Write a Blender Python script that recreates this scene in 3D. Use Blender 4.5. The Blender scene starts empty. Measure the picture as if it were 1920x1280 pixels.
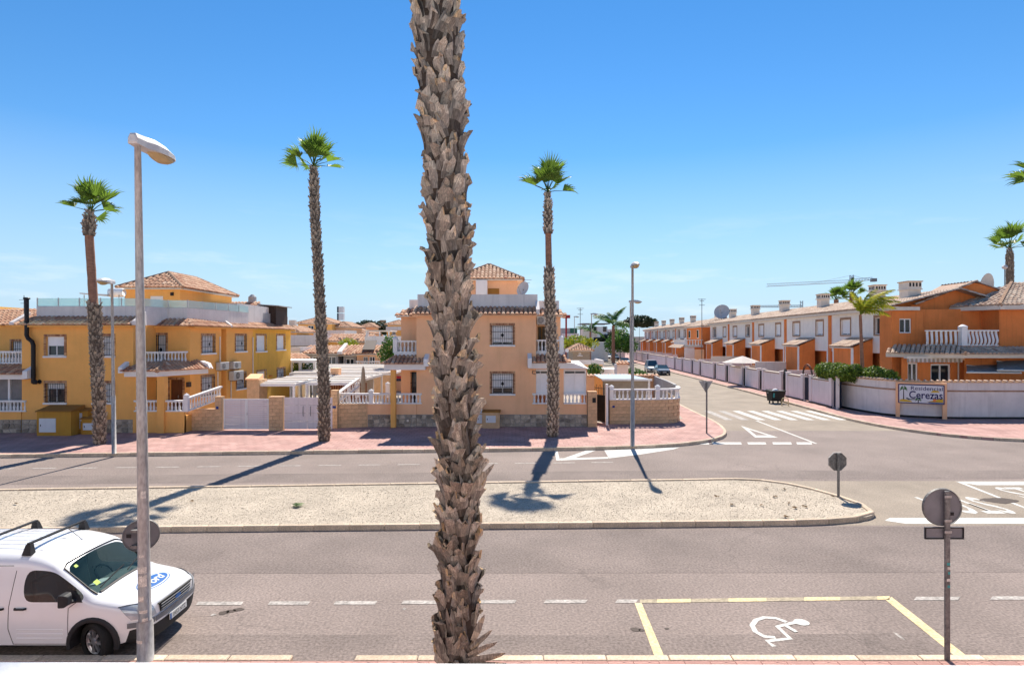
import bpy, bmesh, math, random
import numpy as np
from mathutils import Vector, Matrix, Quaternion
random.seed(7)
R = math.radians
sc = bpy.context.scene
col = sc.collection
# ------------------------------------------------------------------ camera
F, HOR, CH = 1120.0, 636.0, 5.2      # focal length in photo pixels, horizon row, eye height
cam_d = bpy.data.cameras.new('camera')
cam = bpy.data.objects.new('camera', cam_d); col.objects.link(cam)
cam.location = (0, 0, CH); cam.rotation_euler = (R(90), 0, 0)
cam_d.sensor_width = 36; cam_d.lens = 36*F/1920; cam_d.shift_y = -4/1920
cam_d.clip_start = 0.1; cam_d.clip_end = 5000
cam_d.dof.use_dof = True; cam_d.dof.focus_distance = 25; cam_d.dof.aperture_fstop = 9
sc.camera = cam
# ------------------------------------------------------------------ sky and sun
SUN_EL, SUN_AZ = R(48), R(6.5)       # azimuth measured from +Y towards +X
w = bpy.data.worlds.new('World'); sc.world = w; w.use_nodes = True
nt = w.node_tree; nt.nodes.clear()
sky = nt.nodes.new('ShaderNodeTexSky'); sky.sky_type = 'NISHITA'; sky.sun_disc = False
sky.sun_elevation = SUN_EL; sky.sun_rotation = SUN_AZ
sky.altitude = 50; sky.air_density = 1.0; sky.dust_density = 0.0; sky.ozone_density = 3.0
bg = nt.nodes.new('ShaderNodeBackground'); bg.inputs[1].default_value = 0.083
wo = nt.nodes.new('ShaderNodeOutputWorld')
# thin white cloud wisps low over the horizon
tc = nt.nodes.new('ShaderNodeTexCoord'); mp = nt.nodes.new('ShaderNodeMapping')
mp.inputs['Scale'].default_value = (1.6, 1.6, 9.0)
cn = nt.nodes.new('ShaderNodeTexNoise'); cn.inputs['Scale'].default_value = 2.6
cn.inputs['Detail'].default_value = 7; cn.inputs['Roughness'].default_value = 0.62
cr = nt.nodes.new('ShaderNodeMapRange'); cr.inputs[1].default_value = 0.52; cr.inputs[2].default_value = 0.78
sep = nt.nodes.new('ShaderNodeSeparateXYZ')
hb = nt.nodes.new('ShaderNodeMapRange'); hb.inputs[1].default_value = 0.22; hb.inputs[2].default_value = 0.03
mu = nt.nodes.new('ShaderNodeMath'); mu.operation = 'MULTIPLY'
mu2 = nt.nodes.new('ShaderNodeMath'); mu2.operation = 'MULTIPLY'; mu2.inputs[1].default_value = 0.8
mx = nt.nodes.new('ShaderNodeMixRGB'); mx.inputs[2].default_value = (6.6, 7.2, 7.8, 1)
L = nt.links.new
L(tc.outputs['Generated'], mp.inputs['Vector']); L(mp.outputs[0], cn.inputs['Vector'])
L(cn.outputs['Fac'], cr.inputs[0]); L(tc.outputs['Generated'], sep.inputs[0]); L(sep.outputs[2], hb.inputs[0])
L(cr.outputs[0], mu.inputs[0]); L(hb.outputs[0], mu.inputs[1]); L(mu.outputs[0], mu2.inputs[0])
hs = nt.nodes.new('ShaderNodeHueSaturation'); hs.inputs['Saturation'].default_value = 1.29
hz = nt.nodes.new('ShaderNodeMapRange'); hz.inputs[1].default_value = 0.29; hz.inputs[2].default_value = 0.03; hz.inputs[4].default_value = 0.88
hm = nt.nodes.new('ShaderNodeMixRGB'); hm.inputs[2].default_value = (3.4, 4.8, 6.3, 1)
L(sky.outputs[0], hs.inputs['Color']); L(sep.outputs[2], hz.inputs[0]); L(hz.outputs[0], hm.inputs[0]); L(hs.outputs[0], hm.inputs[1])
L(mu2.outputs[0], mx.inputs[0]); L(hm.outputs[0], mx.inputs[1]); L(mx.outputs[0], bg.inputs[0]); L(bg.outputs[0], wo.inputs[0])
sun_d = bpy.data.lights.new('sun', 'SUN'); sun_d.energy = 4.6; sun_d.angle = R(0.53); sun_d.color = (1, .925, .81)
sun = bpy.data.objects.new('sun', sun_d); col.objects.link(sun)
sv = Vector((math.sin(SUN_AZ)*math.cos(SUN_EL), math.cos(SUN_AZ)*math.cos(SUN_EL), math.sin(SUN_EL)))
sun.rotation_euler = sv.to_track_quat('Z', 'Y').to_euler(); sun.location = (0, 40, 60)
vs = sc.view_settings
vs.view_transform = 'Standard'; vs.look = 'None'; vs.gamma = 1; vs.use_curve_mapping = False
vs.exposure = 0.84
sc.cycles.use_denoising = True
sc.cycles.max_bounces = 6; sc.cycles.diffuse_bounces = 3; sc.cycles.transparent_max_bounces = 8

# ------------------------------------------------------------------ materials
def M(name, c, rough=.85, var=.12, scale=2.0, fine=0, fscale=60, bump=0, bscale=40, metal=0, spec=.3,
      stretch=(1, 1, 1), tint=None, rand=0, streak=0, streak_c=(.25, .22, .2), trans=0, coat=0, crack=0):
    m = bpy.data.materials.new(name); m.use_nodes = True
    n = m.node_tree.nodes; l = m.node_tree.links.new
    b = n['Principled BSDF']
    b.inputs['Roughness'].default_value = rough; b.inputs['Metallic'].default_value = metal
    b.inputs['Specular IOR Level'].default_value = spec
    if coat: b.inputs['Coat Weight'].default_value = coat; b.inputs['Coat Roughness'].default_value = .06
    t = n.new('ShaderNodeTexCoord'); mpn = n.new('ShaderNodeMapping'); mpn.inputs['Scale'].default_value = stretch
    l(t.outputs['Object'], mpn.inputs[0])
    cur = None
    def mulby(fac, lo, hi, src, a=.3, bb=.7):
        nonlocal cur
        mr = n.new('ShaderNodeMapRange'); mr.inputs[1].default_value = a; mr.inputs[2].default_value = bb
        mr.inputs[3].default_value = lo; mr.inputs[4].default_value = hi
        l(fac, mr.inputs[0])
        v = n.new('ShaderNodeVectorMath'); v.operation = 'SCALE'
        if isinstance(src, tuple): v.inputs[0].default_value = src[:3]
        else: l(src, v.inputs[0])
        l(mr.outputs[0], v.inputs['Scale'])
        return v.outputs[0]
    src = (c[0], c[1], c[2])
    if tint:
        at = n.new('ShaderNodeAttribute'); at.attribute_name = 'tint'
        rp = n.new('ShaderNodeValToRGB'); e = rp.color_ramp.elements
        for i, cc in enumerate(tint):
            el = e[i] if i < 2 else e.new(1)
            el.color = (*cc, 1)
        for i, el in enumerate(e): el.position = i/(len(tint)-1)
        l(at.outputs['Fac'], rp.inputs[0]); src = rp.outputs[0]
    if var:
        nz = n.new('ShaderNodeTexNoise'); nz.inputs['Scale'].default_value = scale; nz.inputs['Detail'].default_value = 5
        nz.inputs['Roughness'].default_value = .6
        l(mpn.outputs[0], nz.inputs['Vector']); src = mulby(nz.outputs['Fac'], 1-var, 1+var, src)
    if fine:
        nf = n.new('ShaderNodeTexNoise'); nf.inputs['Scale'].default_value = fscale; nf.inputs['Detail'].default_value = 3
        l(mpn.outputs[0], nf.inputs['Vector']); src = mulby(nf.outputs['Fac'], 1-fine, 1+fine, src)
    if rand:
        oi = n.new('ShaderNodeObjectInfo'); src = mulby(oi.outputs['Random'], 1-rand, 1+rand, src, 0, 1)
    if streak:
        m2 = n.new('ShaderNodeMapping'); m2.inputs['Scale'].default_value = (3.2, 3.2, .22)
        l(t.outputs['Object'], m2.inputs[0])
        ns = n.new('ShaderNodeTexNoise'); ns.inputs['Scale'].default_value = 1.6; ns.inputs['Detail'].default_value = 6
        l(m2.outputs[0], ns.inputs['Vector'])
        mr = n.new('ShaderNodeMapRange'); mr.inputs[1].default_value = .52; mr.inputs[2].default_value = .8
        mr.inputs[4].default_value = streak; l(ns.outputs['Fac'], mr.inputs[0])
        mxx = n.new('ShaderNodeMixRGB'); mxx.inputs[2].default_value = (*streak_c, 1)
        l(mr.outputs[0], mxx.inputs[0])
        if isinstance(src, tuple): mxx.inputs[1].default_value = (*src, 1)
        else: l(src, mxx.inputs[1])
        src = mxx.outputs[0]
    if crack:
        nd = n.new('ShaderNodeTexNoise'); nd.inputs['Scale'].default_value = 1.3; nd.inputs['Detail'].default_value = 6; l(t.outputs['Object'], nd.inputs['Vector'])
        ad = n.new('ShaderNodeMixRGB'); ad.blend_type = 'ADD'; ad.inputs[0].default_value = .9; l(t.outputs['Object'], ad.inputs[1]); l(nd.outputs['Color'], ad.inputs[2])
        vo_ = n.new('ShaderNodeTexVoronoi'); vo_.feature = 'DISTANCE_TO_EDGE'; vo_.inputs['Scale'].default_value = .33; l(ad.outputs[0], vo_.inputs['Vector'])
        cm_ = n.new('ShaderNodeMapRange'); cm_.inputs[1].default_value = 0; cm_.inputs[2].default_value = .012; cm_.inputs[3].default_value = 1; cm_.inputs[4].default_value = 0; l(vo_.outputs['Distance'], cm_.inputs[0])
        nk = n.new('ShaderNodeTexNoise'); nk.inputs['Scale'].default_value = .22; l(t.outputs['Object'], nk.inputs['Vector'])
        km = n.new('ShaderNodeMapRange'); km.inputs[1].default_value = .48; km.inputs[2].default_value = .62; km.inputs[4].default_value = crack; l(nk.outputs['Fac'], km.inputs[0])
        mm = n.new('ShaderNodeMath'); mm.operation = 'MULTIPLY'; l(cm_.outputs[0], mm.inputs[0]); l(km.outputs[0], mm.inputs[1])
        mk = n.new('ShaderNodeMixRGB'); mk.inputs[2].default_value = (.06, .05, .045, 1); l(mm.outputs[0], mk.inputs[0])
        l(src, mk.inputs[1]); src = mk.outputs[0]
    if isinstance(src, tuple): b.inputs['Base Color'].default_value = (*src, 1)
    else: l(src, b.inputs['Base Color'])
    if bump:
        nb = n.new('ShaderNodeTexNoise'); nb.inputs['Scale'].default_value = bscale; nb.inputs['Detail'].default_value = 4
        l(mpn.outputs[0], nb.inputs['Vector'])
        bm_ = n.new('ShaderNodeBump'); bm_.inputs['Strength'].default_value = bump; bm_.inputs['Distance'].default_value = .03
        l(nb.outputs['Fac'], bm_.inputs['Height']); l(bm_.outputs[0], b.inputs['Normal'])
    if trans:
        tr = n.new('ShaderNodeBsdfTranslucent'); ms = n.new('ShaderNodeMixShader'); ms.inputs[0].default_value = trans
        if isinstance(src, tuple): tr.inputs[0].default_value = (*src, 1)
        else: l(src, tr.inputs[0])
        l(b.outputs[0], ms.inputs[1]); l(tr.outputs[0], ms.inputs[2]); l(ms.outputs[0], n['Material Output'].inputs[0])
    return m

def glass_mat(name, c, opacity=.5, rough=.03):
    m = bpy.data.materials.new(name); m.use_nodes = True
    n = m.node_tree.nodes; l = m.node_tree.links.new
    b = n['Principled BSDF']; b.inputs['Base Color'].default_value = (*c, 1); b.inputs['Roughness'].default_value = rough
    b.inputs['Specular IOR Level'].default_value = .7
    t = n.new('ShaderNodeBsdfTransparent'); t.inputs[0].default_value = (.80, .95, .93, 1)
    ms = n.new('ShaderNodeMixShader'); ms.inputs[0].default_value = opacity
    l(t.outputs[0], ms.inputs[1]); l(b.outputs[0], ms.inputs[2]); l(ms.outputs[0], n['Material Output'].inputs[0])
    return m

TILE = [(.34, .145, .085), (.48, .25, .15), (.58, .35, .22), (.66, .45, .31)]
TILE2 = [(.34, .215, .155), (.47, .33, .245), (.57, .43, .325), (.65, .525, .41)]
mt = dict(
 asphalt=M('asphalt', (.238, .190, .168), .92, .16, .30, fine=.30, fscale=20, bump=.35, bscale=60, crack=.28),
 asphalt_dark=M('asphalt_dark', (.200, .160, .142), .92, .20, .4, fine=.34, fscale=20, bump=.35, bscale=60, crack=.32),
 asphalt_pale=M('asphalt_pale', (.29, .24, .19), .95, .16, .5, fine=.25, fscale=22, bump=.3, bscale=70),
 earth=M('earth', (.36, .29, .21), .95, .2, .3, fine=.2, fscale=9),
 yard=M('yard_concrete', (.36, .31, .26), .95, .2, .6, fine=.15),
 gravel=M('gravel', (.42, .355, .28), .95, .14, .7, fine=.30, fscale=24, bump=.35, bscale=26),
 stone_chip=M('stone_chip', (.5, .45, .38), .9, .1, 3, tint=[(.27, .21, .155), (.39, .325, .245), (.46, .39, .30), (.55, .48, .385)]),
 kerb=M('kerb_concrete', (.60, .475, .35), .92, .22, 2.2, fine=.2, fscale=30, rand=.14, bump=.3, bscale=25),
 white_line=M('white_line', (.56, .54, .50), .8, .12, 3, fine=.25, fscale=18),
 worn_line=M('worn_line', (.37, .335, .305), .85, .25, 3, fine=.35, fscale=14),
 yellow_line=M('yellow_line', (.64, .51, .29), .85, .12, 2, fine=.25, fscale=18),
 yellow_worn=M('yellow_worn', (.36, .30, .21), .85, .2, 3, fine=.3, fscale=14),
 ochre=M('ochre_stucco', (.90, .455, .13), .9, .07, .9, fine=.05, fscale=30, bump=.25, bscale=55, streak=.22, streak_c=(.66, .34, .11)),
 mustard=M('mustard_stucco', (.80, .44, .075), .9, .10, .9, fine=.08, fscale=20, bump=.3, bscale=40, streak=.25, streak_c=(.36, .18, .04)),
 mustard_dark=M('mustard_dark', (.34, .16, .035), .9, .12, 1.2, fine=.08, bump=.3, bscale=40),
 peach=M('peach_stucco', (.90, .515, .29), .9, .06, .9, fine=.05, fscale=30, bump=.25, bscale=55, streak=.2, streak_c=(.62, .34, .17)),
 orange=M('orange_stucco', (.76, .235, .065), .9, .10, .8, fine=.08, fscale=30, bump=.25, bscale=55, streak=.35, streak_c=(.30, .07, .02)),
 white=M('white_paint', (.82, .80, .78), .75, .05, 1.5, bump=.1, bscale=40),
 cream=M('cream_paint', (.74, .66, .56), .8, .08, 1.5),
 offwhite=M('weathered_white_render', (.74, .68, .645), .9, .10, 1.0, fine=.08, bump=.25, bscale=45, streak=.42, streak_c=(.42, .37, .345)),
 lilac=M('white_garden_wall', (.78, .70, .69), .9, .06, 1.0, fine=.06, bump=.25, bscale=45, streak=.35, streak_c=(.45, .38, .38)),
 greyrender=M('grey_render', (.42, .40, .39), .9, .15, 1.4, streak=.5, streak_c=(.25, .23, .22)),
 sand_block=M('sand_block', (.68, .44, .25), .92, .15, 4, fine=.2, fscale=30, rand=.10, bump=.3, bscale=30),
 mortar=M('mortar', (.50, .35, .22), .95, .1, 3),
 stone=M('cladding_stone', (.38, .31, .24), .9, .3, 5, fine=.2, rand=.45, bump=.5, bscale=20),
 stone_mortar=M('stone_mortar', (.34, .30, .26), .95, .15, 4),
 brick=M('trim_brick', (.4, .2, .1), .9, .15, 6, tint=[(.26, .12, .07), (.42, .22, .12), (.54, .34, .2)]),
 tile=M('clay_tile', (.5, .3, .2), .85, .18, 5, fine=.12, fscale=25, tint=TILE),
 tile2=M('buff_tile', (.5, .4, .3), .85, .18, 5, fine=.12, fscale=25, tint=TILE2),
 ridge=M('ridge_tile', (.36, .22, .14), .88, .25, 5, fine=.15),
 pane=M('window_pane', (.02, .025, .03), .06, 0, spec=.6),
 blind=M('white_blind', (.84, .83, .82), .7, .04, 4),
 dark=M('black_iron', (.014, .014, .016), .6, .1, 4),
 black=M('black_enamel', (.010, .010, .012), .5, .1, 4),
 navy=M('navy_gate', (.018, .024, .05), .55, .15, 3),
 wood=M('brown_door', (.14, .048, .016), .5, .3, 3, stretch=(6, 6, .6)),
 darkwood=M('dark_wood', (.06, .035, .025), .7, .3, 3, stretch=(6, 6, .6)),
 teak=M('red_wood', (.25, .08, .03), .7, .3, 3, stretch=(8, 8, .6)),
 galv=M('galvanised_steel', (.38, .36, .34), .55, .25, 3, fine=.2, fscale=15, metal=.35, stretch=(2, 2, .7)),
 galv_d=M('dull_galvanised', (.17, .165, .16), .6, .3, 5, fine=.3, fscale=25, metal=.3),
 greypaint=M('grey_lamp_head', (.52, .50, .49), .5, .08, 3),
 diffuser=M('lamp_bowl', (.62, .46, .24), .35, .12, 3, trans=.35),
 sign_back=M('grey_sign_back', (.19, .19, .205), .55, .18, 3, metal=.2),
 red=M('red_enamel', (.42, .015, .02), .4, .05),
 green=M('green_cladding', (.03, .13, .08), .5, .1),
 tealblue=M('teal_sticker', (.05, .30, .30), .5, .1, 6),
 sticker=M('paper_sticker', (.6, .56, .5), .8, .3, 14, fine=.3),
 fabric=M('beige_fabric', (.36, .30, .23), .95, .1, 4),
 canvas=M('grey_canvas', (.22, .21, .21), .95, .15, 3),
 palecanvas=M('pale_canvas', (.62, .56, .51), .95, .08, 3),
 plastic=M('grey_plastic', (.52, .50, .46), .55, .06, 3),
 blueplaque=M('blue_plaque', (.02, .05, .22), .4, .05),
 boot=None, trunk=None,
 leaf=M('palm_leaf', (.125, .21, .026), .45, .25, 2, rand=.3, trans=.5, spec=.4),
 leaf_y=M('yellow_palm_leaf', (.20, .24, .02), .5, .25, 2, trans=.4, tint=[(.11, .19, .02), (.30, .34, .025), (.50, .43, .035)]),
 petiole=M('petiole', (.16, .17, .05), .6, .2, 4),
 hedge=M('hedge_leaf', (.06, .1, .015), .55, .2, 3, trans=.3, tint=[(.05, .10, .012), (.12, .20, .02), (.26, .32, .04)]),
 bush=M('bush_leaf', (.05, .12, .02), .55, .2, 3, trans=.3, tint=[(.03, .085, .012), (.06, .16, .02), (.12, .22, .03)]),
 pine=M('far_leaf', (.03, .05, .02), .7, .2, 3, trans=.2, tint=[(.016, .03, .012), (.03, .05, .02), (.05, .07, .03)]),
 carwhite=M('white_car_paint', (.78, .78, .79), .22, .015, 2, spec=.5, coat=.6),
 carplastic=M('black_plastic', (.022, .022, .024), .6, .15, 6),
 greytrim=M('grey_trim', (.16, .165, .175), .45, .08, 4),
 rubber=M('tyre_rubber', (.018, .018, .018), .85, .15, 8, bump=.3, bscale=60),
 alloy=M('alloy', (.55, .55, .56), .3, .05, 3, metal=.8),
 headlamp=M('headlamp_lens', (.42, .46, .50), .08, .2, 9, spec=.8, metal=.3),
 logo_blue=M('emblem_blue', (.012, .11, .36), .35, .03),
 plate=M('plate_white', (.66, .66, .64), .5, .05),
 interior=M('cabin_trim', (.11, .12, .12), .8, .1),
 seat=M('seat_cloth', (.10, .115, .12), .95, .1),
 screen=glass_mat('windscreen', (.02, .05, .055), .30),
 sideglass=glass_mat('side_glass', (.02, .022, .02), .75),
 rail_glass=glass_mat('railing_glass', (.78, .88, .88), .40, .12),
 poly_sheet=M('polycarbonate', (.40, .48, .55), .3, .2, 1.2, stretch=(1, 5, 1)),
 lime=M('lime_sticker', (.35, .55, .02), .5, .05),
 pink_tile=M('pink_tile', (.46, .27, .235), .85, .1, 3, rand=.12, fine=.12, fscale=30),
 parapet=M('parapet_white', (.74, .74, .75), .7, .05, 5, fine=.03, fscale=80, bump=.12, bscale=120),
 sign_white=M('sign_board_white', (.66, .67, .70), .5, .05, 3),
 sign_navy=M('sign_lettering', (.012, .012, .10), .5, .05),
 sign_yellow=M('sign_sand', (.62, .40, .03), .5, .1, 6),
 sign_green=M('sign_green', (.03, .14, .03), .5, .1, 6),
 navy_car=M('blue_grey_paint', (.06, .085, .11), .25, .03, coat=.5),
 silver_car=M('silver_paint', (.40, .42, .43), .28, .03, metal=.4, coat=.4),
 dark_car=M('dark_paint', (.035, .035, .04), .25, .03, coat=.5),
 bin=M('bin_plastic', (.022, .023, .022), .55, .2, 4),
 crane=M('crane_paint', (.46, .52, .55), .6, .05),
)
def wood_mat(name, cs, rand):
    m = M(name, cs[1], .95, .38, 6, stretch=(9, 9, .9), fine=.4, fscale=9, rand=rand, tint=cs, bump=.6, bscale=8)
    return m
mt['boot'] = wood_mat('leaf_base_wood', [(.06, .047, .037), (.25, .21, .17), (.40, .345, .275), (.54, .36, .19)], .48)
mt['trunk'] = M('palm_trunk', (.06, .042, .03), .95, .35, 4, stretch=(1, 1, 6), bump=.6, bscale=6)  # core colour darkened so gaps between leaf bases look shaded
mt['boot_mid'] = wood_mat('fan_palm_leaf_base', [(.10, .08, .062), (.34, .275, .21), (.52, .43, .33), (.62, .42, .25)], .2)
mt['terrace_white'] = M('terrace_white', (.85, .795, .73), .85, .06, 1.0, bump=.2, bscale=45, streak=.25, streak_c=(.6, .52, .45))
mt['trunk_mid'] = M('fan_palm_trunk', (.13, .095, .07), .95, .35, 4, stretch=(1, 1, 6), bump=.6, bscale=6)
mt['cabinet'] = M('cabinet_paint', (.50, .255, .04), .9, .10, 1.2, fine=.08, bump=.3, bscale=40, streak=.3, streak_c=(.34, .17, .04))
mt['trunk_red'] = M('smooth_palm_trunk', (.30, .155, .10), .95, .25, 3, stretch=(1, 1, 7), fine=.2, fscale=8, bump=.5, bscale=6)

def paving_mat(name, c1, c2, cm, sx, sy):
    m = bpy.data.materials.new(name); m.use_nodes = True
    n = m.node_tree.nodes; l = m.node_tree.links.new; b = n['Principled BSDF']; b.inputs['Roughness'].default_value = .9
    b.inputs['Specular IOR Level'].default_value = .25
    t = n.new('ShaderNodeTexCoord'); br = n.new('ShaderNodeTexBrick')
    br.inputs['Color1'].default_value = (*c1, 1); br.inputs['Color2'].default_value = (*c2, 1); br.inputs['Mortar'].default_value = (*cm, 1)
    br.inputs['Scale'].default_value = 1; br.inputs['Brick Width'].default_value = sx; br.inputs['Row Height'].default_value = sy
    br.inputs['Mortar Size'].default_value = .014; br.inputs['Mortar Smooth'].default_value = .1
    nz = n.new('ShaderNodeTexNoise'); nz.inputs['Scale'].default_value = .8; nz.inputs['Detail'].default_value = 6
    n2 = n.new('ShaderNodeTexNoise'); n2.inputs['Scale'].default_value = 25
    mr = n.new('ShaderNodeMapRange'); mr.inputs[1].default_value = .3; mr.inputs[2].default_value = .7; mr.inputs[3].default_value = .80; mr.inputs[4].default_value = 1.16
    m2 = n.new('ShaderNodeMapRange'); m2.inputs[1].default_value = .3; m2.inputs[2].default_value = .7; m2.inputs[3].default_value = .9; m2.inputs[4].default_value = 1.1
    v = n.new('ShaderNodeVectorMath'); v.operation = 'SCALE'; v2 = n.new('ShaderNodeVectorMath'); v2.operation = 'SCALE'
    l(t.outputs['Object'], br.inputs['Vector']); l(t.outputs['Object'], nz.inputs['Vector']); l(t.outputs['Object'], n2.inputs['Vector'])
    l(nz.outputs['Fac'], mr.inputs[0]); l(n2.outputs['Fac'], m2.inputs[0])
    l(br.outputs['Color'], v.inputs[0]); l(mr.outputs[0], v.inputs['Scale']); l(v.outputs[0], v2.inputs[0]); l(m2.outputs[0], v2.inputs['Scale'])
    l(v2.outputs[0], b.inputs['Base Color'])
    bp = n.new('ShaderNodeBump'); bp.inputs['Strength'].default_value = .5; bp.inputs['Distance'].default_value = .01; bp.invert = True
    l(br.outputs['Fac'], bp.inputs['Height']); l(bp.outputs[0], b.inputs['Normal'])
    return m
mt['paving'] = paving_mat('pink_paving', (.42, .245, .215), (.48, .295, .26), (.29, .175, .155), .42, .42)

# ------------------------------------------------------------------ mesh helpers
def fx(px, D): return (px-960)*D/F
def fz(py, D): return CH-(py-HOR)*D/F
def gnd(px, py, z=0.0):
    D = (CH-z)*F/(py-HOR); return Vector((fx(px, D), D, z))

class MB:
    def __init__(s): s.v = []; s.f = []; s.t = []
    def add(s, vs_, fs, tint=.5):
        o = len(s.v); s.v += [tuple(p) for p in vs_]
        for q in fs: s.f.append(tuple(i+o for i in q)); s.t.append(tint)
        return s
    def poly(s, pts, tint=.5): return s.add(pts, [tuple(range(len(pts)))], tint)
    def box(s, x0, x1, y0, y1, z0, z1, tint=.5):
        return s.hexa([(x0, y0, z0), (x1, y0, z0), (x1, y1, z0), (x0, y1, z0), (x0, y0, z1), (x1, y0, z1), (x1, y1, z1), (x0, y1, z1)], tint)
    def hexa(s, p, tint=.5):
        return s.add(p, [(0, 3, 2, 1), (4, 5, 6, 7), (0, 1, 5, 4), (1, 2, 6, 5), (2, 3, 7, 6), (3, 0, 4, 7)], tint)
    def prism(s, pts, z0, z1, tint=.5):
        n = len(pts); vs_ = [(p[0], p[1], z0) for p in pts]+[(p[0], p[1], z1) for p in pts]
        a = sum(pts[i][0]*pts[(i+1) % n][1]-pts[(i+1) % n][0]*pts[i][1] for i in range(n))
        fs = [tuple(range(n))[::-1], tuple(range(n, 2*n))]+[(i, (i+1) % n, n+(i+1) % n, n+i) for i in range(n)]
        if a < 0: fs = [q[::-1] for q in fs]
        return s.add(vs_, fs, tint)
    def tube(s, path, rad, n=8, tint=.5, caps=True):
        path = [Vector(p) for p in path]
        if not hasattr(rad, '__len__'): rad = [rad]*len(path)
        vs_ = []; up = Vector((0, 0, 1))
        for i, p in enumerate(path):
            d = (path[min(i+1, len(path)-1)]-path[max(i-1, 0)]).normalized()
            a = d.cross(Vector((0, 1, 0)) if abs(d.y) < .9 else Vector((1, 0, 0))).normalized(); b = d.cross(a)
            for k in range(n):
                t = 2*math.pi*k/n; vs_.append(p+(a*math.cos(t)+b*math.sin(t))*rad[i])
        fs = []
        for i in range(len(path)-1):
            for k in range(n):
                fs.append((i*n+k, i*n+(k+1) % n, (i+1)*n+(k+1) % n, (i+1)*n+k))
        if caps: fs += [tuple(range(n)), tuple(range((len(path)-1)*n, len(path)*n))[::-1]]
        return s.add(vs_, [q[::-1] for q in fs], tint)
    def lathe(s, prof, c=(0, 0, 0), n=12, tint=.5, axis='z', caps=True):
        vs_ = []
        for r, h in prof:
            for k in range(n):
                t = 2*math.pi*k/n
                q = (r*math.cos(t), r*math.sin(t), h)
                if axis == 'y': q = (q[0], q[2], q[1])
                vs_.append((c[0]+q[0], c[1]+q[1], c[2]+q[2]))
        fs = [(i*n+k, i*n+(k+1) % n, (i+1)*n+(k+1) % n, (i+1)*n+k) for i in range(len(prof)-1) for k in range(n)]
        if caps: fs += [tuple(range(n))[::-1], tuple(range((len(prof)-1)*n, len(prof)*n))]
        if axis == 'y': fs = [q[::-1] for q in fs]
        return s.add(vs_, fs, tint)
    def mesh(s, name, m, off=(0, 0, 0), smooth=False):
        me = bpy.data.meshes.new(name)
        ox, oy, oz = off
        me.from_pydata([(x-ox, y-oy, z-oz) for x, y, z in s.v], [], s.f)
        a = me.attributes.new('tint', 'FLOAT', 'FACE'); a.data.foreach_set('value', s.t)
        if m: me.materials.append(mt[m] if isinstance(m, str) else m)
        if smooth: me.polygons.foreach_set('use_smooth', [True]*len(me.polygons))
        me.update(); return me
    def build(s, name, m, parent=None, smooth=False, kind=None):
        off = wloc(parent)
        o = bpy.data.objects.new(name, s.mesh(name, m, off, smooth)); col.objects.link(o)
        if parent is not None: o.parent = parent
        if kind: o['kind'] = kind
        return o

def wloc(p):
    x = Vector((0, 0, 0))
    while p is not None: x = x+p.location; p = p.parent
    return x
def tag(o, label=None, cat=None, group=None, kind=None):
    if label: o['label'] = label
    if cat: o['category'] = cat
    if group: o['group'] = group
    if kind: o['kind'] = kind
    return o
def thing(name, label, cat, loc=(0, 0, 0), group=None):
    o = bpy.data.objects.new(name, None); col.objects.link(o); o.location = loc; o.empty_display_size = .2
    return tag(o, label, cat, group)
def struct(o): o['kind'] = 'structure'; return o
def inst(name, me, parent, loc, rot=(0, 0, 0), scale=(1, 1, 1)):
    o = bpy.data.objects.new(name, me); col.objects.link(o)
    if parent is not None: o.parent = parent
    l = Vector(loc)-wloc(parent); o.location = l; o.rotation_euler = rot; o.scale = scale
    return o
def copy_tree(o, parent=None):
    c = o.copy(); col.objects.link(c); c.parent = parent
    for ch in list(o.children): copy_tree(ch, c)
    return c
def text_mesh(body, size, extrude=0.0, shear=0.0, space=1.0, bold=0.0):
    c = bpy.data.curves.new('lettering', 'FONT'); c.body = body; c.size = size; c.extrude = extrude; c.shear = shear
    c.align_x = 'CENTER'; c.align_y = 'CENTER'; c.space_character = space; c.offset = bold; c.resolution_u = 3
    o = bpy.data.objects.new('lettering', c); col.objects.link(o)
    dg = bpy.context.evaluated_depsgraph_get(); me = bpy.data.meshes.new_from_object(o.evaluated_get(dg))
    bpy.data.objects.remove(o); return me
def mesh_obj(name, me, m, parent, mat4):
    """a mesh transformed by mat4 (world) as a child of parent"""
    me.transform(mat4); off = wloc(parent); me.transform(Matrix.Translation(-off))
    me.materials.clear(); me.materials.append(mt[m])
    o = bpy.data.objects.new(name, me); col.objects.link(o); o.parent = parent; return o

class Fr:
    """a facade: origin, direction u along it (to the right seen from outside), n outwards"""
    def __init__(s, ox, oy, ux=1.0, uy=0.0):
        k = math.hypot(ux, uy); s.ox, s.oy, s.ux, s.uy = ox, oy, ux/k, uy/k; s.nx, s.ny = s.uy, -s.ux
    def p(s, u, z, n=0.0): return (s.ox+s.ux*u+s.nx*n, s.oy+s.uy*u+s.ny*n, z)
    def u(s, px):
        t = (px-960)/F; return (t*s.oy-s.ox)/(s.ux-t*s.uy)
    def z(s, px, py): return fz(py, s.oy+s.uy*s.u(px))
    def box(s, mb, u0, u1, n0, n1, z0, z1, tint=.5):
        P = s.p
        return mb.hexa([P(u0, z0, n1), P(u1, z0, n1), P(u1, z0, n0), P(u0, z0, n0), P(u0, z1, n1), P(u1, z1, n1), P(u1, z1, n0), P(u0, z1, n0)], tint)
    def rot(s): return math.atan2(s.uy, s.ux)

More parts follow.
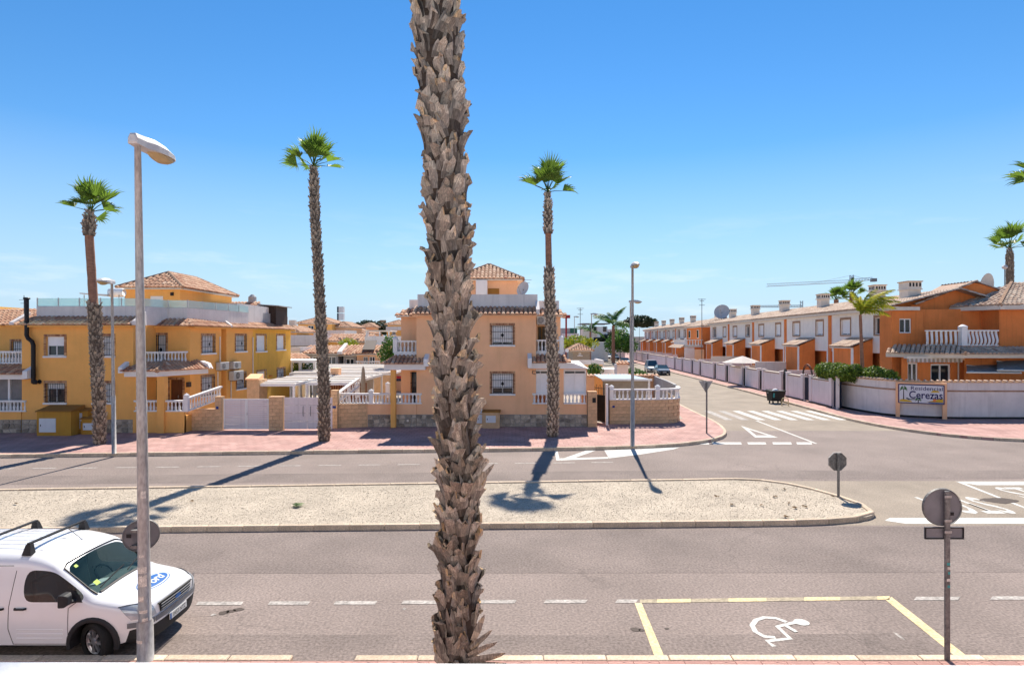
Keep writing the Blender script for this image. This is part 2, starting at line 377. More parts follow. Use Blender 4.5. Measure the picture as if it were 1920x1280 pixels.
def wall(mb, fr, u0, u1, z0, z1, holes=(), depth=.16, back=None):
    us = sorted({u0, u1, *[min(max(h[0], u0), u1) for h in holes], *[min(max(h[1], u0), u1) for h in holes]})
    zs = sorted({z0, z1, *[min(max(h[2], z0), z1) for h in holes], *[min(max(h[3], z0), z1) for h in holes]})
    for a, b in zip(us, us[1:]):
        for c, d in zip(zs, zs[1:]):
            um, zm = (a+b)/2, (c+d)/2
            if any(h[0] < um < h[1] and h[2] < zm < h[3] for h in holes): continue
            mb.poly([fr.p(a, c), fr.p(b, c), fr.p(b, d), fr.p(a, d)])
    for h in holes:
        a, b, c, d = h[:4]; P = fr.p; q = -depth
        mb.poly([P(a, c), P(a, c, q), P(b, c, q), P(b, c)][::-1]); mb.poly([P(a, d), P(a, d, q), P(b, d, q), P(b, d)])
        mb.poly([P(a, c), P(a, d), P(a, d, q), P(a, c, q)][::-1]); mb.poly([P(b, c), P(b, d), P(b, d, q), P(b, c, q)])
    if back:   # sides and back of the volume
        P = fr.p; q = -back
        mb.poly([P(u0, z0, q), P(u0, z0), P(u0, z1), P(u0, z1, q)]); mb.poly([P(u1, z0), P(u1, z0, q), P(u1, z1, q), P(u1, z1)])
        mb.poly([P(u1, z0, q), P(u0, z0, q), P(u0, z1, q), P(u1, z1, q)])

def window(par, fr, h, blind=0.0, bars=0, sill=True, frame='white', fw=.05, mull=1, surround=None, door=False, glass='pane', depth=.16):
    """window in hole h=(u0,u1,z0,z1): frame (part) > pane, blind, grille, sill, surround"""
    a, b, c, d = h; mb = MB(); q = -depth
    for (x0, x1, y0, y1) in ((a, b, d-fw, d), (a, b, c, c+fw), (a, a+fw, c+fw, d-fw), (b-fw, b, c+fw, d-fw)):
        fr.box(mb, x0, x1, q, q+.06, y0, y1)
    for k in range(mull):
        m = a+(b-a)*(k+1)/(mull+1); fr.box(mb, m-fw*.5, m+fw*.5, q, q+.05, c+fw, d-fw)
    wd = mb.build('glazed_door' if door else 'window', frame, par)
    pb = MB(); pb.poly([fr.p(a, c, q+.015), fr.p(b, c, q+.015), fr.p(b, d, q+.015), fr.p(a, d, q+.015)]); pb.build('pane', glass, wd)
    if blind:
        bb = MB(); zz = d-(d-c)*blind; n = max(2, int((d-zz)/.09))
        for k in range(n):
            y0 = zz+(d-zz)*k/n; y1 = zz+(d-zz)*(k+1)/n
            P = fr.p; g = q+.075
            bb.poly([P(a+fw, y0, g+.018), P(b-fw, y0, g+.018), P(b-fw, y1-.012, g), P(a+fw, y1-.012, g)])
            bb.poly([P(a+fw, y1-.012, g), P(b-fw, y1-.012, g), P(b-fw, y1, g+.018), P(a+fw, y1, g+.018)])
        bb.build('blind', 'blind', wd)
    if bars:
        gb = MB(); n = bars; g = .03
        for k in range(n+1):
            m = a-.03+(b-a+.06)*k/n; fr.box(gb, m-.008, m+.008, g, g+.016, c+.02, d-.0)
        for zz in (c+.05, c+(d-c)*.33, c+(d-c)*.67, d-.05): fr.box(gb, a-.05, b+.05, g-.004, g+.024, zz-.011, zz+.011)
        m = (a+b)/2; zc = (c+d)/2; P = fr.p
        for (r, nn) in ((.10, .035),):
            gb.poly([P(m, zc-r*1.4, g+nn), P(m+r, zc, g+nn), P(m, zc+r*1.4, g+nn), P(m-r, zc, g+nn)])
        gb.build('window_grille', 'dark', wd)
    if sill:
        sb = MB(); fr.box(sb, a-.14, b+.14, -.02, .09, c-.10, c-.002); sb.build('sill', 'white', wd)
    if surround:
        rb = MB(); t = .13
        def rowv(u0, u1):
            n = max(3, int((d-c)/.085))
            for k in range(n):
                y0 = c+(d-c)*k/n; y1 = c+(d-c)*(k+1)/n-.012; fr.box(rb, u0, u1, -.05, .022+random.random()*.012, y0, y1, random.random())
        rowv(a-t, a-.004); rowv(b+.004, b+t)
        n = max(3, int((b-a+2*t)/.085))
        for k in range(n):
            x0 = a-t+(b-a+2*t)*k/n; x1 = a-t+(b-a+2*t)*(k+1)/n-.012; fr.box(rb, x0, x1, -.05, .022+random.random()*.012, d+.004, d+t, random.random())
        rb.build('brick_surround', surround, wd)
    return wd

def tiles(par, A, B, C, D_, mat='tile', pitch=.26, row=.40, name='roof_tiles', under=True, kind='stuff'):
    """barrel tiles on the plane eave A->B, top D_->C (C above B)"""
    A, B, C, D_ = map(Vector, (A, B, C, D_))
    u = (B-A); Lu = u.length; u = u/Lu
    n = u.cross(D_-A if (D_-A).length > .01 else C-A).normalized()
    v = n.cross(u).normalized()
    if n.z < 0: n = -n; v = -v
    if v.z < 0: v = -v
    ua, ub, V = (D_-A).dot(u), (C-A).dot(u), max((D_-A).dot(v), (C-A).dot(v))
    mb = MB()
    if under: mb.poly([A, B, C, D_] if (C-D_).length > .02 else [A, B, C], .1)
    nc = max(1, int(round(Lu/pitch))); p = Lu/nc
    umin, umax = min(0, ua), max(Lu, ub)
    k0, k1 = int(math.floor(umin/p)), int(math.ceil(umax/p))
    for k in range(k0, k1):
        uc = (k+.5)*p; vm = V; v0 = 0
        if uc < ua: vm = V*uc/ua if ua > 0 else V
        if uc > ub: vm = V*(Lu-uc)/(Lu-ub) if ub < Lu else V
        if uc < 0: v0 = V*uc/ua
        if uc > Lu: v0 = V*(uc-Lu)/(ub-Lu)
        if vm-v0 < .05: continue
        nr = max(1, int(round((vm-v0)/row)))
        for r in range(nr):
            a0 = v0+(vm-v0)*r/nr-(.05 if r == 0 else .03); a1 = v0+(vm-v0)*(r+1)/nr
            tt = min(1, max(0, random.gauss(.5, .22)))
            vsx = []
            for (vv, lift, ww) in ((a0, .034, .47), (a1, .006, .40)):
                for q in range(5):
                    th = math.pi*q/4; x = uc-math.cos(th)*p*ww; h = math.sin(th)*p*.36+lift
                    vsx.append(A+u*x+v*vv+n*h)
            mb.add(vsx, [(q, q+1, q+6, q+5) for q in range(4)]+[(0, 1, 2, 3, 4)[::-1]], tt)
    return mb.build(name, mat, par, kind=kind)

def ridge(mb, a, b, r=.11):
    a, b = Vector(a), Vector(b); n = max(1, int((b-a).length/.42))
    for k in range(n):
        p, q = a.lerp(b, k/n), a.lerp(b, (k+1.08)/n); mb.tube([p+Vector((0, 0, .02)), q+Vector((0, 0, .03))], [r*1.08, r*.92], 7, random.random())

def hip(par, x0, x1, y0, y1, ze, zr, mat='tile', over=.35, name='roof'):
    """hipped roof over an axis-aligned rectangle"""
    x0 -= over; x1 += over; y0 -= over; y1 += over
    wx_, wy_ = x1-x0, y1-y0
    if wx_ >= wy_: rA, rB = (x0+wy_/2, (y0+y1)/2, zr), (x1-wy_/2, (y0+y1)/2, zr)
    else: rA, rB = ((x0+x1)/2, y0+wx_/2, zr), ((x0+x1)/2, y1-wx_/2, zr)
    c = [(x0, y0, ze), (x1, y0, ze), (x1, y1, ze), (x0, y1, ze)]
    base = MB(); base.box(x0+.03, x1-.03, y0+.03, y1-.03, ze-.10, ze-.015)
    ro = base.build(name, 'cream', par)
    if wx_ >= wy_:
        tiles(ro, c[0], c[1], rB, rA, mat); tiles(ro, c[2], c[3], rA, rB, mat); tiles(ro, c[1], c[2], rB, rB, mat); tiles(ro, c[3], c[0], rA, rA, mat)
        hips = [(c[0], rA), (c[3], rA), (c[1], rB), (c[2], rB)]
    else:
        tiles(ro, c[0], c[1], rA, rA, mat); tiles(ro, c[2], c[3], rB, rB, mat); tiles(ro, c[1], c[2], rB, rA, mat); tiles(ro, c[3], c[0], rA, rB, mat)
        hips = [(c[0], rA), (c[1], rA), (c[2], rB), (c[3], rB)]
    rb = MB()
    for a, b in hips: ridge(rb, a, b)
    if (Vector(rA)-Vector(rB)).length > .3: ridge(rb, rA, rB)
    rb.build('ridge_tiles', 'ridge', ro, kind='stuff')
    return ro

# baluster meshes shared by all balustrades
def baluster_mesh(h, r=.07):
    mb = MB(); pr = [(r, 0), (r, .06*h), (r*.6, .08*h), (r*.95, .26*h), (r*.9, .36*h), (r*.5, .62*h), (r*.45, .74*h), (r*.75, .82*h), (r*.55, .88*h), (r, .93*h), (r, h)]
    mb.lathe(pr, n=8); return mb.mesh('baluster', 'white', smooth=True)
BAL = {}
def balustrade(par, pts, z0, h, gap=.2, posts=(), name='balustrade', rail='white', r=.07, flat=False):
    """part: rails; sub-parts: baluster. pts: plan polyline"""
    key = (round(h, 2), r)
    if key not in BAL: BAL[key] = baluster_mesh(h-.16, r)
    mb = MB()
    for a, b in zip(pts, pts[1:]):
        a_, b_ = Vector((*a[:2], 0)), Vector((*b[:2], 0)); za = a[2] if len(a) > 2 else z0; zb = b[2] if len(b) > 2 else z0
        d = (b_-a_).normalized(); nn = Vector((d.y, -d.x, 0))*.10
        for (l0, l1, ww) in ((0, .07, 1.0), (h-.09, h, 1.15)):
            P = [a_-nn*ww, b_-nn*ww, b_+nn*ww, a_+nn*ww]
            Z = [za, zb, zb, za]
            mb.hexa([(p.x, p.y, z+l0) for p, z in zip(P, Z)][::-1]+[(p.x, p.y, z+l1) for p, z in zip(P, Z)][::-1])
    for (x, y) in posts:
        mb.box(x-.12, x+.12, y-.12, y+.12, z0, z0+h+.10); mb.lathe([(.17, 0), (.17, .05), (.02, .15)], (x, y, z0+h+.10), 4)
    o = mb.build(name, rail, par)
    for a, b in zip(pts, pts[1:]):
        Lg = math.hypot(b[0]-a[0], b[1]-a[1]); n = max(1, int(Lg/gap)); za = a[2] if len(a) > 2 else z0; zb = b[2] if len(b) > 2 else z0
        for k in range(n):
            t = (k+.5)/n; x, y = a[0]+(b[0]-a[0])*t, a[1]+(b[1]-a[1])*t
            if any(math.hypot(x-p[0], y-p[1]) < .16 for p in posts): continue
            inst('baluster', BAL[key], o, (x, y, za+(zb-za)*t+.07))
    return o

def leafcloud(blobs, n, size, seed=0, flat=.6):
    rg = random.Random(seed); mb = MB(); tot = sum(b[3]*b[4]*b[5] for b in blobs)
    for b in blobs:
        cx, cy, cz, rx, ry, rz = b
        for _ in range(int(n*rx*ry*rz/tot)):
            while 1:
                x, y, z = rg.uniform(-1, 1), rg.uniform(-1, 1), rg.uniform(-1, 1); q = x*x+y*y+z*z
                if .25 < q < 1: break
            c = Vector((cx+x*rx, cy+y*ry, cz+z*rz)); s_ = size*rg.uniform(.6, 1.3)
            nrm = (Vector((x, y, z))+Vector((rg.gauss(0, .6), rg.gauss(0, .6), rg.gauss(0, .6)))).normalized()
            a = nrm.orthogonal().normalized(); a = Quaternion(nrm, rg.uniform(0, 6.28)) @ a; bb = nrm.cross(a)
            mb.add([c-a*s_, c+bb*s_*.5, c+a*s_, c-bb*s_*.5], [(0, 1, 2, 3)], min(1, max(0, rg.gauss(.45, .28))))
    return mb
# ================================================================== THE GROUND
PV = 0.14
g = MB(); g.poly([(-1500, -60, -.03), (1500, -60, -.03), (1500, 3500, -.03), (-1500, 3500, -.03)]); struct(g.build('ground', 'earth'))
g = MB(); g.poly([(-140, 9.3, 0), (160, 9.3, 0), (160, 34, 0), (-140, 34, 0)]); road = struct(g.build('road', 'asphalt'))
g = MB(); g.poly([(9, 34, 0), (26, 34, 0), (40, 260, 0), (22, 260, 0)]); struct(g.build('side_street', 'asphalt_pale'))
def strip(name, pts, z, m, par): return MB().poly([(p[0], p[1], z) for p in pts]).build(name, m, par)
strip('asphalt_strip', [(-60, 13.1), (60, 13.5), (60, 16.6), (9, 16.6), (-60, 14.6)], .003, 'asphalt_dark', road)
strip('asphalt_strip', [(-60, 19.2), (-20, 21.3), (6, 22.3), (60, 22.3), (60, 23.9), (6, 23.7), (-20, 22.7), (-60, 20.8)], .003, 'asphalt_dark', road)
strip('asphalt_strip', [(8.6, 16.7), (60, 16.75), (60, 21.95), (8.6, 21.95)], .003, 'asphalt_pale', road)
strip('asphalt_strip', [(-60, 9.5), (60, 9.5), (60, 10.55), (20, 10.75), (2, 10.5), (-60, 10.8)], .003, 'asphalt_dark', road)

def arcpts(pts, n=3):
    """Chaikin smoothing of a plan polyline, ends kept"""
    for _ in range(n):
        q = [pts[0]]
        for a, b in zip(pts, pts[1:]):
            q += [(a[0]*.75+b[0]*.25, a[1]*.75+b[1]*.25), (a[0]*.25+b[0]*.75, a[1]*.25+b[1]*.75)]
        pts = q+[pts[-1]]
    return pts
kerbL = [(-90, 22.0), (-20.8, 26.35), (-.64, 27.7)]+arcpts([(-.64, 27.7), (4.5, 28.1), (8.2, 28.9), (11.4, 31.2), (12.6, 36.0), (12.8, 41.5)])[1:]+[(23.5, 220)]
kerbR = [(31.8, 220), (24.9, 94), (23.1, 58.8), (22.3, 48.5)]+arcpts([(22.3, 48.5), (21.95, 43.1), (21.4, 36.2), (23.3, 31.2), (27.5, 29.8), (34, 29.8)])[1:]+[(120, 32)]
g = MB(); g.prism(kerbL+[(-90, 220)], -.05, PV); struct(g.build('pavement', 'paving'))
g = MB(); g.prism(kerbR+[(120, 220)], -.05, PV); struct(g.build('pavement', 'paving'))
g = MB(); g.prism([(-60, -6), (60, -6), (60, 9.40), (-60, 9.40)], -.05, PV); near_pave = struct(g.build('pavement', 'paving'))

# kerb stones
def box_mesh(name, lx, ly, lz, m, bev=.012):
    bm = bmesh.new(); bmesh.ops.create_cube(bm, size=1); bmesh.ops.scale(bm, vec=(lx, ly, lz), verts=bm.verts)
    if bev: bmesh.ops.bevel(bm, geom=bm.edges[:], offset=bev, segments=1, affect='EDGES')
    me = bpy.data.meshes.new(name); bm.to_mesh(me); bm.free(); me.materials.append(mt[m]); return me
KS = {}
def kerbline(pts, step, wid, top, par, side=1, skip=None, hgt=.22):
    key = (round(step, 2), wid, hgt)
    if key not in KS: KS[key] = box_mesh('kerb_stone', 1, wid, hgt, 'kerb', .014)
    me = KS[key]
    P = [Vector((p[0], p[1], 0)) for p in pts]
    seg = [(b-a).length for a, b in zip(P, P[1:])]; tot = sum(seg); n = max(1, int(tot/step))
    def at(s):
        for (a, b, l) in zip(P, P[1:], seg):
            if s <= l: return a.lerp(b, s/l)
            s -= l
        return P[-1]
    for k in range(n):
        a, b = at(tot*k/n), at(tot*(k+1)/n); d = b-a; m = (a+b)/2; nn = Vector((-d.y, d.x, 0)).normalized()*((wid/2-.02)*side)
        if skip and skip(m): continue
        z = top(m) if callable(top) else top
        inst('kerb_stone', me, par, (m.x+nn.x, m.y+nn.y, z-hgt/2+random.uniform(-.004, .004)),
             (0, 0, math.atan2(d.y, d.x)+random.uniform(-.004, .004)), (d.length-.014, 1, 1))
def kerb_holder(name): 
    o = bpy.data.objects.new(name, None); col.objects.link(o); return struct(o)
kh = kerb_holder('kerb')
kerbline([(-30, 26.35-9.2*.065), (-20.8, 26.35), (-.64, 27.7)]+[p for p in kerbL[3:] if p[1] < 60]+[(14.1, 62)], 1.0, .16, PV+.012, kh, 1, lambda m: m.x < -27)
kh = kerb_holder('kerb')
kerbline([(x, y) for x, y in kerbR if y < 100 and x < 80], 1.0, .16, PV+.012, kh, 1, lambda m: m.x > 30)
kh = kerb_holder('kerb')
kerbline([(-9.5, 9.56), (9.5, 9.56)], 1.0, .17, lambda m: .03 if -4.0 < m.x < -2.5 else PV+.012, kh, -1)

# the median: gravel in a ring of kerb stones
mnear = lambda x: 16.43+.032*x
mfar = lambda x: 21.30+.062*x
end = arcpts([(6.5, mnear(6.5)), (9.2, mnear(9.2)+.05), (11.0, 17.5), (10.6, 19.9), (9.2, 21.9), (6.5, mfar(6.5))])
med_out = [(-60, mnear(-60))]+end+[(-60, mfar(-60))]
g = MB(); g.prism(med_out, -.02, .105); median = struct(g.build('median', 'gravel'))
kh = kerb_holder('kerb')
kerbline([(-34, mnear(-34))]+end+[(-30, mfar(-30))], .95, .15, .150, kh, 1, lambda m: m.x < -22)
def inside(p, poly):
    c = False; n = len(poly)
    for i in range(n):
        a, b = poly[i], poly[i-1]
        if (a[1] > p[1]) != (b[1] > p[1]) and p[0] < (b[0]-a[0])*(p[1]-a[1])/(b[1]-a[1])+a[0]: c = not c
    return c
rg = np.random.default_rng(3)
N = 34000
xy = np.stack([rg.uniform(-19, 11.4, N), rg.uniform(15.6, 22, N)], 1)
keep = np.array([inside(p, med_out) and inside((p[0], p[1]+.2), med_out) and inside((p[0]+.15, p[1]-.2), med_out) for p in xy]); xy = xy[keep]; N = len(xy)
octv = np.array([(1, 0, 0), (0, 1, 0), (-1, 0, 0), (0, -1, 0), (0, 0, 1), (0, 0, -.3)], float)
octf = np.array([(0, 1, 4), (1, 2, 4), (2, 3, 4), (3, 0, 4)])
sz = rg.uniform(.007, .017, N); ang = rg.uniform(0, 6.28, N); asp = rg.uniform(.6, 1.2, N)
V_ = octv[None]*sz[:, None, None]*np.stack([np.ones(N), asp, rg.uniform(.5, .9, N)], 1)[:, None, :]
cx, sx_ = np.cos(ang)[:, None], np.sin(ang)[:, None]
V2 = np.stack([V_[..., 0]*cx-V_[..., 1]*sx_, V_[..., 0]*sx_+V_[..., 1]*cx, V_[..., 2]], -1)
V2 += np.concatenate([xy, np.full((N, 1), .108)], 1)[:, None, :]
Fc = (octf[None]+np.arange(N)[:, None, None]*6).reshape(-1, 3)
me = bpy.data.meshes.new('gravel'); me.from_pydata(V2.reshape(-1, 3).tolist(), [], Fc.tolist())
a = me.attributes.new('tint', 'FLOAT', 'FACE'); a.data.foreach_set('value', np.repeat(rg.uniform(0, 1, N), 4)); me.materials.append(mt['stone_chip'])
o = bpy.data.objects.new('gravel', me); col.objects.link(o); tag(o, 'pale loose gravel chippings covering the median strip', 'gravel', kind='stuff')

# near pavement: patterned tiles along the kerb
pm = M('wave_tile', (.46, .25, .21), .85, .1, 3, rand=.10, fine=.1)
n_ = pm.node_tree.nodes; l_ = pm.node_tree.links.new
wv = n_.new('ShaderNodeTexWave'); wv.wave_type = 'RINGS'; wv.inputs['Scale'].default_value = 9; wv.inputs['Distortion'].default_value = 2.2; wv.inputs['Detail Scale'].default_value = 1.2
tcn = n_.new('ShaderNodeTexCoord'); mpg = n_.new('ShaderNodeMapping'); mpg.inputs['Location'].default_value = (.2, .15, 0)
l_(tcn.outputs['Object'], mpg.inputs[0]); l_(mpg.outputs[0], wv.inputs['Vector'])
rmp = n_.new('ShaderNodeMapRange'); rmp.inputs[1].default_value = .05; rmp.inputs[2].default_value = .4; rmp.inputs[3].default_value = .5; rmp.inputs[4].default_value = 1
l_(wv.outputs['Fac'], rmp.inputs[0])
bs = n_['Principled BSDF']; prev = bs.inputs['Base Color'].links[0].from_socket
vm_ = n_.new('ShaderNodeVectorMath'); vm_.operation = 'SCALE'; l_(prev, vm_.inputs[0]); l_(rmp.outputs[0], vm_.inputs['Scale']); l_(vm_.outputs[0], bs.inputs['Base Color'])
mt['wave'] = pm
tm = box_mesh('paving_tile', .392, .392, .05, 'wave', .006)
for i in range(-23, 24):
    for j in range(3):
        inst('paving_tile', tm, near_pave, (i*.4+.1, 9.195-j*.4, PV-.013+random.uniform(-.002, .002)), (0, 0, random.choice((0, math.pi))))

# ------------------------------------------------------------------ painted markings (children of the road)
def seg(mb, p, q, wd, z=.007):
    p, q = Vector((p[0], p[1], 0)), Vector((q[0], q[1], 0)); d = (q-p).normalized(); n = Vector((-d.y, d.x, 0))*wd/2
    mb.poly([(v.x, v.y, z) for v in (p-n, q-n, q+n, p+n)]); return mb
def mark(name, pts, m='white_line', z=.007):
    g = MB(); g.poly([(p[0], p[1], z) for p in pts]); return g.build(name, m, road)
for x0, x1, y in ((367, 452, 1131), (502, 577, 1130.5), (625, 703, 1130), (752, 830, 1129), (889, 964, 1128), (1019, 1097, 1127.5), (1153, 1192, 1127), (1713, 1796, 1122), (1856, 1940, 1121)):
    a, b = gnd(x0, y+3), gnd(x1, y+3); c, d = gnd(x1+5, y-3.5), gnd(x0+5, y-3.5)
    mark('lane_dash', [a, b, c, d], 'worn_line')
# disabled bay
for i, (x0, x1) in enumerate(((1200, 1232), (1232, 1295), (1295, 1366), (1366, 1437), (1437, 1508), (1508, 1575), (1575, 1645), (1645, 1668))):
    f = lambda x: 1127-(x-1200)*.0135
    mark('bay_line', [gnd(x0, f(x0)+3.2), gnd(x1, f(x1)+3.2), gnd(x1, f(x1)-3.4), gnd(x0, f(x0)-3.4)], 'yellow_line' if i % 2 or i == 7 else 'yellow_worn')
g = MB(); mark('bay_line', [gnd(1190, 1130), gnd(1203, 1130), gnd(1245, 1229.5), gnd(1227, 1229.5)], 'yellow_line')
mark('bay_line', [gnd(1660, 1124), gnd(1672, 1119), gnd(1812, 1229), gnd(1790, 1229)], 'yellow_line')
mark('bay_line', [(2.3, 9.585), (7.6, 9.585), (7.6, 9.66), (2.3, 9.66)], 'yellow_line')
Z6 = lambda x, y: gnd(1160+x/2.526, 880+y/2.526)
sy = MB()
def stroke(pts, wd):
    for a, b in zip(pts, pts[1:]): seg(sy, a, b, wd)
arc = [Z6(*p) for p in ((795, 722), (745, 704), (690, 700), (650, 713), (632, 738), (648, 768), (690, 790), (742, 795))]
# one ribbon for the wheel
def ribbon(mb, pts, wd, z=.007):
    L_, R_ = [], []
    for i, p in enumerate(pts):
        d = (pts[min(i+1, len(pts)-1)]-pts[max(i-1, 0)]).normalized(); n = Vector((-d.y, d.x, 0))*wd/2; L_.append(p+n); R_.append(p-n)
    for i in range(len(pts)-1): mb.poly([(q.x, q.y, z) for q in (L_[i], R_[i], R_[i+1], L_[i+1])])
ribbon(sy, [Vector(p) for p in arc], .095)
ribbon(sy, [Vector(Z6(*p)) for p in ((850, 720), (752, 744), (812, 800), (703, 812), (738, 838))], .09)
sy.build('wheelchair_symbol', 'white_line', road)
sy = MB(); hc = Z6(866, 723); sy.poly([(hc.x+.14*math.cos(t*.5236), hc.y+.13*math.sin(t*.5236), .0075) for t in range(12)]); sy.build('wheelchair_symbol', 'white_line', road)
sy = MB(); ribbon(sy, [Vector(Z6(*p)) for p in ((795, 742), (842, 770))], .08, .0105); sy.build('wheelchair_symbol', 'white_line', road)
# far parking dashes
for k in range(17):
    x = -22.6+k*1.62; y0 = 25.15+.052*x-.15
    mark('lane_dash', [(x, y0), (x+.92, y0+.045), (x+.98, y0+.17), (x+.06, y0+.125)], 'worn_line')
# hatched taper by the corner
hp = lambda *q: [gnd(*p) for p in q]
mark('hatching', hp((1040, 845.5), (1045.5, 845.5), (1050, 863), (1043, 863)))
mark('hatching', hp((1050.2, 859), (1140, 856.5), (1141, 859.5), (1050.5, 863)))
mark('hatching', hp((1058, 858.5), (1078, 858), (1117, 844.5), (1099, 844.5)))
mark('hatching', hp((1133, 844.0), (1142, 859.2), (1200, 852), (1262, 842.5), (1275, 838.5)), z=.0085)
# crossing, give-way triangle, centre line
for k in range(8):
    x = 13.75+1.05*k; mark('crossing_stripe', [(x, 38.5), (x+.5, 38.5), (x+.66, 43.4), (x+.16, 43.4)], 'white_line' if k > 1 else 'worn_line')
tri = [gnd(1389, 798), gnd(1459, 820), gnd(1416, 820)]
g = MB(); c0 = sum((Vector(p) for p in tri), Vector())/3
inn = [c0+(Vector(p)-c0)*.52 for p in tri]
for i in range(3):
    a, b, c, d = tri[i], tri[(i+1) % 3], inn[(i+1) % 3], inn[i]; g.poly([(q[0], q[1], .007) for q in (a, b, c, d)])
g.build('give_way_triangle', 'white_line', road)
mark('centre_line', [(15.1, 29.8), (15.25, 29.8), (15.7, 38.2), (15.55, 38.2)])
for x0, x1 in ((1313, 1330), (1337, 1391), (1403, 1437), (1450, 1485), (1495, 1523)):
    mark('give_way_dash', hp((x0, 833), (x1, 833), (x1-2, 829), (x0-2, 829)), z=.0075)
# stop lines and lettering in the median gap
mark('stop_line', [(10.7, 17.15), (11.1, 16.85), (40, 16.9), (40, 17.45), (11.0, 17.4)])
mark('stop_line', [(16.6, 21.3), (40, 21.35), (40, 21.9), (16.2, 21.85)])
mark('centre_line', [(15.75, 18.3), (15.87, 18.3), (16.38, 21.75), (16.22, 21.75)], z=.009)
def road_text(body, cx, cy, wd, ht, rot):
    me = text_mesh(body, 1, bold=.012); vs_ = [v.co for v in me.vertices]
    x0, x1 = min(v.x for v in vs_), max(v.x for v in vs_); y0, y1 = min(v.y for v in vs_), max(v.y for v in vs_)
    T = Matrix.Translation((cx, cy, .009)) @ Matrix.Rotation(rot, 4, 'Z') @ Matrix.Diagonal((wd/(x1-x0), ht/(y1-y0), 1, 1)) @ Matrix.Translation((-(x0+x1)/2, -(y0+y1)/2, 0))
    mesh_obj('road_lettering', me, 'white_line', road, T)
road_text('STOP', 14.05, 18.75, 2.25, 1.9, math.pi)
road_text('STOP', 17.95, 20.2, 2.25, 1.6, 0)
# oil spots and pale scuffs on the near lane; the largest dark spot is a manhole
spot = M('oil_manhole_spot', (.075, .055, .045), .8, .2, 8)
mt['oil'] = spot
for x, y, rx, ry in ((420, 1148, .10, .09), (433, 1145, .09, .08), (447, 1142.5, .10, .08), (1192, 1180, .10, .08), (1203, 1181, .06, .05), (1871, 938, .55, .35), (1250, 1178, .05, .04)):
    c = gnd(x, y); mark('oil_manhole_spot', [(c.x+rx*math.cos(t*.45)*random.uniform(.7, 1.2), c.y+ry*math.sin(t*.45)*random.uniform(.7, 1.2)) for t in range(14)], 'oil', .010 if y < 1000 else .006)
for x, y, rx, ry in ((400, 1152, .05, .05), (758, 1141, .03, .05), (1685, 1191, .03, .16)):
    c = gnd(x, y); mark('paint_scuff', [(c.x+rx*math.cos(t*.63)*random.uniform(.7, 1.2), c.y+ry*math.sin(t*.63)*random.uniform(.7, 1.2)) for t in range(10)], 'worn_line', .006)

# yards behind the garden walls
strip('yard', [(-40, 33.3), (8.0, 36.5), (10.9, 38), (12, 46), (18, 150), (-70, 150), (-70, 33)], PV+.006, 'yard', None).__setitem__('kind', 'structure')
strip('yard', [(25.0, 43), (26.2, 40.6), (29, 39.4), (70, 39.4), (70, 150), (31, 150)], PV+.006, 'yard', None).__setitem__('kind', 'structure')

# small litter on the gravel: dry leaves and a green frond
dry = M('dry_leaf', (.15, .09, .04), .9, .2, 8); mt['dry'] = dry
for i, (x, y) in enumerate(((1436, 916), (1470, 918), (1453, 931), (1480, 944), (1508, 950), (1489, 952), (1344, 931), (1372, 946), (1560, 931), (1430, 948), (30, 945), (1475, 969), (360, 940))):
    c = gnd(x, y, .12); mb = MB(); s_ = .06+.05*random.random()
    for k in range(3):
        t = random.uniform(0, 6.28); d = Vector((math.cos(t), math.sin(t), 0))*s_; e = Vector((-d.y, d.x, 0))*.45; q = c+Vector((random.uniform(-.05, .05), random.uniform(-.05, .05), .02))
        mb.poly([q-d, q-e+Vector((0, 0, .03)), q+d+Vector((0, 0, .02)), q+e])
    tag(mb.build('dry_leaf', 'dry'), 'curled brown dry leaf lying on the pale gravel of the median', 'leaf', 'dry leaves on the gravel')
c = gnd(556, 948, .13); mb = MB()
for k in range(26):
    t = random.uniform(-.25, .25); a = random.uniform(-.45, .0); d = Vector((math.cos(t), math.sin(t)*1.6, .02)); q = c+Vector((a*.4, random.uniform(-.12, .12), random.uniform(0, .05)))
    mb.poly([q, q+d*.12+Vector((0, .02, .02)), q+d*.26, q+d*.12+Vector((0, -.02, .02))], random.random())
tag(mb.build('weed', 'bush', ), 'small green weed lying flat on the gravel left of the big trunk', 'weed')

# the white balcony building the photograph was taken from: its parapet shows; the unseen front behind the camera is added to bounce sunlight onto shaded facades
pz = 4.664
apt = thing('apartment_building', 'smooth white balcony parapet of the building along the bottom edge', 'building', (0, -2, 0))
par = MB(); par.hexa([(-2.6, .62, 3.6), (2.6, .62, 3.6), (2.6, .979, 3.6), (-2.6, 1.014, 3.6), (-2.6, .62, pz), (2.6, .62, pz), (2.6, .979, pz), (-2.6, 1.014, pz)])
o = par.build('parapet', 'parapet', apt); bv = o.modifiers.new('b', 'BEVEL'); bv.width = .012; bv.segments = 3
FK = Fr(0, -2.2, -1, 0); kh_ = []; 
for x in range(-38, 39, 6):
    for z in (.3, 3.75, 7.0): kh_.append((x+1.0, x+3.0, z+(.0 if z < 1 else .05), z+2.2))
mb = MB(); wall(mb, FK, -44, 44, PV, 10.0, kh_, back=10); mb.build('wall', 'white', apt)
for h in kh_: window(apt, FK, h, .6, 0, sill=False, door=True)
mb = MB(); mb.box(-44, 44, -2.19, .6, 3.3, 3.55); mb.build('balcony_slab', 'white', apt)
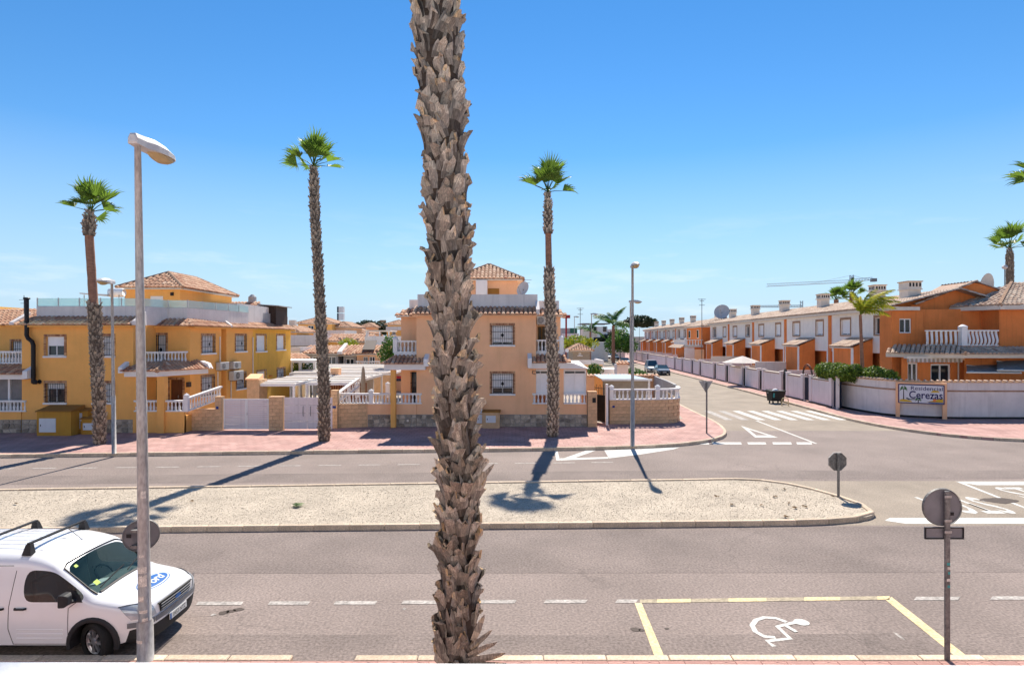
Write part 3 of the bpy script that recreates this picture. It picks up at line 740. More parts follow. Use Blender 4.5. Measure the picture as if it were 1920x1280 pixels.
# ================================================================== PALMS
def boot_mesh(seed, joined=None):
    rg = random.Random(seed); mb = MB(); nx, nz = 4, 4
    W = rg.uniform(.085, .140); H = rg.uniform(.30, .50); fl = rg.uniform(.06, .16); sk = rg.uniform(-.06, .06)
    th = .030; front, back = [], []
    prof = [.72, 1.0, .95, .62+rg.random()*.3]
    tops = [rg.uniform(-.13, .01) for _ in range(nx+1)]; tops[rg.randrange(0, nx+1)] += .08
    for r in range(nz):
        t = r/(nz-1)
        for c in range(nx+1):
            x = (c/nx*2-1); xx = x*W*prof[r]+sk*t*t
            z = H*t+(tops[c] if r == nz-1 else 0)
            y = .015+fl*t**1.6-.075*x*x*(.5+.5*t)
            front.append((xx, y+th*(1-.5*abs(x)), z)); back.append((xx, y-th*.4, z-.0))
    n = nx+1; o = len(front); f = []
    for r in range(nz-1):
        for c in range(nx):
            a = r*n+c; f.append((a, a+n, a+n+1, a+1))
    fs = f; tin = []
    mb.v = front+back
    for q in fs:
        r = q[0]//n; mb.f.append(q); mb.t.append(min(1, max(0, .16+.16*r+(.22 if r == 2 and seed % 3 == 0 else 0)+rg.gauss(0, .10))))
    for q in fs: mb.f.append(tuple(i+o for i in q[::-1])); mb.t.append(.15)  # backs tinted dark: shade behind the leaf bases put into the colour
    for c in range(nx): a = (nz-1)*n+c; mb.f.append((a, a+o, a+o+1, a+1)); mb.t.append(rg.uniform(.75, 1))
    for r in range(nz-1):
        a = r*n; mb.f.append((a, a+o, a+o+n, a+n)); mb.t.append(.5); a = r*n+nx; mb.f.append((a, a+n, a+n+o, a+o)); mb.t.append(.5)
    return mb
BOOTS = [boot_mesh(s) for s in range(14)]
BOOTM = [b.mesh('leaf_base', 'boot') for b in BOOTS]

def axis_at(ax, z):
    for a, b in zip(ax, ax[1:]):
        if a[2] <= z <= b[2]:
            t = (z-a[2])/(b[2]-a[2]); return Vector((a[0]+(b[0]-a[0])*t, a[1]+(b[1]-a[1])*t, z))
    return Vector(ax[-1] if z > ax[-1][2] else ax[0])

def fan_frond(seed, pet=.78, rad=.92, nseg=24):
    """one fan leaf: petiole along +X, blade of pleated segments with drooping tips"""
    rg = random.Random(seed); mb = MB(); up = Vector((0, 0, 1))
    p0 = [Vector((0, 0, 0)), Vector((pet*.5, 0, .03)), Vector((pet, 0, .0))]
    mb.tube(p0, [.028, .020, .014], 5, .3)
    hub = Vector((pet, 0, 0)); spread = R(rg.uniform(70, 92)); ds = []
    fold = rg.uniform(.3, .9); droop = rg.uniform(.25, .6); inner = .55
    rim = []
    for i in range(nseg+1):
        a = -spread+2*spread*i/nseg
        d = Vector((math.cos(a), math.sin(a), fold*abs(math.sin(a))*.8-.08)).normalized()
        r_ = rad*inner*(.85+.15*math.cos(a)); rim.append((d, hub+d*r_+Vector((0, 0, .02 if i % 2 else -.02))))
    for i in range(nseg):
        d0, q0 = rim[i]; d1, q1 = rim[i+1]
        mb.add([hub, q0, q1], [(0, 1, 2)], .5)
        dm = (d0+d1).normalized(); L_ = rad*(.85+.15*math.cos(-spread+2*spread*(i+.5)/nseg))*rg.uniform(.85, 1.08)
        tip = hub+dm*L_+Vector((0, 0, -droop*L_*.38*rg.uniform(.6, 1.4)))
        mid0 = q0.lerp(tip, .5)+Vector((0, 0, .05)); mid1 = q1.lerp(tip, .5)+Vector((0, 0, .05)); mid = (mid0+mid1)/2; e = (q1-q0)*.30
        mb.add([q0, q1, mid+e*.8, mid-e*.8, tip+Vector((rg.gauss(0, .03), rg.gauss(0, .03), 0))], [(0, 1, 2, 3), (3, 2, 4)], .5)
    return mb.mesh('frond', 'leaf')
FANS = [fan_frond(s) for s in range(6)]

def fan_palm(name, label, ax, prof, crown, nf=15, fs=1.0, group='tall fan palms', seed=1, wind=.0, boots=True, far=False):
    """ax: axis points, prof: (z0,z1,r0,r1,kind), crown: top point"""
    rg = random.Random(seed); root = thing(name, label, 'palm tree', ax[0], group)
    tb = MB(); bt = MB(); rd = MB()
    for (z0, z1, r0, r1, kind) in prof:
        n = max(2, int((z1-z0)/.35)); pts = [axis_at(ax, z0+(z1-z0)*i/n) for i in range(n+1)]
        kk = .80 if kind == 'boots' else .92; rr = [(r0+(r1-r0)*i/n)*kk*rg.uniform(.96, 1.04) for i in range(n+1)]
        (rd if kind == 'smooth' else tb).tube(pts, rr, 12)
        if kind == 'boots':
            st = .17; z = z0; lev = 0
            while z < z1:
                t = (z-z0)/(z1-z0); r = (r0+(r1-r0)*t)*.80; c = axis_at(ax, z); nb = max(6, int(r*2*math.pi/.19))
                for k in range(nb):
                    th = 2*math.pi*(k+.5*(lev % 2)+rg.uniform(-.2, .2))/nb
                    src = rg.choice(BOOTS); s_ = rg.uniform(.6, .95)*.72
                    ca, sa = math.cos(th), math.sin(th); o_ = len(bt.v)
                    for (x, y, zz) in src.v:
                        yy = y*s_*1.1+r*.92; xx = x*s_; bt.v.append((c.x+yy*ca-xx*sa, c.y+yy*sa+xx*ca, z+zz*s_+rg.uniform(-.002, .002)))
                    sh = rg.gauss(0, .13)
                    for f_, t_ in zip(src.f, src.t): bt.f.append(tuple(i+o_ for i in f_)); bt.t.append(min(1, max(0, t_+sh)))
                z += st*rg.uniform(.85, 1.15); lev += 1
    tr = tb.build('trunk', 'trunk_mid', root) if tb.v else None
    if rd.v: rd.build('bare_trunk', 'trunk_red', root, smooth=True)
    if bt.v: bt.build('leaf_bases', 'boot_mid', tr if tr else root, kind='stuff')
    c = Vector(crown)
    for i in range(nf):
        az = 2*math.pi*(i*.381966)+rg.uniform(-.2, .2); el = R(88-84*(i/(nf-1))**1.0+rg.uniform(-12, 10))
        s_ = fs*rg.uniform(.85, 1.12)
        az += wind*math.sin(az)*-1
        q = Matrix.Rotation(az, 3, 'Z') @ Matrix.Rotation(-el, 3, 'Y') @ Matrix.Rotation(rg.uniform(-.6, .6), 3, 'X')
        inst('frond', FANS[i % 6], root, c, q.to_euler(), (s_, s_, s_))
    return root

# the big trunk right in front of the balcony: nearest leaf bases are single parts
DP = 9.05
axp = [(fx(857, DP), DP, PV-.05)]+[(fx(x, DP), DP, fz(y, DP)) for x, y in ((857, 1200), (858, 1050), (862, 880), (850, 700), (843, 560), (838, 400), (829, 220), (814, 0))]
axp.append((axp[-1][0]-.35, DP, 14.2))
root = thing('palm_tree', 'huge close palm trunk covered in split brown leaf bases, crown above the view', 'palm tree', axp[0])
tb = MB(); n = 40; zs = [axp[0][2]+(14.2-axp[0][2])*i/n for i in range(n+1)]
tb.tube([axis_at(axp, z) for z in zs], [.245+.015*math.sin(z*2.1)+.05*min(1, max(0, (z-4.5)/4)) for z in zs], 20)
trunk = tb.build('trunk', 'trunk', root)
cand = []; rgp = random.Random(11); z = .0; lev = 0
while z < 13.6:
    nb = 8; dens = .145 if z < 11 else .2
    for k in range(nb):
        th = 2*math.pi*(k+.5*(lev % 2))/nb+rgp.uniform(-.13, .13)+lev*.06
        cand.append((z+rgp.uniform(-.05, .05), th, rgp.randrange(14), rgp.uniform(.68, 1.04), rgp.choice((-1, 1))*rgp.uniform(.05, .45), rgp.uniform(-.20, .07)))
    z += dens; lev += 1
def boot_mat(z, th, s_, roll, flare):
    c = axis_at(axp, max(z, axp[0][2])); r = .226+.015*math.sin(z*2.1)+.05*min(1, max(0, (z-4.5)/4))
    low = max(0, 1-abs(z-2.6)/1.2)*.12
    return (Matrix.Translation((c.x+math.cos(th)*r, c.y+math.sin(th)*r, z)) @ Matrix.Rotation(th-math.pi/2, 4, 'Z') @ Matrix.Rotation(-flare-low, 4, 'X')
            @ Matrix.Rotation(roll, 4, 'Y') @ Matrix.Diagonal((s_, s_*1.1, s_*.95, 1)))
front = [c for c in cand if math.sin(c[1]) < .12 and .1 < c[0] < 10.6]
front.sort(key=lambda c: math.sin(c[1])+abs(c[0]-5.2)*.03); parts = set(id(c) for c in front[:295])
rest = MB()
for c in cand:
    z, th, k, s_, roll, fl = c; m4 = boot_mat(z, th, s_, roll, fl)
    if id(c) in parts:
        o = inst('leaf_base', BOOTM[k], trunk, (0, 0, 0)); loc, rt, scl = m4.decompose()
        o.location = loc-wloc(trunk); o.rotation_euler = rt.to_euler(); o.scale = scl
    else:
        sh = rgp.gauss(0, .12)
        o_ = len(rest.v); rest.v += [tuple(m4 @ Vector(v)) for v in BOOTS[k].v]
        for f_, t_ in zip(BOOTS[k].f, BOOTS[k].t): rest.f.append(tuple(i+o_ for i in f_)); rest.t.append(min(1, max(0, t_+sh)))
rest.build('leaf_bases', 'boot', trunk, kind='stuff')
# torn dry stalks sticking out low on the right and at two-thirds height
def stalk(p, d, L_, wd, seed):
    rg = random.Random(seed); mb = MB(); d = Vector(d).normalized(); s_ = d.cross(Vector((0, 1, .2))).normalized(); n_ = s_.cross(d); p = Vector(p); pts = []
    for i, (t, ww) in enumerate(((0, .8), (.35, 1), (.7, .8), (.88, .5), (1, .06))):
        c = p+d*L_*t+n_*(.10*t*t*L_)+s_*rg.uniform(-.01, .01); pts += [c-s_*wd*ww, c+n_*wd*.35*ww, c+s_*wd*ww, c-n_*wd*.15*ww]
    for i in range(4):
        for k in range(4): a = i*4+k; b = i*4+(k+1) % 4; mb.add([pts[a], pts[b], pts[b+4], pts[a+4]], [(0, 1, 2, 3)], rg.uniform(.25, .85))
    mb.build('dry_stalk', 'boot', trunk)
P9 = lambda x, y, dy=-.25: (fx(x, DP+dy), DP+dy, fz(y, DP+dy))
for i, (x, y, d, L_, wd) in enumerate(((872, 1240, (1, -.2, .25), .62, .06), (878, 1228, (.9, -.3, .5), .5, .05), (880, 1248, (1, -.1, .05), .55, .07), (880, 1250, (.9, -.5, .2), .5, .06),
        (886, 1200, (.45, -.1, 1), .42, .05), (882, 1215, (1, .1, .7), .4, .045), (876, 930, (.75, -.1, .9), .62, .05), (880, 905, (.8, .1, .9), .45, .04), (838, 1240, (-.5, -.2, 1), .42, .06), (834, 1225, (-.4, -.2, 1), .38, .05),
        (836, 895, (-.6, -.1, 1), .34, .04))):
    stalk(P9(x, y), d, L_, wd, i)
cp = Vector(axp[-1])
for i in range(22):
    az = 2*math.pi*i*.381966; el = R(80-100*(i/21)); q = Matrix.Rotation(az, 3, 'Z') @ Matrix.Rotation(-el, 3, 'Y')
    inst('frond', FANS[i % 6], root, cp, q.to_euler(), (1.25, 1.25, 1.25))

# palms on the far pavement
def P_(x, y, D): return (fx(x, D), D, fz(y, D))
D = 30.6
b = gnd(187, 832, PV); D = b.y
ax = [tuple(b)]+[P_(x, y, D) for x, y in ((187, 790), (182, 690), (178, 600), (175, 560), (171, 500), (167, 440), (168, 405))]
zz = lambda y: fz(y, D)
fan_palm('palm_tree', 'palm on the far pavement with bare reddish upper trunk, beside the flue pipe house', ax,
         [(b.z, zz(572), .30, .34, 'boots'), (zz(574), zz(438), .21, .20, 'smooth'), (zz(442), zz(420), .30, .34, 'boots'), (zz(420), zz(400), .32, .18, 'boots')], P_(170, 398, D), nf=15, fs=1.0, seed=3, wind=.3)
b = gnd(608, 826, PV); D = b.y; zz = lambda y: fz(y, D)
ax = [tuple(b)]+[P_(x, y, D) for x, y in ((608, 780), (606, 700), (601, 600), (596, 500), (590, 400), (588, 316))]
fan_palm('palm_tree', 'tall slim palm with shaggy trunk standing in front of the white driveway gates', ax,
         [(b.z, zz(560), .34, .29, 'boots'), (zz(562), zz(345), .27, .27, 'boots'), (zz(347), zz(318), .27, .17, 'boots')], P_(588, 312, D), nf=18, fs=1.05, seed=5, wind=.2)
b = gnd(1036, 818, PV); D = b.y; zz = lambda y: fz(y, D)
ax = [tuple(b)]+[P_(x, y, D) for x, y in ((1037, 780), (1037, 700), (1032, 600), (1029, 500), (1028, 440), (1027, 362))]
fan_palm('palm_tree', 'palm before the pale orange corner house, bare neck below its bulging top', ax,
         [(b.z, zz(505), .36, .32, 'boots'), (zz(508), zz(436), .18, .18, 'smooth'), (zz(438), zz(400), .28, .27, 'boots'), (zz(402), zz(362), .26, .15, 'boots')], P_(1027, 360, D), nf=14, fs=1.1, seed=9)
D = 33.5; zz = lambda y: fz(y, D); bx = fx(1962, D)
fan_palm('palm_tree', 'palm at the right edge of the view, only its green fronds showing', [(bx, D, PV), (bx, D, zz(350))],
         [(PV, zz(350), .33, .26, 'boots')], (bx, D, zz(335)), nf=18, fs=1.2, seed=13)
D = 74; zz = lambda y: fz(y, D); bx = fx(1896, D)
fan_palm('palm_tree', 'palm rising behind the hipped roof of the orange corner house', [(bx, D, PV), (bx-.2, D, zz(470))],
         [(PV, zz(480), .42, .50, 'boots'), (zz(482), zz(468), .48, .3, 'boots')], (bx-.2, D, zz(466)), nf=14, fs=2.0, seed=17, group='palms behind the terrace')
for (x, y, s_, lb, D) in ((1597, 552, 2.6, 'taller bushy palm top behind the terrace roof, right of the crane jib', 100), (1568, 562, 2.3, 'lower palm top behind the terrace roof between two chimneys', 100)):
    zz = lambda y: fz(y, D); bx = fx(x, D)
    fan_palm('palm_tree', lb, [(bx, D, PV), (bx, D, zz(y))], [(PV, zz(y), .4, .4, 'smooth')], (bx, D, zz(y)), nf=20, fs=s_*.62, seed=int(x), group='palms behind the terrace')

def pinnate(seed, L_=2.2, arch=.8, mat='leaf_y', nl=38, ll=.5):
    rg = random.Random(seed); mb = MB(); pts = []
    for i in range(13):
        t = i/12; pts.append(Vector((L_*(t-.15*t*t*arch), 0, arch*L_*(.55*t-.75*t*t))))
    mb.tube(pts, [.03*(1-.8*i/12) for i in range(13)], 5, .3)
    for i in range(nl):
        t = .14+.86*i/nl; k = t*12; a = int(min(11, k)); p = pts[a].lerp(pts[a+1], k-a); d = (pts[a+1]-pts[a]).normalized()
        for s_ in (-1, 1):
            l_ = ll*math.sin(math.pi*(.12+.82*t))*rg.uniform(.8, 1.15); e = Vector((d.x*.6, s_*rg.uniform(.5, .9), d.z*.6-rg.uniform(.2, .9))).normalized()
            n_ = d*.022; tip = p+e*l_+Vector((0, 0, -.12*l_)); m_ = p+e*l_*.5
            mb.add([p-n_, p+n_, m_+n_*1.2, m_-n_*1.2, tip], [(0, 1, 2, 3), (3, 2, 4)], min(1, max(0, rg.gauss(.35+.5*t, .2))))
    return mb.mesh('frond', mat)
PIN = [pinnate(s) for s in range(3)]
PING = [pinnate(s+10, mat='bush') for s in range(2)]
def feather_palm(label, base, top, rb, rt, fronds, group=None, meshes=PIN, mat='trunk_red'):
    root = thing('palm_tree', label, 'palm tree', base, group); mb = MB(); n = 10
    p0, p1 = Vector(base), Vector(top); mb.tube([p0.lerp(p1, i/n) for i in range(n+1)], [rb+(rt-rb)*i/n+.012*(i % 2) for i in range(n+1)], 10)
    mb.build('trunk', mat, root, smooth=True)
    for i, (az, el, s_) in enumerate(fronds):
        q = Matrix.Rotation(R(az), 3, 'Z') @ Matrix.Rotation(-R(el), 3, 'Y'); inst('frond', meshes[i % len(meshes)], root, top, q.to_euler(), (s_, s_, s_))
    return root
D = 43.6
feather_palm('young feathery yellow green palm rising behind the clipped hedge', (fx(1620, D), D, PV), (fx(1613, D), D, fz(590, D)), .15, .09,
    [(0, 35, 1.55), (8, 20, 1.5), (-8, 48, 1.5), (20, 60, 1.3), (-25, 30, 1.35), (100, 76, 1.0), (190, 74, .95), (150, 62, .8), (-60, 55, 1.1), (60, 40, 1.2), (5, 8, 1.2), (240, 66, .8)])
D = 118
feather_palm('feathery palm by the white modern building at the end of the street', (fx(1107, D), D, PV), (fx(1107, D), D, fz(622, D)), .25, .18,
    [(i*40, 60-i*8, 1.6) for i in range(10)], meshes=PING)
feather_palm('large dark feathery palm beside the far terrace end', (fx(1166, D), D+10, PV), (fx(1166, D), D+10, fz(608, D)), .4, .3,
    [(i*33, 66-i*6, 2.5) for i in range(14)], meshes=PING)
# ================================================================== STREET LAMPS, SIGNS, BIN
def loft(mb, secs, close=True, tint=.5):
    n = len(secs[0]); o = [p for s_ in secs for p in s_]; f = []
    for i in range(len(secs)-1):
        for k in range(n if close else n-1): f.append((i*n+k, i*n+(k+1) % n, (i+1)*n+(k+1) % n, (i+1)*n+k))
    f += [tuple(range(n))[::-1], tuple(range((len(secs)-1)*n, len(secs)*n))]
    return mb.add(o, f, tint)
def lamp(label, base, top, direc, rb, rt, head=1.0, sleeve=2.0, group='street lamps', detail=True, hs=1.0):
    base, top = Vector(base), Vector(top); root = thing('street_lamp', label, 'street lamp', base, group)
    mb = MB(); mb.tube([base.lerp(top, t) for t in (0, .25, .5, .75, 1)], [rb+(rt-rb)*t for t in (0, .25, .5, .75, 1)], 12); mb.build('pole', 'galv', root, smooth=True)
    if sleeve:
        mb = MB(); q = base.lerp(top, sleeve/(top-base).length); mb.tube([base, q, q+Vector((0, 0, .03))], [rb*1.22, rb*1.18, rb*.9], 12); mb.build('pole_sleeve', 'galv', root, smooth=True)
    d = Vector((*direc, 0)).normalized(); s_ = Vector((-d.y, d.x, 0)); up = Vector((0, 0, 1))
    secs = []
    for (t, w_, zt, zb) in ((-.14, .06, .10, -.02), (-.12, .085, .13, -.05), (.12, .10, .15, -.06), (.34, .15, .17, -.04), (.6, .165, .15, -.03), (.82, .14, .10, -.02), (.96, .07, .04, -.01), (1.0, .02, .015, -.005)):
        c = top+d*t*head; w_ *= hs; secs.append([c+s_*w_+up*zb*hs, c+s_*w_+up*(zb+(zt-zb)*.55)*hs, c+s_*w_*.55+up*zt*hs, c-s_*w_*.55+up*zt*hs, c-s_*w_+up*(zb+(zt-zb)*.55)*hs, c-s_*w_+up*zb*hs])
    mb = MB(); loft(mb, secs); hd = mb.build('lamp_head', 'greypaint', root)
    mb = MB(); secs = []
    for (t, w_, dp) in ((.30, .03, .01), (.36, .10, .07), (.5, .14, .125), (.66, .15, .14), (.82, .12, .10), (.93, .07, .04), (.97, .02, .01)):
        c = top+d*t*head-up*.018*hs; secs.append([c+(s_*math.cos(a)*w_-up*math.sin(a)*dp)*hs for a in [math.pi*k/6 for k in range(7)]])
    loft(mb, secs); mb.build('lamp_bowl', 'diffuser', hd, smooth=True)
    return root
D = 9.42
b = Vector((fx(273, D), D, PV)); t = Vector((fx(258, D), D, fz(268, D)))
nl = lamp('tall grey street lamp close to the white van with peeling stickers', b, t, (0, 1), .098, .046, 1.0, .62, hs=.9)
mb = MB()                                                        # stickers on the pole
for (y, a0, a1, hh, m) in ((935, .15, 1.0, .12, 'sticker'), (1045, -.3, .6, .04, 'sticker'), (1075, -.9, .9, .10, 'sticker'), (1100, -.5, .9, .18, 'sticker'), (1128, -.6, .4, .09, 'sticker'), (1150, -.4, .9, .05, 'sticker'), (1165, .1, 1, .05, 'sticker'), (1205, -.9, .2, .05, 'sticker')):
    z = fz(y, D-.09); tt = (z-b.z)/(t.z-b.z); c = b.lerp(t, tt); r = (.098+(.046-.098)*tt)*(1.23 if z < .78 else 1.0)+.002; mb = MB(); P = []
    for k in range(5):
        a = -math.pi/2+a0+(a1-a0)*k/4; P.append((c.x+math.cos(a)*r, c.y+math.sin(a)*r))
    for k in range(4): mb.poly([(*P[k], z), (*P[k+1], z), (*P[k+1], z+hh), (*P[k], z+hh*random.uniform(.8, 1.05))])
    mb.build('sticker', m, nl)
# round sign clamped to that lamp post, back to the camera
def disc_sign(root, c, r, yaw, nrm_rim='galv_d', n=32, plate='sign_back', sides=None, rim=True):
    c = Vector(c); q = Matrix.Rotation(yaw, 3, 'Z'); n = sides or n; off = math.pi/n if sides else 0
    ring = [(math.cos(2*math.pi*k/n+off), math.sin(2*math.pi*k/n+off)) for k in range(n)]
    mb = MB(); V = [c+q @ Vector((x*r, 0, z*r)) for x, z in ring]+[c+q @ Vector((x*r, .012, z*r)) for x, z in ring]
    mb.add(V, [tuple(range(n)), tuple(range(n, 2*n))[::-1]]+[(k, n+k, n+(k+1) % n, (k+1) % n) for k in range(n)])
    pl = mb.build('sign_plate', plate, root)
    if rim:
        mb = MB(); 
        for k in range(n):
            a, b_ = ring[k], ring[(k+1) % n]
            V = [c+q @ Vector((p[0]*rr, y, p[1]*rr)) for p, rr, y in ((a, r+.001, -.022), (b_, r+.001, -.022), (b_, r+.010, .014), (a, r+.010, .014))]; mb.poly(V); 
            V = [c+q @ Vector((p[0]*rr, y, p[1]*rr)) for p, rr, y in ((a, r-.006, -.022), (b_, r-.006, -.022), (b_, r+.001, -.022), (a, r+.001, -.022))]; mb.poly(V)
        mb.build('rim', nrm_rim, pl)
    return pl
Ds = 9.60; c = (fx(265, Ds), Ds, fz(1003, Ds))
root = thing('road_sign', 'round red-rimmed sign seen from behind, clamped to the lamp by the van', 'road sign', c, 'road signs seen from behind')
disc_sign(root, c, .255, R(32)); mb = MB(); mb.box(c[0]-.05, c[0]+.10, Ds-.20, Ds-.004, c[2]+.1, c[2]+.14); mb.box(c[0]-.05, c[0]+.10, Ds-.20, Ds-.004, c[2]-.14, c[2]-.10); mb.build('bracket', 'galv_d', root)
mb = MB(); mb.box(c[0]-.16, c[0]-.08, Ds-.13, Ds-.127, c[2]+.0, c[2]+.06); mb.build('label', 'dark', root)
# tow-away sign at the disabled bay
D = 9.42; bx = fx(1776, D)
root = thing('road_sign', 'round road sign with a plate beneath on a speckled post by the disabled bay', 'road sign', (bx, D, PV), 'road signs seen from behind')
mb = MB(); mb.box(bx-.04, bx+.04, D-.02, D+.02, PV, fz(920, D)); o = mb.build('post', 'galv_d', root); bv = o.modifiers.new('b', 'BEVEL'); bv.width = .008
disc_sign(root, (fx(1771, D), D+.055, fz(952, D)), .292, R(-4))
mb = MB(); mb.box(fx(1736, D), fx(1809, D), D+.03, D+.045, fz(1011, D), fz(988.5, D)); pl = mb.build('text_plate', 'sign_back', root)
mb = MB(); 
for z in (fz(989.5, D), fz(1010, D)): mb.box(fx(1736, D), fx(1809, D), D+.012, D+.029, z-.008, z+.008)
for x in (1736.8, 1808.2): mb.box(fx(x, D)-.008, fx(x, D)+.008, D+.012, D+.029, fz(1008.5, D), fz(991, D))
mb.build('plate_flange', 'dark', pl)
mb = MB()
for y in (930, 975, 996): mb.box(bx-.06, bx+.05, D-.032, D-.022, fz(y, D)-.018, fz(y, D)+.018)
mb.build('clamps', 'galv', root)
mb = MB(); mb.box(bx+.05, bx+.13, D+.030, D+.036, fz(967, D), fz(961, D)); mb.build('label', 'dark', root)
for i, (y, m) in enumerate(((1056, 'tealblue'), (1064, 'sticker'), (1073, 'tealblue'), (1086, 'sticker'), (1098, 'tealblue'))):
    mb = MB(); mb.box(bx-.02+.01*(i % 3), bx+.03, D-.0235, D-.0205, fz(y, D)-.02, fz(y, D)+.02); mb.build('sticker', m, root)
# stop sign back on the median tip
D = 19.3; bx = fx(1572, D)
root = thing('road_sign', 'octagonal sign seen from behind on a short post at the median tip', 'road sign', (bx, D, .1), 'road signs seen from behind')
mb = MB(); mb.tube([(bx, D, .1), (bx, D, fz(850, D))], .04, 10); mb.build('post', 'galv_d', root)
disc_sign(root, (bx, D+.055, fz(865.5, D)), .31, 0, 'galv', sides=8, plate='galv_d')
# give-way sign back on the corner
D = 32.2; bx = fx(1325, D)
root = thing('road_sign', 'inverted triangle sign seen from behind on the pavement corner', 'road sign', (bx, D, PV), 'road signs seen from behind')
mb = MB(); mb.tube([(bx, D, PV), (bx, D, fz(716, D))], .045, 10); mb.build('post', 'galv_d', root)
zt, zb = fz(714, D), fz(736, D); mb = MB()
mb.add([(bx-.42, D+.06, zt), (bx+.36, D+.06, zt), (bx-.02, D+.06, zb), (bx-.42, D+.075, zt), (bx+.36, D+.075, zt), (bx-.02, D+.075, zb)], [(0, 2, 1), (3, 4, 5), (0, 1, 4, 3), (1, 2, 5, 4), (2, 0, 3, 5)]); mb.build('sign_plate', 'galv', root)
# lamps across the road
b = gnd(214, 850, PV); lamp('street lamp in front of the ochre house, its foot in a pale sleeve', b, (b.x-.1, b.y, fz(530, b.y)), (0, -1), .075, .05, .95, 2.55)
b = gnd(1186, 836, PV); lamp('tall street lamp on the pavement corner by the curved block wall', b, (b.x, b.y, fz(500, b.y)), (.05, -1), .085, .055, .95, 2.6)
for (x, D, yt, dx, lb) in ((1182, 62, 566, .5, 'thin far lamp half hidden behind the corner lamp post'), (1109, 108, 589, .9, 'far lamp post beside the white modern building'), (1077, 150, 594, .9, 'farthest lamp post left of the white modern building')):
    lamp(lb, (fx(x, D), D, PV), (fx(x, D), D, fz(yt, D)), (1, -dx*.2), .09, .07, 1.2, 0, hs=1.2)

# wheeled rubbish container at the kerb
def rubbish_bin(c, yaw):
    root = thing('rubbish_container', 'black wheeled rubbish container with open top by the pink pavement', 'bin', c)
    root.rotation_euler = (0, 0, yaw); root.scale = (.88, .88, .9); z = Vector(c)
    mb = MB(); w0, d0, w1, d1 = .58, .40, .66, .50
    secs = [[(-w0, -d0, .22), (w0, -d0, .22), (w0, d0, .22), (-w0, d0, .22)], [(-w1, -d1, 1.06), (w1, -d1, 1.06), (w1, d1, 1.06), (-w1, d1, 1.06)],
            [(-w1-.05, -d1-.05, 1.07), (w1+.05, -d1-.05, 1.07), (w1+.05, d1+.05, 1.07), (-w1-.05, d1+.05, 1.07)], [(-w1-.05, -d1-.05, 1.16), (w1+.05, -d1-.05, 1.16), (w1+.05, d1+.05, 1.16), (-w1-.05, d1+.05, 1.16)]]
    loft(mb, secs); mb.v = [tuple(Vector(v)+z) for v in mb.v]; bd = mb.build('body', 'bin', root)
    mb = MB(); mb.box(-w1+.05, w1-.05, d1-.02, d1+.10, 1.165, 1.22); mb.v = [tuple(Vector(v)+z) for v in mb.v]; mb.build('lid', 'bin', root)
    for sx_ in (-1, 1):
        mb = MB(); mb.tube([(sx_*(w1+.05), 0, .95), (sx_*(w1+.14), 0, .95)], .045, 8); mb.v = [tuple(Vector(v)+z) for v in mb.v]; mb.build('lifting_pin', 'galv', root)
        for sy_ in (-1, 1):
            mb = MB(); mb.tube([(sx_*.42-.03, sy_*.28, .10), (sx_*.42+.03, sy_*.28, .10)], .10, 12); mb.box(sx_*.42-.02, sx_*.42+.02, sy_*.28-.03, sy_*.28+.03, .10, .24)
            mb.v = [tuple(Vector(v)+z) for v in mb.v]; mb.build('wheel', 'rubber', root)
    mb = MB(); mb.poly([(-w1*.82, -d1*.86-.03, .55), (-w1*.55, -d1*.86-.03, .55), (-w1*.55, -d1*.96-.03, .95), (-w1*.82, -d1*.96-.03, .95)]); mb.v = [tuple(Vector(v)+z) for v in mb.v]; mb.build('sticker', 'tealblue', root)
    return root
b = gnd(1454, 755.5); rubbish_bin((b.x, b.y, 0), R(8))
mb = MB(); c = b+Vector((.1, 0, 1.0)); mb.lathe([(.02, .20), (.16, .16), (.24, .06), (.26, 0)][::-1], (c.x-.15, c.y-.1, c.z), 9); tag(mb.build('rubbish_bag', 'white'), 'white rubbish bag poking out of the black container', 'bag')
D = 46.6; x0, x1 = fx(1466, D), fx(1478, D)
mb = MB(); h_ = .62; mb.tube([(x0, D, 0), (x0, D, h_-.12), (x0+.06, D, h_-.02), (x0+.16, D, h_), (x1-.16, D, h_), (x1-.06, D, h_-.02), (x1, D, h_-.12), (x1, D, 0)], .035, 8)
tag(mb.build('guard_rail', 'yellow_line'), 'small yellow steel hoop rail next to the black container', 'rail')

# far construction crane, pylon signs
def lattice(mb, a, b, wd, n, r=.12):
    a, b = Vector(a), Vector(b); d = (b-a).normalized(); s_ = d.cross(Vector((0, 0, 1))) if abs(d.z) < .9 else Vector((1, 0, 0)); s_ = s_.normalized()*wd/2; t_ = s_.cross(d).normalized()*wd*.8
    for o in (s_, -s_, t_): mb.tube([a+o, b+o], r, 4)
    for i in range(n):
        p, q = a.lerp(b, i/n), a.lerp(b, (i+1)/n)
        for o1, o2 in ((s_, t_), (t_, -s_), (-s_, s_)): mb.tube([p+o1, q+o2], r*.6, 3)
D = 260; J = lambda x, y: (fx(x, D), D, fz(y, D))
root = thing('tower_crane', 'distant construction crane with long jib above the terrace roofs', 'crane', (fx(1597, D), D, 0))
mb = MB(); lattice(mb, (fx(1597, D), D, 0), J(1597, 516), 1.6, 24, .22); mb.build('mast', 'crane', root)
mb = MB(); lattice(mb, J(1597, 529), J(1438, 537), 1.3, 30, .09); mb.build('jib', 'crane', root)
mb = MB(); lattice(mb, J(1597, 528), J(1636, 524.5), 1.3, 7, .12); cj = mb.build('counter_jib', 'crane', root)
mb = MB(); mb.box(fx(1634, D), fx(1642, D), D-1, D+1, fz(528, D), fz(522, D)); mb.build('counterweight', 'sign_back', cj)
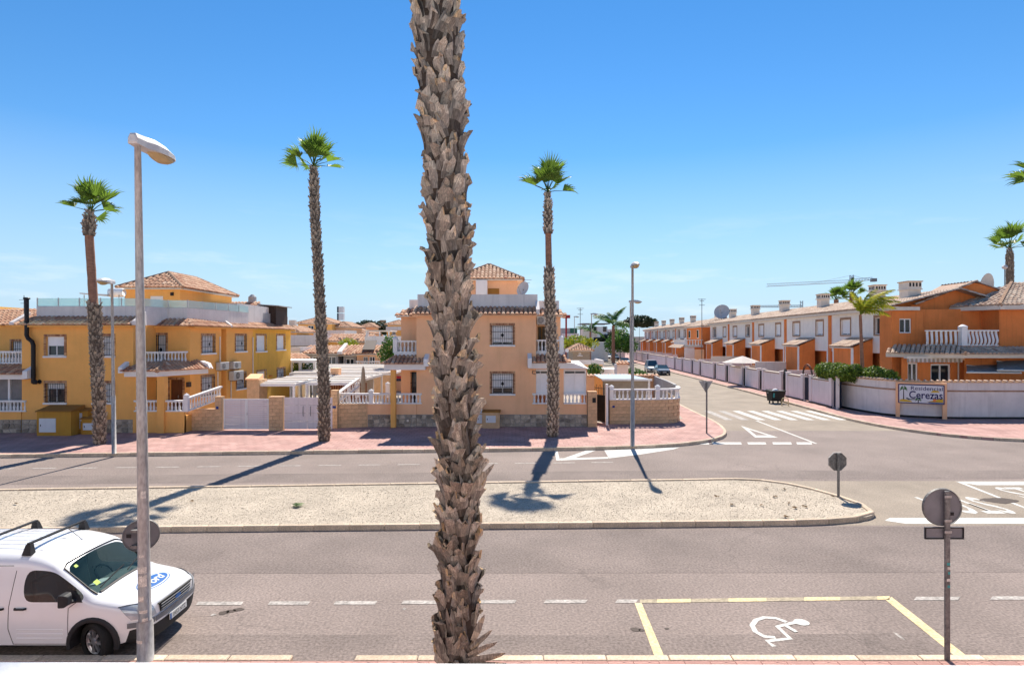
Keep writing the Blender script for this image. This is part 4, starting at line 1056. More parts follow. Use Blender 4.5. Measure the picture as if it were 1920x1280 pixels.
mb = MB(); mb.tube([J(1597, 516), J(1520, 532)], .07, 3); mb.tube([J(1597, 516), J(1632, 525)], .07, 3); mb.build('tie_rods', 'crane', root)
mb = MB(); mb.box(fx(1594, D), fx(1597, D), D-1.6, D-.8, fz(528, D), fz(521, D)); mb.build('cab', 'navy', root)
D = 480
root = thing('tower_crane', 'tiny second crane on the horizon left of a chimney', 'crane', (fx(1503, D), D, 0))
mb = MB(); lattice(mb, (fx(1503, D), D, 0), J(1503, 564), 2, 14, .3); mb.build('mast', 'crane', root)
mb = MB(); lattice(mb, J(1503, 575), J(1418, 576), 1.6, 16, .25); mb.build('jib', 'crane', root)
D = 130
root = thing('pylon_sign', 'tall dark and white double advertising pylon above the distant roofs', 'sign', (fx(639, D), D, 0))
mb = MB(); mb.box(fx(637, D), fx(641, D), D-.2, D+.2, 0, fz(606, D)); mb.build('pole', 'dark', root)
for (y0, y1) in ((575, 586), (587.5, 600)):
    mb = MB(); mb.box(fx(633.5, D), fx(645, D), D-.5, D+.5, fz(y1, D), fz(y0, D)); p_ = mb.build('panel', 'white', root)
    mb = MB(); mb.box(fx(633.3, D), fx(636, D), D-.54, D+.54, fz(y1, D)-.02, fz(y0, D)+.02); mb.build('panel_edge', 'navy', p_)
D = 150
root = thing('billboard', 'small reddish billboard over the distant palm tops', 'billboard', (fx(718, D), D, 0))
mb = MB(); mb.box(fx(712.5, D), fx(723.5, D), D-.2, D+.2, fz(609, D), fz(600, D)); mb.build('panel', 'ridge', root)
mb = MB(); mb.box(fx(717, D), fx(718.5, D), D-.15, D+.15, 0, fz(609, D)); mb.build('pole', 'dark', root)
D = 140
root = thing('pylon_sign', 'red shop sign on a red pole right of the corner house', 'sign', (fx(1061, D), D, 0))
mb = MB(); mb.box(fx(1055, D), fx(1069, D), D-.3, D+.3, fz(596.5, D), fz(590.5, D)); mb.build('panel', 'red', root)
mb = MB(); mb.box(fx(1060, D), fx(1063, D), D-.25, D+.25, 0, fz(596.5, D)); mb.build('pole', 'red', root)
# ================================================================== THE WHITE VAN
from mathutils.bvhtree import BVHTree
VX, VY = -5.90, 10.50
def vw(x, y, z): return Vector((VX-x, VY-y, z))          # x behind the nose, y towards the camera
st = [
 (0.00, [(.40, .26), (.52, .31), (.585, .48), (.60, .64), (.585, .73), (.50, .795), (.42, .81), (.34, .82), (.18, .828), (0, .832)]),
 (0.08, [(.55, .22), (.73, .29), (.765, .50), (.765, .68), (.74, .77), (.62, .835), (.52, .86), (.42, .87), (.21, .882), (0, .888)]),
 (0.30, [(.70, .22), (.855, .28), (.875, .54), (.865, .77), (.825, .85), (.71, .90), (.60, .92), (.48, .935), (.24, .95), (0, .957)]),
 (0.60, [(.78, .22), (.885, .28), (.90, .58), (.888, .82), (.855, .90), (.75, .95), (.65, .975), (.52, .99), (.27, 1.005), (0, 1.012)]),
 (0.90, [(.80, .22), (.89, .28), (.905, .60), (.893, .85), (.87, .945), (.79, .985), (.745, 1.0), (.70, 1.005), (.36, 1.045), (0, 1.055)]),
 (1.02, [(.80, .22), (.89, .28), (.905, .60), (.893, .85), (.878, .965), (.81, 1.06), (.77, 1.085), (.715, 1.095), (.37, 1.14), (0, 1.15)]),
 (1.22, [(.80, .22), (.89, .28), (.905, .60), (.893, .85), (.88, .97), (.815, 1.22), (.77, 1.255), (.71, 1.265), (.37, 1.315), (0, 1.327)]),
 (1.44, [(.80, .22), (.89, .28), (.905, .60), (.893, .85), (.88, .97), (.81, 1.385), (.765, 1.43), (.70, 1.445), (.37, 1.50), (0, 1.512)]),
 (1.56, [(.80, .22), (.89, .28), (.905, .60), (.893, .85), (.88, .97), (.805, 1.44), (.77, 1.50), (.695, 1.535), (.37, 1.585), (0, 1.60)]),
 (1.78, [(.80, .22), (.89, .28), (.905, .60), (.893, .85), (.88, .97), (.80, 1.455), (.775, 1.53), (.68, 1.62), (.37, 1.665), (0, 1.68)]),
 (2.00, [(.80, .22), (.89, .28), (.905, .60), (.893, .85), (.88, .97), (.80, 1.46), (.78, 1.55), (.675, 1.66), (.37, 1.71), (0, 1.725)]),
 (2.10, [(.80, .22), (.89, .28), (.905, .60), (.893, .85), (.88, .97), (.80, 1.46), (.78, 1.55), (.675, 1.675), (.37, 1.72), (0, 1.735)]),
 (3.00, [(.80, .22), (.89, .28), (.905, .60), (.895, .85), (.882, .97), (.80, 1.46), (.78, 1.56), (.675, 1.69), (.37, 1.735), (0, 1.75)]),
 (3.95, [(.80, .22), (.89, .28), (.905, .60), (.893, .85), (.88, .97), (.80, 1.45), (.775, 1.55), (.67, 1.67), (.37, 1.715), (0, 1.73)]),
 (4.22, [(.78, .24), (.87, .30), (.885, .60), (.875, .85), (.86, .97), (.775, 1.43), (.75, 1.52), (.645, 1.63), (.36, 1.67), (0, 1.68)]),
 (4.28, [(.70, .28), (.80, .34), (.82, .60), (.81, .85), (.80, .96), (.71, 1.40), (.68, 1.48), (.58, 1.58), (.33, 1.61), (0, 1.62)]),
]
bmv = bmesh.new(); nj = 10; grid = []
for (x, pts) in st:
    row = [bmv.verts.new((x, y, z)) for (y, z) in pts]
    row += [bmv.verts.new((x, -y, z)) for (y, z) in pts[-2::-1]]; grid.append(row)
xs_ = [s_[0] for s_ in st]
def vmat(i, j):
    jj = j if j < nj-1 else 2*nj-3-j
    x = xs_[i]
    if .89 < x < 1.43 and jj in (7, 8): return 1
    if 1.01 < x < 1.99 and jj == 4: return 2
    if jj == 0 or (x < .29 and jj <= 1): return 3
    return 0
nrow = len(grid[0])
for i in range(len(grid)-1):
    for j in range(nrow-1):
        f = bmv.faces.new((grid[i][j], grid[i+1][j], grid[i+1][j+1], grid[i][j+1])); f.material_index = vmat(i, j)
for i, k in ((0, 0), (len(grid)-1, 1)):
    for j in range(nj-1):
        a, b, c, d = grid[i][j], grid[i][j+1], grid[i][nrow-2-j], grid[i][nrow-1-j]
        q = (a, b, c, d) if len({a, b, c, d}) == 4 else tuple(dict.fromkeys((a, b, c, d)))
        try:
            f = bmv.faces.new(q if not k else q[::-1]); f.material_index = 3 if (j < 2 and i == 0) else 0
        except ValueError: pass
for i in range(len(grid)-1):      # floor
    f = bmv.faces.new((grid[i][0], grid[i][-1], grid[i+1][-1], grid[i+1][0])); f.material_index = 3
cl = bmv.edges.layers.float.new('crease_edge')
for e in bmv.edges:
    ms = {f.material_index for f in e.link_faces}
    if len(ms) > 1: e[cl] = 1.0 if ms & {1, 2} else .75
for i in range(len(grid)-1):
    for j in (0, nrow-1):
        e = bmv.edges.get((grid[i][j], grid[i+1][j]))
        if e: e[cl] = .8
bmesh.ops.recalc_face_normals(bmv, faces=bmv.faces)
vme = bpy.data.meshes.new('van_shell'); bmv.to_mesh(vme); bmv.free()
for m in ('carwhite', 'screen', 'sideglass', 'carplastic'): vme.materials.append(mt[m])
vo = bpy.data.objects.new('van_shell', vme); col.objects.link(vo)
ss = vo.modifiers.new('s', 'SUBSURF'); ss.levels = 2; ss.render_levels = 2
cuts = []
for x in (.84, 3.50):
    for s_ in (1, -1):
        c = MB(); c.lathe([(.36, -.22), (.36, .22)], (x, s_*.80, .31), 28, axis='y'); cm = c.mesh('cut', 'carplastic'); co = bpy.data.objects.new('cut', cm); col.objects.link(co); cuts.append(co)
        bo = vo.modifiers.new('c', 'BOOLEAN'); bo.object = co; bo.operation = 'DIFFERENCE'; bo.solver = 'EXACT'; bo.material_mode = 'TRANSFER'
dg = bpy.context.evaluated_depsgraph_get(); fin = bpy.data.meshes.new_from_object(vo.evaluated_get(dg))
bpy.data.objects.remove(vo)
for c in cuts: bpy.data.objects.remove(c)
bvh = BVHTree.FromPolygons([v.co for v in fin.vertices], [tuple(p.vertices) for p in fin.polygons])
van = thing('parked_van', 'white delivery van with roof bars and a blue oval on its bonnet', 'van', vw(2.1, 0, 0))
names = {0: 'body', 1: 'windscreen', 2: 'side_window', 3: 'lower_trim'}
matn = [m.name for m in fin.materials]
groups = {}
for p in fin.polygons:
    nm = fin.materials[p.material_index].name if p.material_index < len(fin.materials) else 'black_plastic'
    k = {'white_car_paint': 'body', 'windscreen': 'windscreen', 'side_glass': 'side_window', 'black_plastic': 'lower_trim'}.get(nm, 'lower_trim')
    if k == 'side_window': k = k+('.n' if fin.vertices[p.vertices[0]].co.y > 0 else '.f')
    groups.setdefault(k, []).append(tuple(p.vertices))
mname = {'body': 'carwhite', 'windscreen': 'screen', 'side_window': 'sideglass', 'lower_trim': 'carplastic'}
vparts = {}
for k, fs in groups.items():
    mb = MB(); idx = {}
    for f in fs:
        q = []
        for i in f:
            if i not in idx: idx[i] = len(mb.v); co = fin.vertices[i].co; mb.v.append(tuple(vw(*co)))
            q.append(idx[i])
        mb.f.append(tuple(q)); mb.t.append(.5)
    o = mb.build(k.split('.')[0], mname[k.split('.')[0]], van, smooth=True); vparts[k] = o
    if k in ('body', 'lower_trim'):
        o.data.set_sharp_from_angle(angle=R(38))
body = vparts['body']
def near(p, off=.004):
    loc, nr, i, d = bvh.find_nearest(Vector(p)); v = Vector(p)-loc
    if nr.dot(Vector((loc.x-2, loc.y, loc.z-.8))) < 0 and loc.z > .4: nr = -nr
    return loc+nr*off
def patch(name, c4, m, par, nu=8, nv=4, off=.006):
    a, b, c, d = [Vector(q) for q in c4]; mb = MB()
    for i in range(nu+1):
        for j in range(nv+1):
            u, v = i/nu, j/nv; p = (a*(1-u)+b*u)*(1-v)+(d*(1-u)+c*u)*v; mb.v.append(tuple(vw(*near(p, off))))
    for i in range(nu):
        for j in range(nv): q = i*(nv+1)+j; mb.f.append((q, q+nv+1, q+nv+2, q+1)); mb.t.append(.5)
    return mb.build(name, m, par, smooth=True)
def side_ray(x, z, s_=1, off=.003):
    h = bvh.ray_cast(Vector((x, s_*2, z)), Vector((0, -s_, 0))); return Vector((x, h[0].y+s_*off, z)) if h[0] else Vector((x, s_*.9, z))
def top_ray(x, y, off=.003):
    h = bvh.ray_cast(Vector((x, y, 3)), Vector((0, 0, -1))); return Vector((x, y, h[0].z+off))
def rib(name, pts, wd, m, par, th=.0):
    mb = MB(); P = [vw(*p) for p in pts]; mb.tube(P, wd, 5); return mb.build(name, m, par)
# panel seams and mouldings on both sides
for s_ in (1, -1):
    def path(q, n=8):
        out = []
        for a, b in zip(q, q[1:]):
            for k in range(n): t = k/n; out.append(side_ray(a[0]+(b[0]-a[0])*t, a[1]+(b[1]-a[1])*t, s_, .001))
        return out+[side_ray(*q[-1], s_, .001)]
    rib('door_seam', path([(1.24, .30), (1.24, .88), (1.10, .98)]), .005, 'dark', body)
    rib('door_seam', path([(2.12, .30), (2.20, .55), (2.20, .90), (2.14, 1.45)]), .005, 'dark', body)
    rib('door_seam', path([(1.24, .305), (2.12, .305)]), .005, 'dark', body)
    rib('door_seam', path([(2.2, 1.52), (3.2, 1.52), (3.22, .9)]), .005, 'dark', body)
    for z in (.40, .47, .54): rib('side_moulding', path([(1.32, z), (2.06, z)], 10), .010, 'carwhite', body)
    mb = MB(); a = side_ray(2.0, .86, s_, .0); mb.tube([vw(1.92, a.y, .87), vw(1.94, a.y+s_*.03, .87), vw(2.08, a.y+s_*.03, .87), vw(2.10, a.y, .87)], .018, 8); mb.build('door_handle', 'carplastic', body)
    a = side_ray(2.32, .86, s_, 0); mb = MB(); mb.tube([vw(2.28, a.y, .87), vw(2.30, a.y+s_*.03, .87), vw(2.42, a.y+s_*.03, .87), vw(2.44, a.y, .87)], .018, 8); mb.build('door_handle', 'carplastic', body)
    mb = MB(); a = side_ray(1.12, .98, s_, 0); c = Vector((1.20, a.y+s_*.13, 1.06)); secs = []
    for (dx, w_, h_) in ((-.07, .05, .06), (-.03, .085, .095), (.05, .09, .10), (.07, .08, .09)):
        secs.append([vw(c.x+dx, c.y+w_*ca, c.z+h_*sa) for ca, sa in ((1, 1), (-1, 1), (-1, -1), (1, -1))])
    loft(mb, secs); mb.tube([vw(1.14, a.y-.01*s_, .99), vw(1.18, c.y, 1.02)], .035, 6); o = mb.build('mirror', 'carplastic', van); bv = o.modifiers.new('b', 'BEVEL'); bv.width = .02; bv.segments = 2
    # black corner by the mirror
    patch('mirror_corner', [(1.02, s_*.88, .965), (1.24, s_*.88, .97), (1.24, s_*.82, 1.16), (1.10, s_*.85, 1.08)], 'carplastic', body, 6, 4, .004)
    # arch mouldings
    for xw in (.84, 3.50):
        mb = MB(); secs = []
        for k in range(17):
            t = R(-12+204*k/16); ring = []
            for (rr, yy) in ((.345, -.06), (.355, .022), (.40, .026), (.428, .004), (.42, -.05)):
                x, z = xw+rr*math.cos(t), .31+rr*math.sin(t); base_y = .905 if xw > 1 else .90-max(0, (.5-x))*.10
                ring.append(vw(x, s_*(base_y+yy), max(z, .22)))
            secs.append(ring)
        loft(mb, secs); mb.build('arch_trim', 'carplastic', van, smooth=False)
# wheels
def wheel(x, y, steer):
    s_ = 1 if y > 0 else -1
    c = vw(x, y, .31); o = thing('wheel', None, None, c); o.parent = van; o.location = c-van.location
    q = Matrix.Rotation(steer, 4, 'Z')
    def mk(name, mb, m, par, smooth=True):
        me = mb.mesh(name, m, smooth=smooth); me.transform(q); ob = bpy.data.objects.new(name, me); col.objects.link(ob); ob.parent = par; return ob
    t = MB(); t.lathe([(.205, -.09), (.27, -.105), (.30, -.095), (.312, -.06), (.312, .06), (.30, .095), (.27, .105), (.205, .09)], (0, 0, 0), 36, axis='y', caps=False); ty = mk('tyre', t, 'rubber', o)
    out = -s_          # outer face in world y
    t = MB(); t.lathe([(.20, .0), (.205, .05), (.19, .075), (.185, .02), (.05, .0)] if out > 0 else [(.05, -.0), (.185, -.02), (.19, -.075), (.205, -.05), (.20, 0)], (0, 0, 0), 30, axis='y', caps=False); mk('rim', t, 'alloy', o)
    t = MB()
    for k in range(7):
        a = 2*math.pi*k/7; d = Vector((math.cos(a), 0, math.sin(a))); e = Vector((-d.z, 0, d.x))*.022; n = Vector((0, out*.07, 0)); n0 = Vector((0, out*.035, 0))
        t.hexa([d*.03-e+n0, d*.19-e*.8+n0, d*.19+e*.8+n0, d*.03+e+n0, d*.03-e+n, d*.19-e*.8+n, d*.19+e*.8+n, d*.03+e+n])
    t.lathe([(.05, .03*out), (.05, .08*out)], (0, 0, 0), 12, axis='y'); mk('spokes', t, 'alloy', o, False)
    t = MB(); t.lathe([(.2, -.03), (.2, .02)], (0, 0, 0), 24, axis='y'); mk('brake_disc', t, 'black', o)
for x in (.84, 3.50):
    for y in (.77, -.77): wheel(x, y, R(-24) if x < 1 else 0)
# front: grille with bars, badge, bumper strip, plate, headlamps
gr = patch('grille', [(-.05, -.47, .635), (-.05, .47, .635), (-.02, .50, .795), (-.02, -.50, .795)], 'black', van, 14, 4, .008)
for z in (.665, .71, .755): rib('grille_bar', [near((-.05, y*.05, z), .016) for y in range(-9, 10)], .012, 'greytrim', gr)
rib('grille_frame', [near((-.04, y*.052, .80), .010) for y in range(-10, 11)], .016, 'carplastic', gr)
mb = MB(); c = near((-.05, 0, .715), .03); mb.v = []; ring = [vw(c.x-.004, c.y+.09*math.cos(k*.3927), c.z+.038*math.sin(k*.3927)) for k in range(16)]; mb.poly(ring); mb.build('badge', 'logo_blue', gr)
patch('bumper_strip', [(-.02, -.60, .53), (-.02, .60, .53), (-.02, .60, .615), (-.02, -.60, .615)], 'greytrim', van, 16, 3, .022)
for s_ in (1, -1):
    patch('bumper_corner', [(.02, s_*.60, .53), (.30, s_*.90, .54), (.30, s_*.90, .62), (.02, s_*.60, .615)], 'greytrim', van, 8, 3, .016)
    hl = patch('headlamp', [(.03, s_*.55, .64), (.26, s_*.84, .665), (.46, s_*.84, .865), (.13, s_*.60, .82)], 'headlamp', van, 8, 6, .010)
    rib('headlamp_edge', [near(p, .010) for p in ((.13, s_*.60, .825), (.24, s_*.70, .85), (.36, s_*.78, .865), (.47, s_*.845, .868))], .008, 'dark', hl)
    mb = MB(); c = near((.16, s_*.71, .74), .012); ring = [vw(c.x-.008-.03*math.sin(k*.5236)*0, c.y+.055*math.cos(k*.5236), c.z+.055*math.sin(k*.5236)) for k in range(12)]; mb.poly(ring if s_ > 0 else ring); mb.build('bulb', 'alloy', hl)
mb = MB(); P = [vw(-.030, -.26, .40), vw(-.030, .26, .40), vw(-.026, .26, .51), vw(-.026, -.26, .51)]; Q = [p+Vector((.012, 0, 0)) for p in P]
mb.hexa(P+Q); pl = mb.build('number_plate', 'plate', van)
mb = MB(); mb.poly([vw(-.0435, .26, .402), vw(-.0435, .215, .402), vw(-.0395, .215, .508), vw(-.0395, .26, .508)][::-1]); mb.build('plate_band', 'logo_blue', pl)
me = text_mesh('0453 NTZ', .098); T = Matrix.Translation(vw(-.045, -.02, .452)) @ Matrix(((0, 0, 1, 0), (1, 0, 0, 0), (0, 1, 0, 0), (0, 0, 0, 1))) @ Matrix.Diagonal((.92, 1, 1, 1)); mesh_obj('plate_lettering', me, 'black', pl, T)
# the oval on the bonnet, projected on the panel
def bonnet(u, v, off):        # u to the van's left (away from camera), v towards the windscreen
    p = top_ray(.40+v, -u, off); return vw(*p)
def oval(r1, r2, off, m, par, name):
    mb = MB(); n = 40; rows = 5
    mb.v.append(tuple(bonnet(0, 0, off)))
    for r in range(1, rows+1):
        for k in range(n): t = 2*math.pi*k/n; mb.v.append(tuple(bonnet(r1*r/rows*math.cos(t), r2*r/rows*math.sin(t), off)))
    for k in range(n): mb.f.append((0, 1+k, 1+(k+1) % n)); mb.t.append(.5)
    for r in range(rows-1):
        for k in range(n): a, b = 1+r*n+k, 1+r*n+(k+1) % n; mb.f.append((a, a+n, b+n, b)); mb.t.append(.5)
    return mb.build(name, m, par, smooth=True)
em = oval(.40, .175, .0020, 'logo_blue', van, 'bonnet_emblem'); oval(.382, .158, .0035, 'plate', em, 'emblem_ring'); oval(.358, .138, .0050, 'logo_blue', em, 'emblem_field')
me = text_mesh('Ford', .25, shear=.32, bold=.004, space=.93)
bm2 = bmesh.new(); bm2.from_mesh(me); bmesh.ops.triangulate(bm2, faces=bm2.faces); bm2.to_mesh(me); bm2.free()
for v in me.vertices: v.co = bonnet(v.co.x*1.02, v.co.y*.95, .0068)
me.transform(Matrix.Translation(-wloc(em))); me.materials.clear(); me.materials.append(mt['plate']); o = bpy.data.objects.new('emblem_lettering', me); col.objects.link(o); o.parent = em
# roof ribs, bars, aerial, wipers
for y in (-.5, -.34, -.17, 0, .17, .34, .5): rib('roof_rib', [top_ray(1.95+k*.25, y, -.004) for k in range(9)], .014, 'carwhite', body)
for x in (2.08, 2.96):
    mb = MB(); z = 1.815; mb.hexa([vw(x-.03, .64, z), vw(x-.03, -.64, z), vw(x+.03, -.64, z), vw(x+.03, .64, z), vw(x-.03, .64, z+.025), vw(x-.03, -.64, z+.025), vw(x+.03, -.64, z+.025), vw(x+.03, .64, z+.025)])
    rb_ = mb.build('roof_bar', 'carplastic', van)
    for s_ in (1, -1):
        mb = MB(); a, b = top_ray(x, s_*.63, -.01), None
        loft(mb, [[vw(x+dx*1.5, s_*(.63+dy*1.3), a.z) for dx, dy in ((-.05, -.04), (.05, -.04), (.05, .05), (-.05, .05))], [vw(x+dx, s_*(.61+dy), z+.0) for dx, dy in ((-.04, -.03), (.04, -.03), (.04, .04), (-.04, .04))]]); mb.build('bar_foot', 'carplastic', rb_)
a = top_ray(1.72, -.1, 0); rib('aerial', [a, a+Vector((.28, 0, .22))], .006, 'dark', van)
for (p0, p1) in (((.95, .55), (1.04, -.18)), ((.95, -.15), (1.06, -.62))):
    rib('wiper', [top_ray(p0[0]+(p1[0]-p0[0])*t, p0[1]+(p1[1]-p0[1])*t, .018) for t in (0, .25, .5, .75, 1)], .010, 'dark', van)
rib('scuttle', [top_ray(.90, y*.07, .008) for y in range(-9, 10)], .022, 'carplastic', body)
# windscreen surround and stickers
sp = [near((x, .705, z), .006) for x, z in ((.90, 1.005), (1.02, 1.095), (1.22, 1.265), (1.44, 1.445))]+[near((1.46, y*.1, 1.52), .006) for y in range(6, -7, -1)]+[near((x, -.705, z), .006) for x, z in ((1.44, 1.445), (1.22, 1.265), (1.02, 1.095), (.90, 1.005))]
rib('screen_seal', sp, .014, 'black', vparts['windscreen'])
patch('screen_sticker', [(1.02, .56, 1.10), (1.02, .46, 1.11), (1.08, .46, 1.17), (1.08, .56, 1.16)], 'lime', vparts['windscreen'], 4, 4, .004)
patch('screen_sticker', [(1.36, .56, 1.40), (1.36, .50, 1.405), (1.40, .50, 1.44), (1.40, .56, 1.43)], 'lime', vparts['windscreen'], 3, 3, .004)
# cabin
mb = MB(); loft(mb, [[vw(.98, y, .80), vw(.98, y, .98), vw(1.15, y, 1.03), vw(1.36, y, .98), vw(1.40, y, .72)] for y in (-.72, -.2, .2, .72)]); mb.build('dashboard', 'interior', van)
for y in (-.38, .38):
    mb = MB(); mb.hexa([vw(1.52, y+.24, .52), vw(1.52, y-.24, .52), vw(2.0, y-.24, .48), vw(2.0, y+.24, .48), vw(1.52, y+.24, .64), vw(1.52, y-.24, .64), vw(2.0, y-.24, .62), vw(2.0, y+.24, .62)])
    mb.hexa([vw(1.88, y+.23, .60), vw(1.88, y-.23, .60), vw(2.0, y-.23, .60), vw(2.0, y+.23, .60), vw(2.0, y+.20, 1.18), vw(2.0, y-.20, 1.18), vw(2.1, y-.2, 1.18), vw(2.1, y+.2, 1.18)])
    mb.hexa([vw(2.02, y+.12, 1.2), vw(2.02, y-.12, 1.2), vw(2.1, y-.12, 1.2), vw(2.1, y+.12, 1.2), vw(2.03, y+.11, 1.38), vw(2.03, y-.11, 1.38), vw(2.09, y-.11, 1.38), vw(2.09, y+.11, 1.38)])
    o = mb.build('seat', 'seat', van); bv = o.modifiers.new('b', 'BEVEL'); bv.width = .03; bv.segments = 2
mb = MB(); c = Vector((1.52, -.38, .95)); mb.tube([vw(c.x+.12*math.sin(k*.4488), c.y+.185*math.cos(k*.4488), c.z+.14*math.sin(k*.4488)) for k in range(15)], .016, 6); mb.build('steering_wheel', 'carplastic', van)
mb = MB(); mb.poly([vw(2.16, .78, .4), vw(2.16, -.78, .4), vw(2.16, -.70, 1.6), vw(2.16, .70, 1.6)]); mb.build('bulkhead', 'interior', van)
mb = MB(); mb.hexa([vw(1.12, .30, 1.035), vw(1.12, .02, 1.035), vw(1.30, .05, 1.01), vw(1.30, .33, 1.01), vw(1.12, .30, 1.045), vw(1.12, .02, 1.045), vw(1.30, .05, 1.02), vw(1.30, .33, 1.02)]); mb.build('papers', 'plate', van)
# ================================================================== HELPERS FOR BUILDINGS
def px_hole(fr, x0, x1, y0, y1):
    a, b = fr.u(x0), fr.u(x1); m = (x0+x1)/2; return (a, b, fr.z(m, y1), fr.z(m, y0))
def stone_clad(par, fr, u0, u1, z0, z1, size=.30, n0=.012):
    base = MB(); fr.box(base, u0, u1, -.02, n0, z0, z1+.012); bo = base.build('stone_base', 'stone_mortar', par)
    nu, nz = max(1, int((u1-u0)/size)), max(1, int(round((z1-z0)/(size*.8))))
    V = {}
    for i in range(nu+1):
        for j in range(nz+1):
            du = 0 if i in (0, nu) else random.uniform(-.3, .3)*size; dz = 0 if j in (0, nz) else random.uniform(-.32, .32)*size*.8
            V[i, j] = (u0+(u1-u0)*i/nu+du, z0+(z1-z0)*j/nz+dz)
    for i in range(nu):
        for j in range(nz):
            q = [V[i, j], V[i+1, j], V[i+1, j+1], V[i, j+1]]; P = []
            for a, b in zip(q, q[1:]+q[:1]):
                P.append((a[0]*.86+b[0]*.14, a[1]*.86+b[1]*.14)); P.append((a[0]*.14+b[0]*.86, a[1]*.14+b[1]*.86))
            cu, cz = sum(p[0] for p in P)/8, sum(p[1] for p in P)/8; P = [(cu+(p[0]-cu)*.92, cz+(p[1]-cz)*.90) for p in P]
            t = n0+random.uniform(.015, .04); mb = MB()
            A = [fr.p(p[0], p[1], n0-.01) for p in P]; B = [fr.p(cu+(p[0]-cu)*.9, cz+(p[1]-cz)*.9, t) for p in P]
            mb.add(A+B, [tuple(range(8, 16))]+[(k, (k+1) % 8, 8+(k+1) % 8, 8+k) for k in range(8)]); mb.build('stone', 'stone', bo)
BLK = box_mesh('block', .39, .06, .19, 'sand_block', .008)
BLKH = box_mesh('block', .19, .06, .19, 'sand_block', .008)
def block_wall(root, pts, z0, z1, thick=.20, cap=True, wallname='wall_core'):
    """blockwork along a plan polyline (outside = right-hand side of direction reversed: n=(uy,-ux))"""
    mb = MB(); P = [Vector((*p, 0)) for p in pts]; ins = []
    for i, p in enumerate(P):
        d = (P[min(i+1, len(P)-1)]-P[max(i-1, 0)]).normalized(); ins.append(p+Vector((-d.y, d.x, 0))*thick)
    loft(mb, [[(p.x, p.y, z0), (p.x, p.y, z1), (q.x, q.y, z1), (q.x, q.y, z0)] for p, q in zip(P, ins)]); core = mb.build(wallname, 'mortar', root)
    seg = [(b-a).length for a, b in zip(P, P[1:])]; tot = sum(seg)
    def at(s):
        for (a, b, l) in zip(P, P[1:], seg):
            if s <= l: return a.lerp(b, s/l), (b-a).normalized()
            s -= l
        return P[-1], (P[-1]-P[-2]).normalized()
    rows = max(1, round((z1-z0)/.2)); rh = (z1-z0)/rows
    for r in range(rows):
        s = 0; first = r % 2
        while s < tot-.05:
            l = min(.2 if (first and s == 0) else .4, tot-s); p, d = at(s+l/2)
            inst('block', BLK if l > .25 else BLKH, core, (p.x, p.y, z0+rh*(r+.5)), (0, 0, math.atan2(d.y, d.x)), ((l-.01)/(.39 if l > .25 else .19), 1, (rh-.008)/.19)); s += l
    if cap:
        mb = MB(); out = []
        for i, p in enumerate(P):
            d = (P[min(i+1, len(P)-1)]-P[max(i-1, 0)]).normalized(); n = Vector((d.y, -d.x, 0)); out.append((p+n*.06, p-n*(thick+.04)))
        loft(mb, [[(a.x, a.y, z1), (a.x, a.y, z1+.05), (b.x, b.y, z1+.05), (b.x, b.y, z1)] for a, b in out]); mb.build('coping', 'sand_block', root)
    return core
def poly_wall(mb, pts, z0, z1, th):
    P = [Vector((*p, 0)) for p in pts]; secs = []
    for i, p in enumerate(P):
        d = (P[min(i+1, len(P)-1)]-P[max(i-1, 0)]).normalized(); q = p+Vector((-d.y, d.x, 0))*th
        secs.append([(p.x, p.y, z0), (p.x, p.y, z1), (q.x, q.y, z1), (q.x, q.y, z0)])
    loft(mb, secs)
def aircon(label, fr, u, z, w_=.85, h_=.58, dep=.34, fan_dark=False):
    root = thing('air_conditioner', label, 'air conditioner', fr.p(u, z, dep/2), 'wall air conditioners')
    mb = MB(); fr.box(mb, u-w_/2, u+w_/2, .05, dep, z, z+h_); o = mb.build('casing', 'plastic', root); bv = o.modifiers.new('b', 'BEVEL'); bv.width = .02
    mb = MB(); c = (u-w_*.12, z+h_/2); ring = [fr.p(c[0]+h_*.40*math.cos(k*.35), c[1]+h_*.40*math.sin(k*.35), dep+.006) for k in range(18)]; mb.poly(ring); fg = mb.build('fan_opening', 'dark' if fan_dark else 'sign_back', root)
    mb = MB()
    for k in range(7):
        t = k*.897; a = fr.p(c[0], c[1], dep+.018); b = fr.p(c[0]+h_*.38*math.cos(t), c[1]+h_*.38*math.sin(t), dep+.018); mb.tube([a, b], .008, 4)
    for rr in (.16, .28, .38): mb.tube([fr.p(c[0]+h_*rr*math.cos(k*.3927), c[1]+h_*rr*math.sin(k*.3927), dep+.018) for k in range(17)], .007, 4)
    mb.build('fan_grille', 'plastic', fg)
    mb = MB()
    for du in (-w_*.3, w_*.3): fr.box(mb, u+du-.02, u+du+.02, .0, dep*.9, z-.05, z-.002)
    mb.build('bracket', 'galv_d', root); return root
